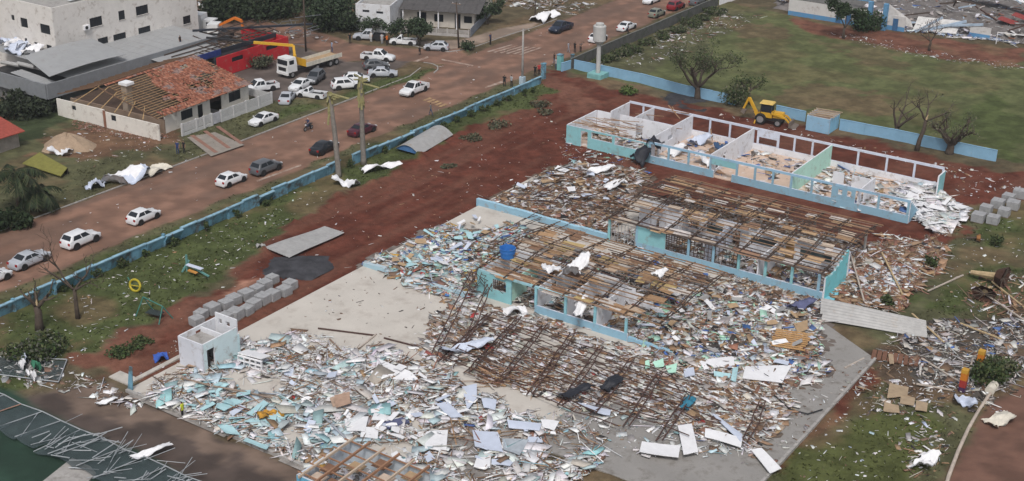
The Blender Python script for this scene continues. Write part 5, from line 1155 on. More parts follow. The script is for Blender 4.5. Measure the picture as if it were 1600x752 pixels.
def person(pxy, pose, shirt, trousers, head, label, z=None, hgt=1.0, hat=None):
    p = P(*pxy); zz = gz(p.x, p.y) if z is None else z
    if z is not None: p = P(pxy[0], pxy[1], z)
    o = bpy.data.objects.new('person', BODY[pose]); COL.objects.link(o); o.location = (p.x, p.y, zz); o.rotation_euler = (0, 0, math.radians(head)); o.scale = (hgt,) * 3
    for i, m in ((1, cloth(shirt)), (2, cloth(trousers))): o.material_slots[i].link = 'OBJECT'; o.material_slots[i].material = m
    if hat:
        o.material_slots[3].link = 'OBJECT'; o.material_slots[3].material = cloth(hat)
    return tag(o, label, 'person')
K = (.02, .02, .022); NV = (.03, .04, .09); GYC = (.16, .16, .17); WC = (.6, .6, .6); JN = (.06, .08, .14); RC = (.42, .05, .05)
person((286, 653), 'stand', (.55, .60, .05), K, 200, 'person in a yellow vest standing on the kerb of the rubble slab', hgt=1.0)
person((278, 241), 'stand', (.03, .05, .14), (.03, .05, .14), -70, 'person in blue overalls beside the driveway of the tiled house', hgt=1.05)
person((288, 240), 'stand', K, K, -90, 'person in black beside the one in blue overalls', hgt=1.05)
person((673, 180), 'walk', GYC, JN, 30, 'person in grey walking across the street by the yellow speed hump', hgt=1.1)
person((788, 136), 'arms', K, K, 100, 'person in black standing by the blue wall, left of the lamp post', hgt=1.1)
person((799, 136), 'stand', (.35, .36, .38), K, 80, 'person in a pale shirt standing by the blue wall next to one in black', hgt=1.1)
person((836, 120), 'stand', K, K, 110, 'person in black just left of the gate pillar', hgt=1.1)
person((842, 118), 'stand', RC, K, 150, 'person in a red and pale top at the gate pillar', hgt=1.1)
person((866, 100), 'stand', K, JN, 60, 'person in black at the far gate pillar', hgt=1.1)
person((869, 108), 'stand', (.36, .34, .34), JN, -60, 'person in light clothes nearest the far gate pillar', hgt=1.1)
person((888, 82), 'walk', (.28, .29, .33), (.25, .26, .3), 10, 'person in grey walking on the street beyond the gate', hgt=1.1)
person((898, 82), 'stand', K, K, 80, 'person in black on the street beyond the gate', hgt=1.1)
person((907, 82), 'arms', (.14, .10, .09), K, -30, 'person in brown near the water tower on the street', hgt=1.05)
person((981, 55), 'stand', NV, K, 40, 'person standing behind the white sedan on the far street', hgt=1.1)
person((766, 70), 'stand', NV, K, 0, 'person in dark clothes on the corner pavement', hgt=1.2)
person((547, 68), 'stand', K, K, -60, 'person in black left of the silver pickup', hgt=1.1)
person((580, 66), 'stand', WC, WC, -90, 'person in white in front of the silver pickup', hgt=1.05)
person((597, 69), 'stand', (.45, .47, .5), (.45, .47, .5), -40, 'person in pale grey between the two parked pickups', hgt=1.05)
person((605, 71), 'arms', (.60, .14, .02), K, 180, 'person in an orange vest between the two parked pickups', hgt=1.1)
person((656, 86), 'walk', K, K, 120, 'person in black crossing the side street', hgt=.85)
person((519, 82), 'stand', (.26, .34, .48), JN, 60, 'person in a pale blue shirt standing on the truck bed', z=1.32, hgt=1.1)
person((282, 72), 'stand', K, NV, 10, 'person standing on the flat roof beside the white building', z=3.3, hgt=1.0)
pr_ = person((482, 203), 'ride', NV, JN, -88, 'rider in dark clothes sitting on the motorbike', z=-.03, hat=(.5, .5, .52))

# ---------------------------------------------------------------- street: kerbs, markings, wall, gate, poles
WHPAINT = M('road_paint', (.40, .32, .27), .85, .35, 1.5, detail=(C_ROAD, .8, .42, .2)); YEPAINT = M('yellow_road_paint', (.40, .27, .14), .85, .3, 1.5, detail=(C_ROAD, .8, .45, .2))
def kerbline(name, label, pts, w=.16, h=.13, n_per=1.2):
    t = thing(name, label, 'kerb')
    for a, b in zip(pts, pts[1:]):
        a = Vector((a[0], a[1], 0)); b = Vector((b[0], b[1], 0)); n = max(1, int((b - a).length / 4))
        for i in range(n):
            p = a.lerp(b, i / n + .002); q = a.lerp(b, (i + 1) / n - .002); m = MB(); m.bar(p, q, w, h); m.build('kerb_stone', CONC, t)
kerbline('street_kerb', 'dusty kerb along the house side of the street', [(-47.3, -46), (-47.35, -20), (-47.2, 5), (-47.4, 28), (-47.6, 42), (-49, 46.5)])
kerbline('street_kerb', 'kerb curving round the tip of the grass island', px((678, 114), (684, 109), (684, 104), (676, 100), (662, 98)))
kerbline('street_kerb', 'kerb of the corner pavement by the pickups', px((640, 70), (672, 78), (702, 81), (730, 77), (760, 67), (800, 53), (835, 43), (870, 30)))
def marking(name, pts, mat, label):
    m = MB(); q = [P(a, b) for a, b in pts]; m.face([(v.x, v.y, -.012) for v in q]); return tag(m.build(name, mat), label, 'marking')
mk_ = [(770, 82, 845, 62), (782, 85, 856, 65), (796, 87, 860, 70)]
for i in range(6):
    a = P(762 + i * 10, 81 + i * .9); b = P(800 + i * 9, 70 + i * .9); d = (b - a).normalized(); s = Vector((-d.y, d.x, 0)) * .25
    m = MB(); m.face([(v.x, v.y, -.012) for v in (a - s, b - s, b + s, a + s)]); tag(m.build('crossing_stripe', WHPAINT), 'worn white crossing stripe, %s from the left at the junction' % ORD[i], 'marking', 'crossing stripes')
for i in range(5):
    a = P(668 + i * 6, 155 + i * 2.4); m = MB(); m.box((a.x, a.y, -.02), (.5, 1.6, .03), rz=0); tag(m.build('speed_hump_stripe', YEPAINT), 'worn yellow stripe of the speed hump, %s from the left' % ORD[i], 'marking', 'speed hump stripes')
marking('lane_line', [(400, 282), (470, 257), (471, 259), (402, 284)], WHPAINT, 'pale line along the street edge by the grey car')
marking('lane_line', [(757, 136), (785, 126), (787, 129), (759, 138)], WHPAINT, 'pale line by the people at the blue wall')
marking('lane_line', [(645, 96), (668, 88), (670, 90), (648, 98)], WHPAINT, 'pale stop line at the mouth of the side street')
marking('lane_line', [(690, 92), (740, 102), (738, 104), (690, 94)], WHPAINT, 'pale give-way line at the junction')
# blue wall along the street, panel by panel, leaning and broken in places
BW = M('blue_wall_paint', (.15, .32, .43), .8, .4, .9, detail=((.085, .10, .10), .8, .47, .14))
wl = thing('street_wall', 'long weathered blue wall between the street verge and the lawn', 'wall', (0, 0, 0))
y = -62.0; i = 0
while y < 50.5:
    L = 2.4
    if not (3.2 < y < 5.2):
        m = MB(); lean = rnd.choice([.02, .06, .1, .14, .3]) if y < 30 else rnd.uniform(0, .05); h = rnd.uniform(1.25, 1.5) if y < 10 else rnd.uniform(1.05, 1.2)
        x = -29.7 + rnd.uniform(-.04, .04)
        m.box((x + .25 * lean, y + L / 2, h / 2 - .05), (.16, L - .05, h), rot=Matrix.Rotation(lean * 2.2, 3, 'Y')); m.build('wall_panel', BW, wl)
        m = MB(); m.box((x + lean * h * 1.1, y + L / 2, h - .01 - lean * .2), (.34, L - .02, .12), rot=Matrix.Rotation(lean, 3, 'Y')); m.build('coping', M('blue_coping', (.24, .40, .50), .8, .4, 1.2, detail=((.14, .15, .14), 1.1, .54, .12)), wl)
        if i % 2 == 0:
            m = MB(); m.bx(x - .15, x + .17, y - .13, y + .13, -.1, h + .1); m.build('pillar', BW, wl)
    y += L; i += 1
def pillar(px_, py_, h, c, label, w=.55):
    p = PG(px_, py_); m = MB(); t = thing('gate_pillar', label, 'pillar', p); m.bx(-w / 2, w / 2, -w / 2, w / 2, -.1, h); m.build('shaft', M('teal_post', (.17, .42, .42), .8), t) if c else m.build('shaft', BW, t)
    m = MB(); m.bx(-w / 2 - .06, w / 2 + .06, -w / 2 - .06, w / 2 + .06, h, h + .12); m.build('cap', BW, t)
pillar(849, 123, 2.3, 0, 'blue gate pillar at the end of the street wall'); pillar(875, 109, 2.4, 1, 'teal gate pillar on the far side of the gateway', .75); pillar(894, 104, 1.9, 0, 'dark blue post at the corner of the field wall', .4)
RBW = M('rear_wall_blue', (.23, .41, .57), .75, .14, .8, detail=((.40, .44, .46), .8, .62, .2))
def wallrun(label, pts, h, mat, name='field_wall', cap=True, top=None, seg=4.0):
    t = thing(name, label, 'wall')
    for a, b in zip(pts, pts[1:]):
        a = Vector((*a[:2], 0)); b = Vector((*b[:2], 0)); n = max(1, round((b - a).length / seg))
        for i in range(n):
            p = a.lerp(b, i / n); q = a.lerp(b, (i + 1) / n); u = (q - p).normalized() * .01; hh = h + rnd.uniform(-.03, .03); m = MB(); m.bar(p + u + Vector((0, 0, hh / 2 - .05)), q - u + Vector((0, 0, hh / 2 - .05)), .15, hh + .1); m.build('wall_panel', mat, t)
            m = MB(); m.bar(p + Vector((0, 0, hh + .03)), q - u + Vector((0, 0, hh + .03)), .22, .07); m.build('coping', top or mat, t)
wallrun('short blue wall from the gateway to the field corner', px((877, 112), (894, 107)), 1.3, RBW)
wallrun('blue wall between the field and the roofless block, left run', px((897, 108), (1000, 130), (1075, 150), (1150, 165)), 1.45, RBW)
wallrun('blue wall behind the digger up to the small shed', px((1212, 180), (1258, 190)), 1.45, RBW)
wallrun('blue wall from the small shed to the field end, right run', px((1311, 203), (1390, 218), (1480, 237), (1556, 253)), 1.5, RBW)
GREYW = M('grey_block_wall', (.10, .10, .095), .9, .35, 1.0, detail=((.05, .06, .04), .7, .5, .15))
wallrun('dark grey block wall between the far street and the field', [(-30.1, 60), (-30.2, 85), (-30.2, 111)], 1.6, GREYW, top=M('grey_coping', (.16, .16, .15), .9))
wallrun('white sign wall at the far end of the grey field wall', px((1124, 8), (1160, -4)), 1.3, WHITEB)
# small blue shed in the wall
t = thing('field_shed', 'small pale blue shed with a broken timber roof in the rear wall', 'shed', (0, 0, 0)); a = P(1266, 206); b = P(1309, 212)
m = MB(); wall_along_x(m, 10.9, 14.2, 54.6, 54.75, 0, 2.1, [], inside=(.5, .55, .6), front=(.27, .46, .62)); m.build('front_wall', PAINT, t)
m = MB(); wall_along_y(m, 10.9, 11.05, 54.75, 58.2, 0, 2.1, [], inside=(.45, .5, .58)); m.build('side_wall', PAINT, t)
m = MB(); wall_along_y(m, 14.05, 14.2, 54.75, 58.2, 0, 2.1, [], inside=(.4, .5, .6), right=(.25, .5, .68)); m.build('side_wall', PAINT, t)
m = MB(); wall_along_x(m, 11.05, 14.05, 58.05, 58.2, 0, 2.2, [], inside=(.45, .42, .4)); m.build('rear_wall', PAINT, t)
for k in range(5): m = MB(); m.bar((10.8, 55 + k * .75, 2.2), (14.6, 55.2 + k * .7, 2.3), .12, .1, col=(.42, .32, .22)); m.build('rafter', WOODM, t)
m = MB(); m.bx(11.06, 14.04, 54.76, 58.04, 1.5, 1.55); m.build('ceiling', TIMB, t)
# water tower
def water_tower():
    p = PG(934, 121); t = thing('water_tower', 'pale mushroom-shaped water tower on a thin shaft by the gateway', 'water tower', p)
    TW = M('tower_concrete', (.44, .44, .43), .85, .15, 1.0, detail=((.26, .24, .22), .7, .6, .2))
    m = MB(); m.bx(-1.2, 1.2, -1.2, 1.2, -.1, .7); m.build('base', RBW if False else M('teal_base', (.20, .42, .42), .8), t)
    m = MB(); lathe(m, [(.36, .7), (.32, 5.1)], 14); m.build('shaft', TW, t, smooth=True)
    m = MB(); lathe(m, [(.33, 5.0), (.85, 5.6), (.98, 5.7), (.98, 7.9), (.9, 8.0), (.02, 8.05)], 20); m.build('tank', TW, t)
    m = MB(); lathe(m, [(.62, 8.0), (.62, 8.35), (.02, 8.4)], 14); m.build('hatch', TW, t)
water_tower()
def pole(px_, py_, h, r, label, arm=True, lean=0.0, mat=None):
    p = PG(px_, py_); t = thing('utility_pole', label, 'pole', p); m = MB(); m.tube([(0, 0, -.2), (lean * .5, 0, h * .5), (lean, 0, h)], [r, r * .85, r * .7], 8); m.build('shaft', mat or CONC, t, smooth=True)
    if arm:
        m = MB(); m.bar((lean - .9, 0, h - .3), (lean + .9, 0, h - .25), .1); m.build('crossarm', TIMB, t)
        for k in (-.7, 0, .7): m = MB(); m.tube([(lean + k, 0, h - .25), (lean + k, 0, h - .08)], .04, 6); m.build('insulator', WHITEB, t)
    return t
pole(816, 131, 8.4, .19, 'grey lamp post standing on the blue wall by the gateway', arm=False)
lp = P(816, 131); m = MB(); m.bx(-.35, .35, -.35, .35, -.1, 1.1); tag(m.build('post_base', M('pale_blue_base', (.42, .52, .60), .8), loc=(lp.x, lp.y, 0)), 'pale blue block at the foot of the lamp post', 'plinth')
pole(478, 80, 9.5, .16, 'dark wooden utility pole beside the crane truck', mat=M('dark_pole', (.07, .05, .04), .9))
pole(717, 75, 7.5, .15, 'broken utility pole at the street corner house', mat=M('dark_pole', (.07, .05, .04), .9), lean=-.5)
pole(836, 30, 5, .1, 'thin pole among scrap beside the dark pickup', arm=False, mat=M('dark_pole', (.07, .05, .04), .9))
# palm stumps
def palm(px_, py_, h, lean, label, seed):
    r = random.Random(seed); p = PG(px_, py_); t = thing('palm_tree', label, 'palm', p); n = 14
    pts = [(lean * (k / n) ** 1.5, 0.02 * math.sin(k), h * k / n - .2) for k in range(n + 1)]
    m = MB(); m.tube(pts, [.34 - .11 * (k / n) + (.02 if k % 2 else 0) + (.12 if k == 0 else 0) for k in range(n + 1)], 10); m.build('trunk', M('palm_bark', (.21, .19, .17), .95, .35, 2.5, bump=.4), t, smooth=True)
    tip = Vector(pts[-1]); SH = M('torn_palm_sheath', (.28, .255, .12), .85, .4, 3)
    m = MB()
    for k in range(34):
        a = r.uniform(0, 2 * PI); z = -r.uniform(-.3, 2.8); m.bar(tip + Vector((math.cos(a) * .2, math.sin(a) * .2, z)), tip + Vector((math.cos(a) * r.uniform(.25, .5), math.sin(a) * r.uniform(.25, .5), z - r.uniform(.5, 1.6))), .26, .07)
    m.build('sheath', SH, t)
    for k in range(7):
        a = r.uniform(0, 2 * PI) if k else .2; L = r.uniform(.5, 1.6) if k else 2.6; m = MB(); q = tip + Vector((0, 0, r.uniform(-.6, .1))); m.bar(q, q + Vector((math.cos(a) * L, math.sin(a) * L, r.uniform(-.2, .5) if k else -.35)), .34, .1); m.build('frond_stub', SH, t)
palm(529, 276, 10.6, -.9, 'left broken palm trunk with a torn yellow top, side stub pointing right', 1)
palm(568, 256, 11.4, -.1, 'right broken palm trunk, straight and taller, with a torn yellow top', 2)

# ---------------------------------------------------------------- trees and shrubs
def leafquads(centres, rads, n, size, colours, squash=.8):
    c = np.array(centres, float); r = np.array(rads, float); k = nr.choice(len(c), n, p=(r ** 2) / (r ** 2).sum())
    d = nr.normal(size=(n, 3)); d /= np.linalg.norm(d, axis=1)[:, None]; q = c[k] + d * (r[k] * nr.rand(n) ** .45)[:, None] * np.array([1, 1, squash])
    a = nr.normal(size=(n, 3)); a /= np.linalg.norm(a, axis=1)[:, None]; b = np.cross(a, nr.normal(size=(n, 3))); b /= np.linalg.norm(b, axis=1)[:, None]
    s = size * nr.uniform(.6, 1.3, (n, 1)); a = a * s; b = b * s * .55
    Vv = np.stack([q - a, q - b, q + a, q + b], 1).reshape(-1, 3); Fq = np.arange(n * 4).reshape(-1, 4)
    C = np.array(colours)[nr.choice(len(colours), n)] * nr.uniform(.6, 1.3, (n, 1)); return Vv, Fq, C
LEAF = M('foliage', (1, 1, 1), .7, .3, 1.5, attr=True, spec=.2); BARK = M('bark', (.085, .065, .052), .95, .4, 2.5, bump=.5); PALEB = M('torn_wood', (.45, .34, .20), .85, .3, 3)
GREENS = [(.045, .072, .022), (.062, .085, .03), (.034, .055, .022), (.08, .09, .04)]; GREY_G = [(.10, .11, .07), (.075, .085, .05), (.13, .12, .08)]
def branches(r, base, d, L, rad, depth, out, tips, bendy=.35, split=(2, 3)):
    pts = [base]; rr = [rad]; p = base.copy(); n = 4
    for i in range(n):
        d = (d + Vector((r.gauss(0, bendy), r.gauss(0, bendy), r.gauss(.05, bendy * .6))) * .45).normalized(); p = p + d * L / n; pts.append(p.copy()); rr.append(rad * (1 - .45 * (i + 1) / n))
    out.append((pts, rr)); tips.append(p.copy())
    if depth:
        for k in range(r.randint(*split)):
            j = r.randint(2, n); nd = (d + Vector((r.gauss(0, .75), r.gauss(0, .75), r.uniform(-.15, .6)))).normalized(); branches(r, pts[j].copy(), nd, L * r.uniform(.5, .75), rr[j] * .7, depth - 1, out, tips, bendy, split)
def tree(name, px_, py_, label, h=4.0, rad=.3, depth=3, seed=0, leaves=0, lsize=.25, crown=1.2, cols=GREENS, lean=(0, 0), cat='tree', pale=False, limbs=3, split=(2, 3), trunkfrac=.45, squash=.8):
    r = random.Random(seed); p = PG(px_, py_); t = thing(name, label, cat, p); out = []; tips = []
    d = Vector((lean[0], lean[1], 1)).normalized(); tl = h * trunkfrac; tp = [Vector((0, 0, -.25)), d * tl * .35 + Vector((r.uniform(-.1, .1), 0, 0)), d * tl * .7 + Vector((r.uniform(-.15, .15), r.uniform(-.1, .1), 0)), d * tl]
    m = MB(); m.tube(tp, [rad * 1.35, rad * 1.05, rad * .95, rad * .8], 9); m.build('trunk', BARK, t, smooth=True)
    for k in range(limbs):
        a = 2 * PI * k / max(1, limbs) + r.uniform(-.5, .5); branches(r, tp[-1].copy() - d * r.uniform(0, .3), (d * .8 + Vector((math.cos(a), math.sin(a), .25)) * .9).normalized(), h * r.uniform(.38, .6), rad * .6, depth - 1, out, tips, split=split)
    for pts, rr in out[:limbs * 4]: m = MB(); m.tube(pts, [max(.018, q) for q in rr], 6); m.build('limb', BARK, t, smooth=True)
    if len(out) > limbs * 4:
        m = MB(); [m.tube(pts, [max(.016, q) for q in rr], 4) for pts, rr in out[limbs * 4:]]; tag(m.build('twigs', BARK, t), kind='stuff')
    if pale: m = MB(); m.tube([tp[-1] - d * .2, tp[-1] + d * .7 + Vector((.1, .05, 0))], [rad * .75, .03], 6); m.build('splintered_top', PALEB, t)
    if leaves:
        Vv, Fq, C = leafquads([tuple(q) for q in tips], [crown * r.uniform(.6, 1.2) for _ in tips], leaves, lsize, cols, squash)
        o = link('crown', npmesh('crown', Vv, Fq, LEAF, cols=C)); o.parent = t; o['kind'] = 'stuff'
    return t
def shrub(px_, py_, rx, rz, label, n=500, cols=GREENS, size=.2, name='shrub', cat='shrub', group=None):
    p = PG(px_, py_); t = thing(name, label, cat, p, group=group); r = random.Random(px_ * 7 + py_)
    cs = [(r.uniform(-.6, .6) * rx, r.uniform(-.6, .6) * rx, rz * r.uniform(.35, .8)) for _ in range(6)]; Vv, Fq, C = leafquads(cs, [rx * r.uniform(.35, .7) for _ in cs], n, size, cols, min(1, rz / rx))
    Vv[:, 2] = np.maximum(Vv[:, 2], -.05); o = link('foliage', npmesh('foliage', Vv, Fq, LEAF, cols=C)); o.parent = t; o['kind'] = 'stuff'
    for k in range(4): m = MB(); a = r.uniform(0, 6.28); m.tube([(0, 0, -.1), (math.cos(a) * rx * .4, math.sin(a) * rx * .4, rz * .7)], [.05, .02], 5); m.build('stem', BARK, t)
for i, (a, b) in enumerate(((192, 418), (228, 402), (270, 385), (322, 362), (372, 340), (418, 322), (548, 262), (600, 240), (640, 222), (668, 212), (693, 200), (713, 192), (737, 183), (757, 174), (775, 165), (792, 158), (820, 150), (833, 144), (100, 455), (150, 434))):
    shrub(a, b, rnd.uniform(.45, .75), rnd.uniform(.7, 1.1), 'small dark shrub along the blue wall, %s from the left' % ORD[i + 2 if i < 18 else i - 18], 240, GREENS, .13, group='shrubs along the blue wall')
tree('bare_tree', 122, 497, 'bare thin tree with upright twigs standing on the lawn before the estate car', 6.2, .2, 4, 3, trunkfrac=.5, limbs=4)
tree('tree_stump', 62, 515, 'short splintered stump with small shoots by the left lawn edge', 4.0, .36, 2, 5, pale=True, trunkfrac=.62, limbs=3, leaves=120, crown=.4, lsize=.12)
tree('damaged_tree', 1090, 155, 'stripped leafless tree with wide limbs over the blue field wall', 8.2, .42, 4, 11, leaves=4200, lsize=.13, crown=1.25, cols=GREY_G + GREENS, trunkfrac=.22, limbs=5, lean=(-.15, .1))
tree('damaged_tree', 1395, 215, 'bare crooked tree leaning right of the small blue shed', 6.0, .36, 4, 23, trunkfrac=.25, limbs=3, lean=(.25, .1))
tree('damaged_tree', 1432, 235, 'snapped tree with a pale peeled trunk at the field wall', 5.6, .27, 3, 25, pale=True, trunkfrac=.75, limbs=3, lean=(.1, .2), leaves=60, crown=.5, lsize=.15, cols=GREY_G)
tree('damaged_tree', 1483, 240, 'low bare tree with drooping twigs, rightmost at the field wall', 4.8, .5, 4, 27, trunkfrac=.25, limbs=5, leaves=900, lsize=.12, crown=.9, cols=GREY_G)
tree('damaged_tree', 1175, 165, 'uprooted tree with pale broken limbs beside the digger arm', 4.0, .25, 3, 31, pale=True, trunkfrac=.5, limbs=4, leaves=500, lsize=.16, crown=.9, cols=GREENS, lean=(-.5, .3))
shrub(1150, 166, 2.6, 2.4, 'dark leafy heap of fallen branches beside the digger', 1300, GREENS + GREY_G, .2, 'fallen_branches', 'branches')
shrub(985, 148, 1.6, .8, 'green bush in front of the blue field wall by the water tower', 500, [(.10, .15, .04), (.07, .11, .03)], .18)
shrub(70, 560, 3.0, 1.3, 'dark heap of leafy fallen branches at the left lawn end', 2200, GREENS + [(.11, .115, .09)], .2, 'fallen_branches', 'branches')
shrub(190, 548, 1.6, .5, 'long fallen leafy branch on the red soil', 600, GREENS, .16, 'fallen_branches', 'branches')
shrub(215, 538, 1.3, .4, 'tip of the fallen leafy branch on the red soil', 400, GREENS, .16, 'fallen_branches', 'branches')
for i, (a, b, rx, rz) in enumerate(((700, 260, 1.1, .25), (735, 218, 1.8, .5), (775, 198, 2.0, .6), (840, 165, 1.7, .6), (850, 178, 1.5, .4))):
    shrub(a, b, rx, rz, ('small green branch lying alone on the red soil', 'brushwood lying at the soil edge near the arched roof', 'brushwood at the soil edge in the middle of the ridge', 'brushwood heap nearest the gateway', 'brushwood beside the red soil heap')[i], 450, GREY_G + [(.12, .08, .05)], .18, 'fallen_branches', 'branches')
shrub(1545, 600, 1.7, 2.0, 'dark shrub beside the coloured play posts', 900, GREENS, .2); shrub(1570, 580, 2.2, 1.2, 'dark leafy heap right of the play posts', 1000, GREENS + GREY_G, .2, 'fallen_branches', 'branches')
shrub(1385, 478, .9, 1.0, 'small shrub in front of the timber heap', 300, GREENS, .16); shrub(1455, 418, .8, 1.2, 'young tree beside the fallen planks on the grass', 300, GREENS, .16); shrub(1556, 385, 1.0, 1.1, 'dark shrub beside the red stump on the grass', 300, GREENS, .16)
tree('leafy_tree', 1318, 60, 'dark green conifer-like tree before the far collapsed building', 5.0, .22, 3, 41, leaves=2600, lsize=.22, crown=1.0, cols=[(.03, .05, .022), (.04, .062, .026)], trunkfrac=.4)
shrub(1352, 48, 3.2, 2.6, 'dark round bush before the blue door of the far building', 1600, [(.03, .055, .022), (.04, .07, .028)], .25)
tree('damaged_tree', 1452, 80, 'small brown bare tree at the far field edge', 4.0, .2, 4, 43, leaves=250, lsize=.12, crown=.7, cols=[(.12, .07, .055)])
for i, (a, b, h, n) in enumerate(((622, 65, 5.5, 1500), (656, 70, 7.0, 2600), (580, 52, 4.0, 900), (762, 38, 7.0, 2200), (730, 78, 2.2, 500), (505, 46, 7.5, 2600), (330, 14, 8, 2400), (375, 12, 8, 2200), (440, 20, 7, 2200), (535, 30, 6, 1600))):
    tree('leafy_tree', a, b, ('street tree between the two small pickups', 'tallest street tree in front of the dark-roofed house', 'thin tree against the white wall', 'tree at the right end of the dark-roofed house', 'small round bush at the street corner', 'big dark tree behind the utility pole', 'dark tree left of those at the top edge', 'dark tree in the middle of those at the top edge', 'dark tree right of those at the top edge', 'tree left of the white flat-roofed building')[i],
         h * (.6 if i < 5 else .85), .12, 3, 60 + i, leaves=int(n * (.8 if i < 5 else 1.5)), lsize=.22 if i < 5 else .28, crown=.9 if i < 5 else 1.6, limbs=4, cols=[(.045, .07, .035), (.06, .085, .045), (.035, .05, .03)], trunkfrac=.2)
def frond_tree(px_, py_, h, n, L, label, seed):
    r = random.Random(seed); p = PG(px_, py_); t = thing('palm_tree', label, 'palm', p); m = MB(); m.tube([(0, 0, -.2), (.15, 0, h * .5), (.1, .1, h)], [.3, .24, .2], 8); m.build('trunk', BARK, t, smooth=True)
    D_ = [(.018, .030, .013), (.026, .040, .017), (.014, .022, .010), (.04, .05, .02)]
    for k in range(n):
        a = 2 * PI * k / n * 2.4 + r.uniform(-.3, .3); up = r.uniform(-.3, .9); pts = []; q = Vector((0, 0, h)); d = Vector((math.cos(a), math.sin(a), up)).normalized(); S = 9
        m = MB()
        for i in range(S):
            q2 = q + d * (L / S); side = Vector((-d.y, d.x, 0)).normalized()
            m.bar(q, q2, .05, col=(.05, .05, .025))
            for sgn in (-1, 1):
                for j in range(4):
                    b = q.lerp(q2, (j + .5) / 4); w = .95 * math.sin(PI * min(1, (i + .8) / S)) * r.uniform(.6, 1.1); e = b + side * sgn * w + d * .25 + Vector((0, 0, -w * r.uniform(.4, 1.0))); o_ = d * .07; m.face([b - o_, b + o_, e + o_ * .4, e - o_ * .4], col=jitter(r.choice(D_), .3))
            q = q2; d = (d + Vector((0, 0, -.22))).normalized()
        m.build('frond', LEAF, t)
frond_tree(30, 330, 4.6, 22, 4.2, 'dark ragged palm with drooping fronds at the left picture edge', 5)
frond_tree(62, 330, 2.2, 13, 3.4, 'low dark palm with drooping fronds beside the olive slab', 9)
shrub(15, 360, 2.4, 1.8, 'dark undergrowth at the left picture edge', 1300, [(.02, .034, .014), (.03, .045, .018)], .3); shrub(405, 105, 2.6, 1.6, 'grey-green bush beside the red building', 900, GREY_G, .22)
shrub(30, 180, 4.0, 2.4, 'dark hedge beside the grey shed, left part', 1500, [(.022, .03, .016), (.03, .038, .02)], .3); shrub(70, 176, 3.0, 1.8, 'dark hedge beside the grey shed, right part', 1100, [(.022, .03, .016), (.03, .038, .02)], .3)  # both hedges use near-black greens
# field-side scrub along the grey wall
for i in range(9):
    q = P(945 + i * 22, 98 - i * 9.5); a, b = PX(q.x, q.y); shrub(int(a), int(b), rnd.uniform(1.6, 2.6), rnd.uniform(.6, 1.1), 'scrubby weeds along the grey field wall, %s clump from the water tower' % ORD[i], 900, GREENS + GREY_G, .2, 'weed_clump', 'weeds', 'weeds along the grey wall')

# uprooted stumps on the right
for i, (a, b, lab) in enumerate(((1530, 378, 'small orange-brown stump on the grass by the block pallets'), (1568, 450, 'upturned dark root plate with torn timber at the right edge'), (1535, 472, 'second dark root plate below the upturned one'))):
    p = PG(a, b); t = thing('uprooted_stump', lab, 'stump', p, rnd.uniform(0, 3)); r = random.Random(i); k = (.6, 1.5, 1.2)[i]
    m = MB(); m.sheet(lambda u, v: Vector((k * (1 - .5 * v) * math.cos(2 * PI * u) * (1 + .1 * math.sin(5 * u * 2 * PI)), k * .6 * v, k * .75 + k * .7 * (1 - .4 * v) * math.sin(2 * PI * u) * (1 + .1 * math.sin(7 * u * 2 * PI + 1)))), 20, 4); m.face([(k * .5 * math.cos(q), k * .6, k * .75 + k * .42 * math.sin(q)) for q in [2 * PI * j / 10 for j in range(10)]]); m.build('root_plate', M('dark_root_soil', (.065, .032, .022), .95, .5, 2) if i else M('orange_wood', (.30, .14, .05), .9, .4, 3), t)
    for j in range(10): a2 = r.uniform(0, 2 * PI); m = MB(); m.tube([(0, .2, k * .7), (math.cos(a2) * k * .8, r.uniform(-.4, .3), k * .75 + math.sin(a2) * k * .6), (math.cos(a2) * k * 1.05, r.uniform(-.8, .6), k * .75 + math.sin(a2) * k * .8)], [.07, .04, .015], 5); m.build('root', BARK, t)
    m = MB(); m.tube([(0, k * .5, k * .7), (.2, k * 2.4, k * .4)], [k * .26, k * .16], 8); m.build('log', PALEB if i else BARK, t)

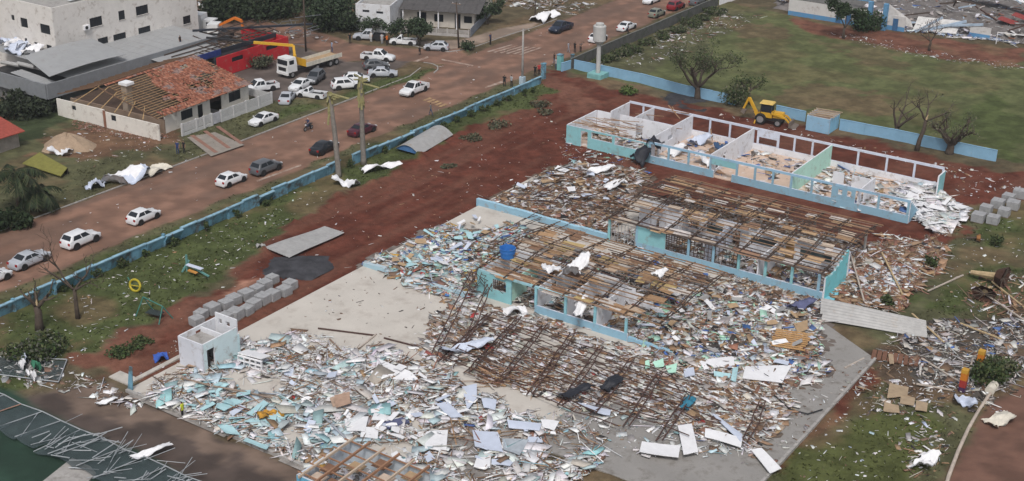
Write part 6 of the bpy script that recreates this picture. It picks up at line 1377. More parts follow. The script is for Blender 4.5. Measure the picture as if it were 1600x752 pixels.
# ---------------------------------------------------------------- buildings across the street
def rotthing(name, label, cat, x, y, rz): return thing(name, label, cat, (x, y, 0), rz)
OFFW = (.66, .63, .60)
def three_storey():
    t = thing('commercial_building', 'off-white three-storey building with dark windows and a broken roof', 'building')
    X, Y0, Y1, H = -86.0, 8.2, 36.0, 11.3
    wins = [(15.8, 7.75, 2.3, 1.4), (20.7, 7.75, 1.2, 1.4), (24.7, 7.75, 2.4, 1.4), (16.7, 4.45, 1.9, 1.4), (19.9, 4.4, 2.4, 1.4), (24.8, 4.4, 2.4, 1.4), (25.0, 1.4, 2.4, 1.2), (30.0, 1.4, 2.4, 1.2), (33.6, 4.4, 1.6, 1.3), (11.5, 4.4, 1.6, 1.3)]
    wl_ = [(-88.0, 7.9, 2.2, 1.4), (-92.7, 8.1, 1.6, 1.4), (-95.2, 8.5, .7, .8), (-87.6, 5.2, 1.2, .8), (-90.3, 5.0, 1.3, 1.1), (-92.8, 5.4, .6, .8), (-102, 4.4, 1.5, 1.3)]
    m = MB(); wall_along_y(m, X - .2, X, Y0, Y1, 0, H, [(y - w / 2, y + w / 2, z - h / 2, z + h / 2) for y, z, w, h in wins], inside=OFFW, right=(.68, .65, .62)); m.build('side_wall', PAINT, t)
    m = MB(); wall_along_x(m, X - 26, X - .2, Y0, Y0 + .2, 0, H, [(x - w / 2, x + w / 2, z - h / 2, z + h / 2) for x, z, w, h in wl_], inside=OFFW, front=(.66, .63, .60)); m.build('front_wall', PAINT, t)
    m = MB(); wall_along_x(m, X - 26, X - .2, Y1 - .2, Y1, 0, H, inside=OFFW); m.build('rear_wall', PAINT, t)
    m = MB(); m.bx(X - 25.9, X - .25, Y0 + .25, Y1 - .25, 10.2, 10.4); m.build('roof_slab', CONC, t)
    for z in (3.2, 6.4): m = MB(); m.bx(X - 25.9, X - .25, Y0 + .25, Y1 - .25, z - .1, z + .1); m.build('floor_slab', CONC, t)
    for y, z, w, h in wins:
        f = bpy.data.objects.new('window', None); COL.objects.link(f); f.parent = t
        m = MB(); m.bx(X - .14, X - .1, y - w / 2, y + w / 2, z - h / 2, z + h / 2); m.build('pane', GLASS, f)
        n = 3 if w > 1.5 else 1
        for k in range(n + 1): yy = y - w / 2 + w * k / n; m = MB(); m.bx(X - .09, X - .05, yy - .03, yy + .03, z - h / 2, z + h / 2); m.build('mullion', TRIM, f)
        m = MB(); m.bx(X - .02, X + .09, y - w / 2 - .08, y + w / 2 + .08, z - h / 2 - .09, z - h / 2 - .01); m.build('sill', CONC, f)
    for x, z, w, h in wl_:
        f = bpy.data.objects.new('window', None); COL.objects.link(f); f.parent = t
        m = MB(); m.bx(x - w / 2, x + w / 2, Y0 + .1, Y0 + .14, z - h / 2, z + h / 2); m.build('pane', GLASS, f)
        m = MB(); m.bx(x - .03, x + .03, Y0 + .05, Y0 + .09, z - h / 2, z + h / 2); m.build('frame', TRIM, f)
    a = bpy.data.objects.new('air_conditioner', None); COL.objects.link(a); a.parent = t
    m = MB(); m.bx(X + .02, X + .4, 13.3, 14.3, 7.0, 7.7); m.build('casing', WHITEB, a); m = MB(); m.tube([(X + .4, 13.7, 7.35), (X + .415, 13.7, 7.35)], .27, 12); m.build('fan_guard', TRIM, a)
    r = random.Random(5)
    for i in range(30): m = MB(); m.box((X - r.uniform(1, 24), r.uniform(Y0 + 1, Y1 - 1), 10.6 + i * .01), (r.uniform(.6, 3), r.uniform(.3, 1.4), .05), rz=r.uniform(0, 3)); m.build('roof_scrap', r.choice([GALV, TIMB, WHITEB, STEEL]), t)
three_storey()
def grey_shed():
    t = thing('grey_shed', 'long grey sheet-metal shed with a torn roof behind the tiled house', 'shed'); FA = M('grey_fascia', (.215, .225, .24), .6, .18, 1.2, detail=((.14, .12, .11), .8, .6, .2))
    RF = M('pale_grey_roof', (.33, .335, .34), .6, .12, .8, metal=.1, detail=((.24, .22, .20), .6, .58, .2))
    m = MB(); m.bx(-76.3, -76.1, -1.5, 30.5, 2.0, 4.15); m.build('fascia', FA, t)
    m = MB(); m.bx(-97, -76.31, -1.7, -1.5, 2.0, 4.15); m.build('fascia', FA, t)
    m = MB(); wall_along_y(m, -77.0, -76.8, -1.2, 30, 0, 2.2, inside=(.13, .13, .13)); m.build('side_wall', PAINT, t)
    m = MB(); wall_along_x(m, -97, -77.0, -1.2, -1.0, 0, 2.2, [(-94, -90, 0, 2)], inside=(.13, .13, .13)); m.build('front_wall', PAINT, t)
    for k in range(16):                              # roof sheets, one missing strip near the front
        y = -1.4 + k * 2.0
        if k in (1,): continue
        m = MB(); m.sheet(lambda u, v: Vector((-97 + 20.6 * u if k not in (0, 2) else -84 + 7.6 * u, y + 1.96 * v, 3.9 + .5 * (1 - u) + (.03 if int(v * 8) % 2 else 0))), 2, 8, .03); m.build('roof_sheet', RF, t)
    # big sheet lifted off and dropped askew
    q = [P(37, 88, 6.1), P(143, 60, 6.1), P(197, 85, 5.0), P(77, 120, 5.0)]
    m = MB(); m.sheet(lambda u, v: (q[0] * (1 - u) + q[1] * u) * (1 - v) + (q[3] * (1 - u) + q[2] * u) * v + Vector((0, 0, .25 * math.sin(PI * u))), 8, 6, .04); m.build('lifted_roof_sheet', RF, t)
    m = MB(); m.bx(-96.5, -77.2, -.9, 29.8, 1.2, 1.3); m.build('inside_shade_sheet', DARK, t)  # near-black sheet paints the shade seen through the torn roof
    for i in range(3): a = P(2 + i * 26, 97 + i * 2, 5.2); b = P(30 + i * 24, 102 + i * 3, 5.0); m = MB(); m.tube([a, b], .3, 8); m.build('bent_gutter', GALV, t)
grey_shed()
for i in range(7):
    curl('crumpled_sheet', (2 + i * 8, 70 + (i % 3) * 6), (24 + i * 7, 66 + (i % 2) * 10), 2.6, 'torn white roof sheet on the grey shed, %s of the pile below the white building' % ('first', 'second', 'third', 'fourth', 'fifth', 'sixth', 'seventh')[i], seed=200 + i, amp=.8, z=4.8, mat=WHITEB if i % 2 else LAVB)

TILE = M('terracotta_tiles', (1, 1, 1), .85, .35, 2.0, attr=True)
def tiled_house():
    t = rotthing('tiled_house', 'white house with a half-stripped terracotta tile roof facing the street', 'house', -57.2, 1.9, .055)
    D, Ly = 17.5, 16.5; zr, ze, xr = 5.25, 2.85, -10.2
    WW = (.66, .63, .58)
    m = MB(); wall_along_y(m, -.2, 0, .2, Ly, 0, ze - .1, [(3.2, 5.4, .9, 2.2), (6.4, 7.4, 0, 2.2), (8.8, 11.2, 0, 2.5), (12.6, 15.0, .9, 2.3)], inside=WW, right=WW); m.build('street_wall', PAINT, t)
    for a, b in ((3.2, 5.4), (12.6, 15.0)):
        w = MB(); w.bx(-.13, -.09, a, b, .9, 2.25); o = w.build('window', GLASS, t); [MB().bx(-.08, -.04, y - .03, y + .03, .9, 2.25).build('mullion', TRIM, o) for y in (a + .03, (a + b) / 2, b - .03)]
    w = MB(); w.bx(-.13, -.09, 6.4, 7.4, 0, 2.2); w.build('door', DARK, t)  # near-black panel paints the shade in the doorway
    m = MB(); m.bx(-3, -.21, 8.7, 11.3, .0, .05); m.build('porch_floor', CONC, t); m = MB(); wall_along_y(m, -3.1, -3.0, 8.7, 11.3, 0, 2.6, inside=(.55, .52, .46)); m.build('porch_wall', PAINT, t)
    # stepped side wall towards the sand pile
    m = MB(); wall_along_x(m, -D, -8.5, -2.4, -2.2, 0, 2.45, [(-14.6, -13.8, 1.4, 2.0)], inside=WW); wall_along_x(m, -8.45, 1.4, -2.4, -2.2, 0, 2.2, [(-7.2, -6.3, 1.2, 2.0)], inside=WW); m.build('side_wall', PAINT, t)
    m = MB(); m.bx(-8.6, -8.2, -2.5, -2.42, 0, 2.4); m.build('rust_stain_strip', M('bare_brick', (.25, .12, .08), .9), t)
    for a in (-14.2, -6.75): w = MB(); w.bx(a - .45, a + .45, -2.32, -2.28, 1.25, 2.0); w.build('window', GLASS, t)
    m = MB(); wall_along_x(m, -D, 0, .0, .2, 0, 1.9, inside=(.26, .19, .14)); m.build('gable_wall', PAINT, t)
    m = MB(); wall_along_x(m, -D, 0, Ly, Ly + .2, 0, 2.7, inside=WW); m.build('gable_wall', PAINT, t)
    m = MB(); m.face([(xr, Ly + .22, zr - .15), (-D, Ly + .22, 2.7), (0, Ly + .22, 2.7)]); m.build('gable', M('gable_white', (.55, .52, .47), .8), t)
    m = MB(); m.bx(-D + .2, -.25, .2, Ly, 1.8, 1.86); m.build('ceiling', M('shaded_attic_boards', (.085, .055, .04), .9, .4, 2), t)  # boards coloured dark to paint in the shade of the open attic
    BT = M('pale_roof_batten', (.46, .31, .16), .85, .3, 3); RA = M('dark_rafter', (.16, .095, .06), .85, .3, 3)
    def zt(x): return ze + (zr - ze) * (x / xr) if x >= xr else ze + (zr - ze) * ((x + D + .6) / (xr + D + .6))
    for k in range(15):
        y = -1.6 + k * (Ly + 2.0) / 14
        m = MB(); m.bar((.6, y, zt(.6) - .08), (xr, y, zr - .08), .09, .14); m.build('rafter', RA, t)
        m = MB(); m.bar((xr, y, zr - .08), (-D - .5, y, zt(-D - .5) - .08), .09, .14); m.build('rafter', RA, t)
    for k in range(21):
        x = .55 + (xr - .55) * k / 20; ya = -1.7 if x > -7 else -.5; m = MB(); m.bar((x, ya, zt(x) + .03), (x, Ly + .5, zt(x) + .03), .07, .05); m.build('batten', BT, t)
    m = MB(); m.bar((xr, -2.0, zr + .05), (xr, Ly + .5, zr + .05), .16, .1); m.build('ridge_board', RA, t)
    # open timber trusses of the stripped gable
    for k in range(6): m = MB(); m.bar((-1.5 - k * 2.6, -2.2, 2.35), (-3 - k * 1.6, -.2, zt(-3 - k * 1.6) - .1), .1); m.build('brace', BT, t)
    # tiles that stayed: one shingled skin of separate tiles
    sx, sy = .33, .24; cen, cols = [], []
    nx, ny = int(10.8 / sx), int((Ly + 1.0) / sy)
    X_, Y_ = np.meshgrid(np.arange(nx), np.arange(ny), indexing='ij'); xx = .55 - X_ * sx; yy = -.5 + Y_ * sy
    edge = 3.4 + (-xx) * .35; n = fbm(xx + 30, yy, .55, 4)
    keep = ((yy > edge + (n - .5) * 9) & (n + nr.rand(*n.shape) * .22 > .40)) | ((xx > -.5) & (nr.rand(*n.shape) > .25)) | (xx < xr + .6)
    x, y = xx[keep], yy[keep]; z = ze + (zr - ze) * (x / xr) + .08
    c = np.array([(.35, .135, .08), (.29, .105, .062), (.40, .185, .12), (.23, .085, .055)])[nr.choice(4, len(x))] * nr.uniform(.75, 1.2, (len(x), 1))
    pch = math.atan2(zr - ze, -xr)
    dust = fbm(x, y, .8, 3); c = np.where((dust > .62)[:, None], c * .5 + .12, c)
    o = boxes('roof_tiles', np.stack([x, y, z + nr.rand(len(x)) * .04], 1), np.stack([np.full(len(x), .40), np.full(len(x), .21), np.full(len(x), .045)], 1), nr.normal(0, .05, len(x)), np.full(len(x), pch) + nr.normal(.05, .05, len(x)), nr.normal(0, .08, len(x)), c, TILE, parent=t); o['kind'] = 'stuff'
    # tower of the water tank rising through the roof
    m = MB(); m.bx(-7.7, -6.7, .3, 1.3, 0, 5.4); m.build('tank_tower', M('brick_plaster', (.30, .24, .19), .9), t); m = MB(); m.bx(-7.9, -6.4, .1, 1.5, 5.4, 5.75); m.build('tank_slab', WHITEB, t)
tiled_house()
def front_fence():
    t = rotthing('garden_fence', 'pale slatted fence with posts and gate in front of the tiled house', 'fence', -54.6, 2.6, .02); FM = M('pale_fence', (.50, .50, .50), .7, .12, 2)
    m = MB(); m.bx(-.08, .08, 0, 5.4, 0, .45); m.build('plinth', FM, t); m = MB(); m.bx(-.08, .08, 7.2, 17.2, 0, .5); m.build('plinth', FM, t)
    for k in range(9): y = (0, 2.6, 5.4, 7.2, 9.6, 12.1, 14.6, 17.2, 4)[k]; m = MB(); m.bx(-.13, .13, y - .13, y + .13, 0, 1.75); m.build('post', FM, t)
    for a, b in ((.15, 2.45), (2.75, 3.85), (4.15, 5.25), (7.35, 9.45), (9.75, 11.95), (12.25, 14.45), (14.75, 17.05)):
        for j in range(7): z = .55 + j * .17; m = MB(); m.bx(-.03, .03, a, b, z, z + .13); m.build('slat', FM, t)
    m = MB(); m.bx(-.04, .04, 5.6, 7.0, .1, 1.6); m.build('gate', M('grey_gate', (.42, .42, .45), .6), t)
    for j in range(8): z = .55 + j * .14; m = MB(); m.bx(-6, -.15, 17.05, 17.11, z, z + .1); m.build('slat', FM, t)
front_fence()
dr = MB()
for k in range(3): a = P(300 + k * 20, 213 - k * 7); b = P(338 + k * 20, 240 - k * 7); d = (b - a).normalized(); s = Vector((-d.y, d.x, 0)) * .28; dr.face([(v.x, v.y, .14) for v in (a - s, b - s, b + s, a + s)])
tag(dr.build('driveway_strips', M('red_paver', (.25, .135, .10), .9, .35, 2)), kind='structure'); a, b, c, d = P(292, 216), P(336, 208), P(382, 228), P(330, 246)
dv = MB(); dv.face([(v.x, v.y, .13) for v in (a, d, c, b)]); tag(dv.build('driveway', M('drive_concrete', (.26, .23, .20), .9, .25, 1)), kind='structure')
kk = thing('low_plot_wall', 'low olive-green plot wall under the dark tree at the left', 'wall'); m = MB(); q = [P(35, 255, .5), P(62, 238, .9), P(105, 262, .9), P(95, 275, .4)]; m.sheet(lambda u, v: (q[0] * (1 - u) + q[1] * u) * (1 - v) + (q[3] * (1 - u) + q[2] * u) * v, 4, 4, .12); m.build('slab', M('olive_slab', (.19, .18, .045), .85, .25, 1.5), kk)
m = MB(); m.bar((q[1].x, q[1].y, .4), (q[2].x, q[2].y, .4), .15, .8); m.build('upstand', M('dark_upstand', (.04, .035, .03), .9), kk)
rr_ = thing('red_roof', 'corner of a red tiled roof at the left picture edge', 'roof', P(-4, 235)); m = MB(); m.sheet(lambda u, v: Vector((-3 + 5 * u, -3 + 6 * v, 3.2 - 1.0 * u)), 12, 14, .1); m.build('tile_skin', M('red_tile_skin', (.32, .07, .05), .85, .4, 3), rr_)
m = MB(); m.bx(-3, 1.2, -2.5, 2.5, 0, 2.3); m.build('wall', M('taupe_wall', (.3, .27, .24), .9), rr_)  # wall in one even grey-brown

def red_building():
    t = thing('red_building', 'bright red low building with a blue fascia and torn roof frame', 'building'); RED = (.46, .022, .03)
    m = MB(); wall_along_y(m, -70.1, -69.9, 24.2, 39.6, 0, 3.0, [(27.2, 29.6, 1.7, 2.4), (34.6, 37.2, 1.8, 2.5)], inside=RED); m.build('side_wall', PAINT, t)
    for a, b, z in ((27.2, 29.6, 2.05), (34.6, 37.2, 2.15)): m = MB(); m.bx(-70.06, -70.02, a, b, z - .35, z + .35); m.build('window', GLASS, t)
    m = MB(); wall_along_x(m, -80, -70.1, 39.4, 39.6, 0, 3.0, inside=RED); m.build('rear_wall', PAINT, t)
    m = MB(); m.bx(-72.5, -72.3, 17, 27.4, 2.4, 3.3); m.build('blue_fascia', M('deep_blue_fascia', (.03, .05, .20), .5), t); m = MB(); m.bx(-72.5, -72.3, 27.4, 39.4, 2.6, 3.3); m.build('dark_fascia', M('dark_beam', (.03, .034, .045), .5), t)
    m = MB(); m.bx(-80, -72.5, 19, 39.3, .3, .4); m.build('floor', DARK, t)  # floor painted near-black as the shade under the torn roof frame
    m = MB(); m.sheet(lambda u, v: Vector((-79 + 6.5 * u, 17 + 11 * v, 3.2 + .4 * (1 - u))), 4, 6, .05); m.build('roof_sheet', M('pale_grey_roof', (.33, .335, .34), .6), t)
    r = random.Random(4)
    for k in range(14): y = 24 + k * 1.25; m = MB(); m.bar((-72.4, y, 3.3), (-79, y + r.uniform(-.5, .5), 3.6 + r.uniform(-.6, .8)), .12); m.build('roof_bar', STEEL, t)
    for k in range(5): m = MB(); m.bar((-73 - k * 1.5, 19.5, 3.5), (-73 - k * 1.5, 39 + r.uniform(-2, 3), 3.8 + r.uniform(-.4, .6)), .14); m.build('roof_bar', STEEL, t)
    for k in range(40): a = Vector((r.uniform(-79, -71), r.uniform(34, 50), r.uniform(.5, 3.2))); d = Vector((r.gauss(0, 1.5), r.gauss(0, 2), r.gauss(0, .4))); m = MB(); m.bar(a, a + d, .07); m.build('twisted_bar', M('grey_bar', (.17, .18, .20), .5), t)
    m = MB(); m.bar((-81, 30, 4.2), (-70.5, 46, 3.6), .35, .3); m.build('fallen_beam', M('dark_beam', (.05, .055, .065), .5), t)
red_building()
def corner_plot():
    t = rotthing('flat_roof_building', 'white flat-roofed box building beside the dark-roofed house', 'building', -65.5, 59.6, .39); WW = (.62, .63, .65)
    m = MB(); wall_along_x(m, -6, 0, 0, .2, 0, 4.7, [(-4.8, -3.6, 3.3, 3.7), (-2.4, -1.2, 3.2, 3.6)], inside=WW); m.build('front_wall', PAINT, t)
    m = MB(); wall_along_y(m, -.2, 0, .2, 9, 0, 4.6, inside=WW); m.build('side_wall', PAINT, t); m = MB(); wall_along_y(m, -6, -5.8, .2, 9, 0, 4.6, inside=WW); m.build('side_wall', PAINT, t)
    m = MB(); m.bx(-5.8, -.2, .2, 9, 4.1, 4.2); m.build('roof', CONC, t)
    for a, z in ((-4.2, 3.5), (-1.8, 3.4)): m = MB(); m.bx(a - .6, a + .6, .1, .14, z - .22, z + .22); m.build('window', GLASS, t)
    h = rotthing('corner_house', 'cream house with a dark grey roof behind the street trees', 'house', -65.5, 59.6, .39); CR = (.55, .51, .46)
    m = MB(); wall_along_x(m, .6, 13, 6, 6.2, 0, 3.1, [(3, 4.6, 0, 2.4), (6, 7.6, .9, 2.2), (9.6, 10.6, 0, 2.5), (11.2, 12.6, 1.0, 2.2)], inside=CR, front=CR); m.build('front_wall', PAINT, h)
    for a, b, z in ((3, 4.6, 0), (6, 7.6, .9), (9.6, 10.6, 0), (11.2, 12.6, 1.0)): m = MB(); m.bx(a, b, 6.1, 6.14, z, 2.4); m.build('window' if z else 'door', GLASS, h)
    m = MB(); wall_along_y(m, 12.8, 13, 6.2, 20, 0, 3.1, [(8, 9.6, 1, 2.2), (13, 14.6, 1, 2.2)], inside=CR); m.build('side_wall', PAINT, h)
    for a in (8, 13): m = MB(); m.bx(12.86, 12.9, a, a + 1.6, 1, 2.2); m.build('window', GLASS, h)
    RFM = M('dark_fibre_roof', (.085, .08, .08), .85, .35, 1.5)
    for k in range(13):
        m = MB(); x0 = .2 + k * 1.08; m.sheet(lambda u, v: Vector((x0 + 1.07 * u, 4.6 + 8.4 * v, 3.05 + 2.1 * v + (.03 if k % 2 else 0))), 1, 2, .05); m.build('roof_sheet', RFM, h)
        if rnd.random() < .75: m = MB(); m.sheet(lambda u, v: Vector((x0 + 1.07 * u, 13 + 8.4 * v, 5.15 - 2.1 * v + (.03 if k % 2 else 0))), 1, 2, .05); m.build('roof_sheet', RFM, h)
    for x in (.8, 3.8, 7, 10.2): m = MB(); m.tube([(x, 4.9, 0), (x, 4.9, 3.05)], .12, 8); m.build('porch_post', WHITEB, h)
    for k in range(12): m = MB(); a = rnd.uniform(10, 14); m.bar((a, rnd.uniform(8, 18), 5.2), (a + rnd.uniform(-2, 3), rnd.uniform(8, 18), 5.6), .14); m.build('loose_rafter', M('red_rafter', (.26, .08, .06), .8), h)
    f = rotthing('garden_fence', 'low grey fence along the corner pavement', 'fence', -65.5, 59.6, .39); FG = M('grey_fence', (.20, .22, .26), .7, .15, 2); FW = M('pale_plinth', (.42, .40, .39), .85)
    m = MB(); m.bx(.3, 13.4, .6, .75, 0, .5); m.build('plinth', FW, f)
    for k in range(8): m = MB(); m.bx(.3 + k * 1.85, .5 + k * 1.85, .57, .78, 0, 1.3); m.build('post', FW, f)
    for j in range(4): z = .6 + j * .17; m = MB(); m.bx(.5, 13.3, .65, .69, z, z + .1); m.build('slat', FW, f)
    for k in range(9): m = MB(); m.bx(13.55, 13.63, .9 + k * 1.7, 2.5 + k * 1.7, .1, 1.5); m.build('panel', FG, f)
corner_plot()
# ---------------------------------------------------------------- far collapsed building, top right
def far_building():
    t = thing('collapsed_building', 'collapsed white building with blue base stripe beyond the field', 'building'); WB = (.56, .55, .54); BS = (.10, .26, .46)
    def w(x0, x1, y, h, holes=()):
        m = MB(); wall_along_x(m, x0, x1, y, y + .2, 0, .8, [], inside=WB, front=BS); m.build('base_band', PAINT, t)
        m = MB(); wall_along_x(m, x0, x1, y + .01, y + .19, .8, h, holes, inside=WB, front=WB); m.build('wall', PAINT, t)
    w(-17, -2.6, 112.4, 3.0); w(.6, 4.0, 113.4, 2.6); w(14, 17.5, 117.2, 2.0)
    for x in (-8, -6.2, 1.9): m = MB(); m.bx(x, x + .9, 112.28 if x < 0 else 113.28, 112.36 if x < 0 else 113.36, 0, 2.1); m.build('door', M('blue_door', (.05, .13, .26), .6), t)
    for x in (-2.4, .3): m = MB(); m.bx(x, x + .7, 112.2, 113.0, 0, 4.6); m.build('blue_column', M('blue_column', (.12, .28, .46), .7), t)
    m = MB(); m.face([(.9, 113.3, 4.4), (.9, 113.3, 1.5), (5.2, 114.2, .8), (4.6, 114.2, 2.0)]); m.face([(.9, 113.42, 4.4), (4.6, 114.32, 2.0), (5.2, 114.32, .8), (.9, 113.42, 1.5)]); m.build('broken_gable', M('gable_plaster', (.56, .55, .54), .8), t)
    for a, b in (((5.5, 114.8, 0), (9.6, 115.5, 3.0)), ((6.4, 115.2, .2), (13, 118, 2.4)), ((9, 117, 1.2), (16, 117.4, 2.4))):
        m = MB(); m.bar(a, b, .5, .35); m.build('fallen_beam', M('pale_blue_beam', (.36, .45, .55), .7), t)
    m = MB(); m.sheet(lambda u, v: Vector((5 + 7 * u, 115 + 2 * v + 1.5 * u, .4 + 1.8 * v)), 4, 3, .15); m.build('fallen_wall', M('gable_plaster', (.56, .55, .54), .8), t)
    m = MB(); m.sheet(lambda u, v: Vector((-16 + 12 * u, 112.4 + 6 * v, 3.0 + .7 * v)), 10, 4, .06); m.build('roof_sheet', M('old_grey_roof', (.13, .125, .12), .85, .4, 1.2), t)
    m = MB(); m.bar((-1.8, 113.0, 4.5), (-9, 113.2, 4.5), .2); m.build('blue_beam', M('blue_column', (.12, .28, .46), .7), t)
    m = MB(); m.sheet(lambda u, v: Vector((8 + 12 * u, 132 + 5 * v, 4.2 + .5 * math.sin(5 * u))), 8, 4, .06); m.build('white_roof_strip', WHITEB, t)
    for k in range(5): m = MB(); m.sheet(lambda u, v: Vector((17 + k * 1.6 + 3 * u, 122 + k * 2.6 + 2.6 * v, 2.6 + .4 * k - .6 * u)), 3, 5, .06); m.build('red_roof_piece', M('red_sheet', (.26, .05, .045), .8, .35, 2), t)
    for k in range(26): a = Vector((rnd.uniform(4, 26), rnd.uniform(118, 140), rnd.uniform(2, 4.2))); d = Vector((rnd.gauss(0, 3), rnd.gauss(0, 3), rnd.gauss(0, .7))); m = MB(); m.bar(a, a + d, .2); m.build('beam', rnd.choice([STEEL, STEELR, M('pale_blue_beam', (.36, .45, .55), .7)]), t)
far_building()
fr = [(-19, 116), (0, 115), (12, 119), (30, 119), (60, 125), (60, 165), (-10, 165), (-26, 130)]
heap('crushed_rubble', fr, 2.6, (.17, .155, .15), 0, 'grey rubble mound of the far collapsed building', seed=80, s=.8)
rubble('wall_rubble', fr, 7, pal(W=.30, G=.24, O=.14, D=.12, b=.04, R=.06, B=.06, l=.04), (.4, 2.6), 3.4, .2, .25, 'grey, white and blue rubble of the far collapsed building', seed=80, aspect=(.1, .6))
rubble('wall_rubble', [(3, 113.5), (14, 115.5), (22, 117), (22, 120), (3, 117)], 7, pal(W=.5, l=.2, G=.2, b=.1), (.3, 1.6), .8, 0, .3, 'pale rubble in front of the far collapsed building', seed=81)
gp = thing('goal_frame', 'white goal frame standing at the far right field edge', 'goal', P(1575, 72)); 
for a, b in (((-2, 0, 0), (-2, 0, 2)), ((4, 1, 0), (4, 1, 2)), ((-2, 0, 2), (4, 1, 2))): m = MB(); m.tube([a, b], .07, 6); m.build('bar', WHITEB, gp)
rubble('far_debris', px((600, 0), (760, 0), (870, 0), (940, 8), (900, 22), (780, 8)), 3, pal(W=.35, B=.25, T=.2, G=.2), (.2, 1.6), .4, 0, .4, 'scrap heap along the far street at the top edge', seed=82)
rubble('far_debris', px((300, 0), (350, 5), (330, 30), (290, 20)), 3, pal(B=.4, T=.3, W=.15, G=.15), (.3, 2.0), .6, 0, .3, 'scrap behind the box truck at the top edge', seed=83)

# ---------------------------------------------------------------- fallen court fence, lower left
TUBE = M('white_tube', (.36, .38, .40), .5, .2, 2, metal=.2)
MESHM = M('fence_netting', (.065, .088, .095), .8, .35, 1.2)
nb = MESHM.node_tree.nodes['Principled BSDF']; nb.inputs['Alpha'].default_value = .62
ff = thing('fallen_fence', 'tall court fence with white posts and dark netting lying flat by the access road', 'fence', (0, 0, .12))
def ferr(x): return -53.5 + .02 * x + .12 * math.sin(x)
for k in range(15):
    x = -24 + k * 2.45; x2 = x + 2.45; a = Vector((x, ferr(x), .16)); b = Vector((x - rnd.uniform(.2, 1.0), ferr(x) - 4.1 + rnd.uniform(-.4, .3), .1 + rnd.uniform(0, .3))); m = MB(); m.tube([a, b], .045, 6); m.build('post', TUBE if k != 4 else M('rust_tube', (.35, .20, .15), .6), ff)
    m = MB(); x2 = x + 2.45; c = Vector((x2 - .1, ferr(x2), .1)); d = Vector((x2 - .8, ferr(x2) - 4.1, .1)); m.sheet(lambda u, v: (a.lerp(c, u)).lerp(b.lerp(d, u), v) + Vector((0, 0, -.05 + .1 * math.sin(5 * u + 3 * v + k))), 5, 6); m.build('netting', MESHM, ff)
    m = MB(); m.tube([a, Vector((x2, ferr(x2), .16))], .05, 6); m.build('top_rail', TUBE, ff)
    if k % 2 and k < 10: m = MB(); m.tube([a.lerp(b, .1), d.lerp(c, .15)], .035, 5); m.build('brace', TUBE, ff)
tb = thing('tube_tangle', 'tangle of white steel tubes at the lower end of the fallen court fence', 'steel frame', (0, 0, .1))
for k in range(70):
    x = rnd.uniform(-9, 7); y = ferr(x) - rnd.uniform(.2, 4.6); a = rnd.choice([.25, 1.25, 1.9, 1.6, .8]) + rnd.gauss(0, .18); L = rnd.uniform(.8, 2.8); z = rnd.uniform(.1, .7); m = MB(); m.tube([(x, y, z), (x + math.cos(a) * L, y + math.sin(a) * L, max(.08, z + rnd.uniform(-.3, .5)))], rnd.choice([.022, .03, .045]), 6); m.build('tube', TUBE, tb)
ft = thing('fallen_fence', 'flattened fence frame with dark netting at the left picture edge', 'fence', (0, 0, .1)); q = [P(-20, 560), P(105, 565), P(92, 600), P(-30, 585)]
for a, b in zip(q, q[1:] + q[:1]): m = MB(); m.tube([a + Vector((0, 0, .1)), b + Vector((0, 0, .12))], .05, 6); m.build('rail', TUBE, ft)
m = MB(); m.sheet(lambda u, v: (q[0] * (1 - u) + q[1] * u) * (1 - v) + (q[3] * (1 - u) + q[2] * u) * v + Vector((0, 0, .06 * math.sin(6 * u))), 5, 3); m.build('netting', MESHM, ft)
cb_ = MB(); cb_.prism([tuple(P(a, b))[:2] for a, b in ((20, 790), (113, 716), (142, 730), (150, 740), (95, 800))], -.2, .05); tag(cb_.build('court_path', CONC), kind='structure')
for i, (a, b) in enumerate(((32, 565), (28, 572), (50, 575), (42, 590))): curl('crumpled_sheet', (a, b), (a + 12, b - 3), 1.2, ('grey-white bag on the flattened fence, leftmost', 'white bag on the flattened fence', 'green cloth on the flattened fence', 'pale scrap below the flattened fence')[i], seed=300 + i, amp=.6, z=.35, mat=(LAVB, WHITEB, M('green_cloth', (.05, .2, .12), .8), WHITEB)[i])
# ---------------------------------------------------------------- playground and garden bits
PG1 = M('playground_green', (.05, .18, .15), .6); PGY = M('playground_yellow', (.42, .34, .03), .5)
t = thing('swing_frame', 'toppled dark green swing frame on the soil edge', 'swing', PG(240, 497))
for a, b in (((-1.6, -.8, 0), (-1.2, 0, 1.9)), ((-1.2, 0, 1.9), (-1.0, 1.0, 0)), ((1.5, -.7, 0), (1.2, .2, 1.5)), ((1.2, .2, 1.5), (1.6, 1.0, 0)), ((-1.2, 0, 1.9), (1.2, .2, 1.5))): m = MB(); m.tube([a, b], .06, 6); m.build('frame_bar', PG1, t)
m = MB(); m.box((0, .2, .5), (1.6, .9, .06), rz=.2); m.build('seat', M('dark_seat', (.03, .04, .04), .7), t)
t = thing('seesaw', 'broken teal seesaw with a pale plank and orange seat on the lawn', 'seesaw', PG(305, 428))
for a, b in (((-1.2, 0, 0), (-1.1, 0, 1.9)), ((-1.4, -.5, 0), (-1.1, .3, 1.2)), ((-1.2, 0, .9), (1.8, .2, .15))): m = MB(); m.bar(a, b, .16); m.build('beam', M('playground_teal', (.13, .30, .28), .6), t)
m = MB(); m.bar((-.9, -.2, .95), (1.0, .1, .8), .5, .06); m.build('plank', LAVB, t); m = MB(); m.bar((-.4, -.5, .55), (.7, -.4, .45), .35, .1); m.build('seat', M('orange_seat', (.5, .24, .06), .6), t)
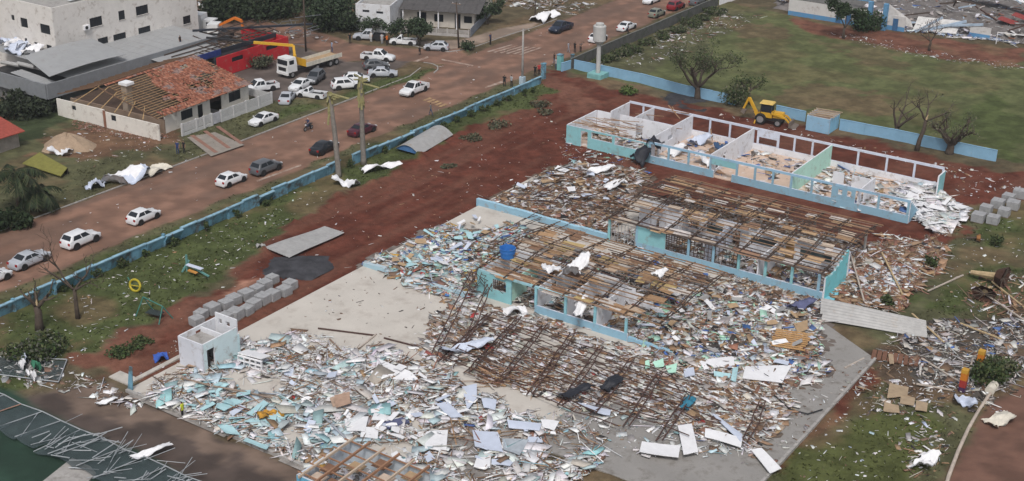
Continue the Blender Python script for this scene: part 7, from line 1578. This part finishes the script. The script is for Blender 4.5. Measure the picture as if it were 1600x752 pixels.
t = thing('yellow_ring', 'yellow playground ring lying on the lawn', 'playground ring', PG(212, 455)); m = MB(); m.tube([(.75 * math.cos(q), .3 * math.sin(q) * .6, .65 + .55 * math.sin(q)) for q in [2 * PI * k / 18 for k in range(19)]], .12, 7, cap=False); m.build('ring', PGY, t, smooth=True); m = MB(); m.tube([(-.6, 0, .5), (.6, 0, .7)], .06, 6); m.build('bar', PGY, t); m = MB(); m.tube([(-1.6, .5, .9), (-.6, .1, .5)], .06, 6); m.build('arm', PG1, t)
for i, (a, b, h1, lab) in enumerate(((1503, 612, 3.0, 'left'), (1529, 582, 3.0, 'right'))):
    t = thing('play_post', '%s orange and red play-tower post standing in the garden rubble' % lab, 'play post', PG(a, b)); z = 0
    for c, dz in (((.06, .03, .08), .45), ((.30, .035, .03), .7), ((.50, .17, .02), .7), ((.50, .28, .04), .35)): m = MB(); m.bx(-.28, .28, -.28, .28, z, z + dz - .01); m.build('block', M('play_%d' % int(c[0] * 100 + c[1] * 10), c, .5, .15, 2), t); z += dz
t = tag(MB().tube([tuple(P(a, b, .12)) for a, b in ((1470, 790), (1482, 745), (1497, 705), (1513, 670), (1530, 640), (1547, 615))], [.16, .16, .15, .15, .14, .14], 8).build('pale_pipe', M('pale_pipe', (.47, .40, .34), .8)), 'long pale pipe lying along the red driveway', 'pipe')
t = tag(MB().tube([(.0, -.5, .3), (0, .9, .3)], .42, 14).build('pale_drum', M('cream_sheet', (.62, .58, .50), .7), loc=PG(1548, 612)), 'pale drum at the end of the long pipe', 'drum')
t = thing('tile_roof_piece', 'piece of red-brown tiled roof lying in the garden', 'roof piece', PG(1400, 562), .25)
for k in range(10): m = MB(); m.bx(-2.2 + k * .48, -2.2 + k * .48 + .4, -.9, .9, .12 + .02 * (k % 3), .24 + .02 * (k % 3)); m.build('tile_row', M('brown_tile', (.17, .085, .055), .85, .3, 3), t)
for i, (p4, lab) in enumerate((([(1382, 628), (1404, 634), (1406, 645), (1380, 642)], 'leftmost'), ([(1390, 598), (1420, 605), (1418, 618), (1386, 622)], 'topmost'), ([(1408, 615), (1430, 622), (1428, 634), (1406, 630)], 'middle'), ([(1432, 625), (1450, 630), (1448, 643), (1430, 640)], 'rightmost'), ([(1388, 553), (1396, 553), (1397, 568), (1390, 569)], 'small upper'))):
    quad('tan_board', p4, .3, M('tan_ply', (.36, .27, .18), .85, .25, 2), '%s tan board of the group in the right garden' % lab, 'board', bend=.03)
for i, (a, b, z) in enumerate((((1425, 490), (1475, 535), .5), ((1440, 560), (1505, 600), .4), ((1510, 598), (1520, 560), .9), ((1500, 505), (1565, 530), .5), ((1535, 590), (1560, 570), .4), ((1330, 400), (1350, 470), .8), ((1378, 395), (1410, 460), .7), ((1450, 455), (1505, 430), .2), ((1540, 460), (1600, 500), .6), ((1550, 440), (1600, 480), .5), ((1320, 575), (1350, 560), .2), ((1432, 600), (1490, 610), .3))):
    m = MB(); m.bar(P(*a, z), P(*b, z * .5), .16, .1); tag(m.build('loose_beam', M('pale_beam', (.44, .38, .33), .85) if i % 3 else PALEB), 'loose pale beam in the right-hand debris, %s from the grey sheet' % ORD[i], 'beam', 'loose beams at the right')
t = tag(MB().box((0, 0, 1.2), (.5, .12, 2.6), rot=Matrix.Rotation(.12, 3, 'Y'), taper=.6).build('blue_post', BW, loc=PG(206, 612), rz=.3), 'bent blue post standing at the slab corner by the soil', 'post')
t = tag(MB().tube([tuple(P(a, b, .3)) for a, b in ((1210, 618), (1235, 640), (1262, 647), (1285, 640))], .06, 6).build('cable', TRIM), 'black cable snaking over the grey pavement', 'cable')
for i, (a, b) in enumerate((((497, 513), (585, 524)), ((515, 530), (537, 552)), ((560, 545), (588, 522)), ((665, 545), (600, 528)))):
    m = MB(); m.bar(P(*a, Z0 + .1), P(*b, Z0 + .1), .14, .1); tag(m.build('loose_beam', (STEELR, TIMB, M('pale_beam', (.44, .38, .33), .85), STEELR)[i]), ('long dark beam on the bare terrazzo floor', 'short dark bar below the long beam', 'pale beam at the right of the bare floor', 'thin rusty beam on the bare floor')[i], 'beam')
m = MB(); m.tube([tuple(P(a, b, Z0 + .45)) for a, b in ((283, 590), (330, 603), (380, 612), (425, 622))], .09, 6); tag(m.build('bent_pipe', M('brown_pipe', (.25, .19, .15), .7)), 'long bent pipe over the cyan rubble by the box house', 'pipe')
m = MB(); m.tube([tuple(P(a, b, Z0 + .5)) for a, b in ((480, 635), (510, 655), (540, 685))], .1, 6); tag(m.build('bent_pipe', M('grey_pipe', (.34, .36, .40), .6)), 'long grey pipe slanting through the white rubble', 'pipe')

# dark hedge masses behind the lots at the top
for i, (a, b, rx, rz) in enumerate(((330, 32, 4.5, 3.2), (365, 28, 5, 3.4), (400, 30, 4.5, 3.0), (450, 24, 5, 3.6), (520, 48, 4.2, 3.6), (545, 46, 3.4, 3.0))):
    shrub(a, b, rx, rz, 'dark hedge mass behind the lots at the top, %s from the left' % ORD[i], 1500, [(.030, .045, .022), (.042, .06, .03), (.024, .034, .018)], .32, 'hedge', 'hedge', 'hedges at the top')
# grass: thousands of short blades standing on the lawns, verges, garden and field
def grass():
    n = 120000; x = nr.uniform(-95, 75, n); y = nr.uniform(-62, 112, n); v = np.stack([x - CAM[0], y - CAM[1], np.full(n, -CAM[2])], -1) @ ROT
    U = CX + F * v[:, 0] / -v[:, 2]; Vv = CY - F * v[:, 1] / -v[:, 2]; k = (U > -80) & (U < 1680) & (Vv > -20) & (Vv < 800)
    wx = (fbm(x, y, .35, 4) - .5); wy = (fbm(x + 91, y + 37, .35, 4) - .5); z = np.full(n, -1); names = []; green = np.zeros((n, 3))
    for nm, c, poly, warp in ZONES:
        m = inpoly(x + wx * 5 * warp, y + wy * 5 * warp, poly); z[m] = {'lawn': 1, 'verge': 1, 'garden': 1}.get(nm, 0) * (c[1] >= c[0]); green[m] = c
    k &= (z == 1) & ((fbm(x, y, .16, 5) + nr.rand(n) * .1) < .58)
    k &= ~((x > -9.3) & (x < 42.5) & (y > -47.2) & (y < 20.6)) & ~((x < -56) & (y < 40))
    x, y, green = x[k], y[k], green[k]; n = len(x); X, Y, Z, x0, y0, s_ = GRID
    zz = Z[np.clip(((x - x0) / s_).astype(int), 0, Z.shape[0] - 1), np.clip(((y - y0) / s_).astype(int), 0, Z.shape[1] - 1)]
    a = nr.rand(n) * 2 * PI; h = nr.uniform(.06, .2, n); w = nr.uniform(.08, .22, n); dx, dy = np.cos(a) * w, np.sin(a) * w; lx, ly = nr.normal(0, .08, n), nr.normal(0, .08, n)
    V4 = np.stack([np.stack([x - dx, y - dy, zz - .02], 1), np.stack([x + dx, y + dy, zz - .02], 1), np.stack([x + dx * .5 + lx, y + dy * .5 + ly, zz + h], 1), np.stack([x - dx * .6 + lx, y - dy * .6 + ly, zz + h * .8], 1)], 1).reshape(-1, 3)
    tag(link('grass', npmesh('grass', V4, np.arange(n * 4).reshape(-1, 4), LEAF, cols=green * nr.uniform(.8, 1.3, (n, 1)))), 'short patchy grass of the lawns, verges and field', 'grass', kind='stuff')
grass()
heap('garden_soil', px((1390, 520), (1450, 500), (1600, 500), (1610, 600), (1540, 625), (1440, 610)), .3, (.085, .075, .065), 0, 'grey-brown churned soil with debris around the play posts', 'soil', seed=90)
rubble('garden_debris', px((1400, 525), (1450, 505), (1600, 500), (1600, 600), (1530, 625), (1440, 600)), 11, pal(W=.14, G=.26, O=.2, B=.2, D=.14, b=.03, T=.03), (.1, 1.3), .4, .05, .42, 'dense grey debris around the play posts in the right garden', seed=91, sticks=.4)

# ---------------------------------------------------------------- thin moist air over the whole site
hz = MB(); hz.bx(-420, 300, -260, 520, -2.2, 66.0)
hm = bpy.data.materials.new('haze'); hm.use_nodes = True; hn = hm.node_tree; hn.nodes.remove(hn.nodes['Principled BSDF'])
pv = hn.nodes.new('ShaderNodeVolumePrincipled'); pv.inputs['Color'].default_value = (.86, .90, .96, 1); pv.inputs['Density'].default_value = 0.0002; pv.inputs['Anisotropy'].default_value = 0.2
hn.links.new(pv.outputs[0], hn.nodes['Material Output'].inputs['Volume'])
tag(hz.build('haze', hm), kind='stuff'); SC.cycles.volume_bounces = 0
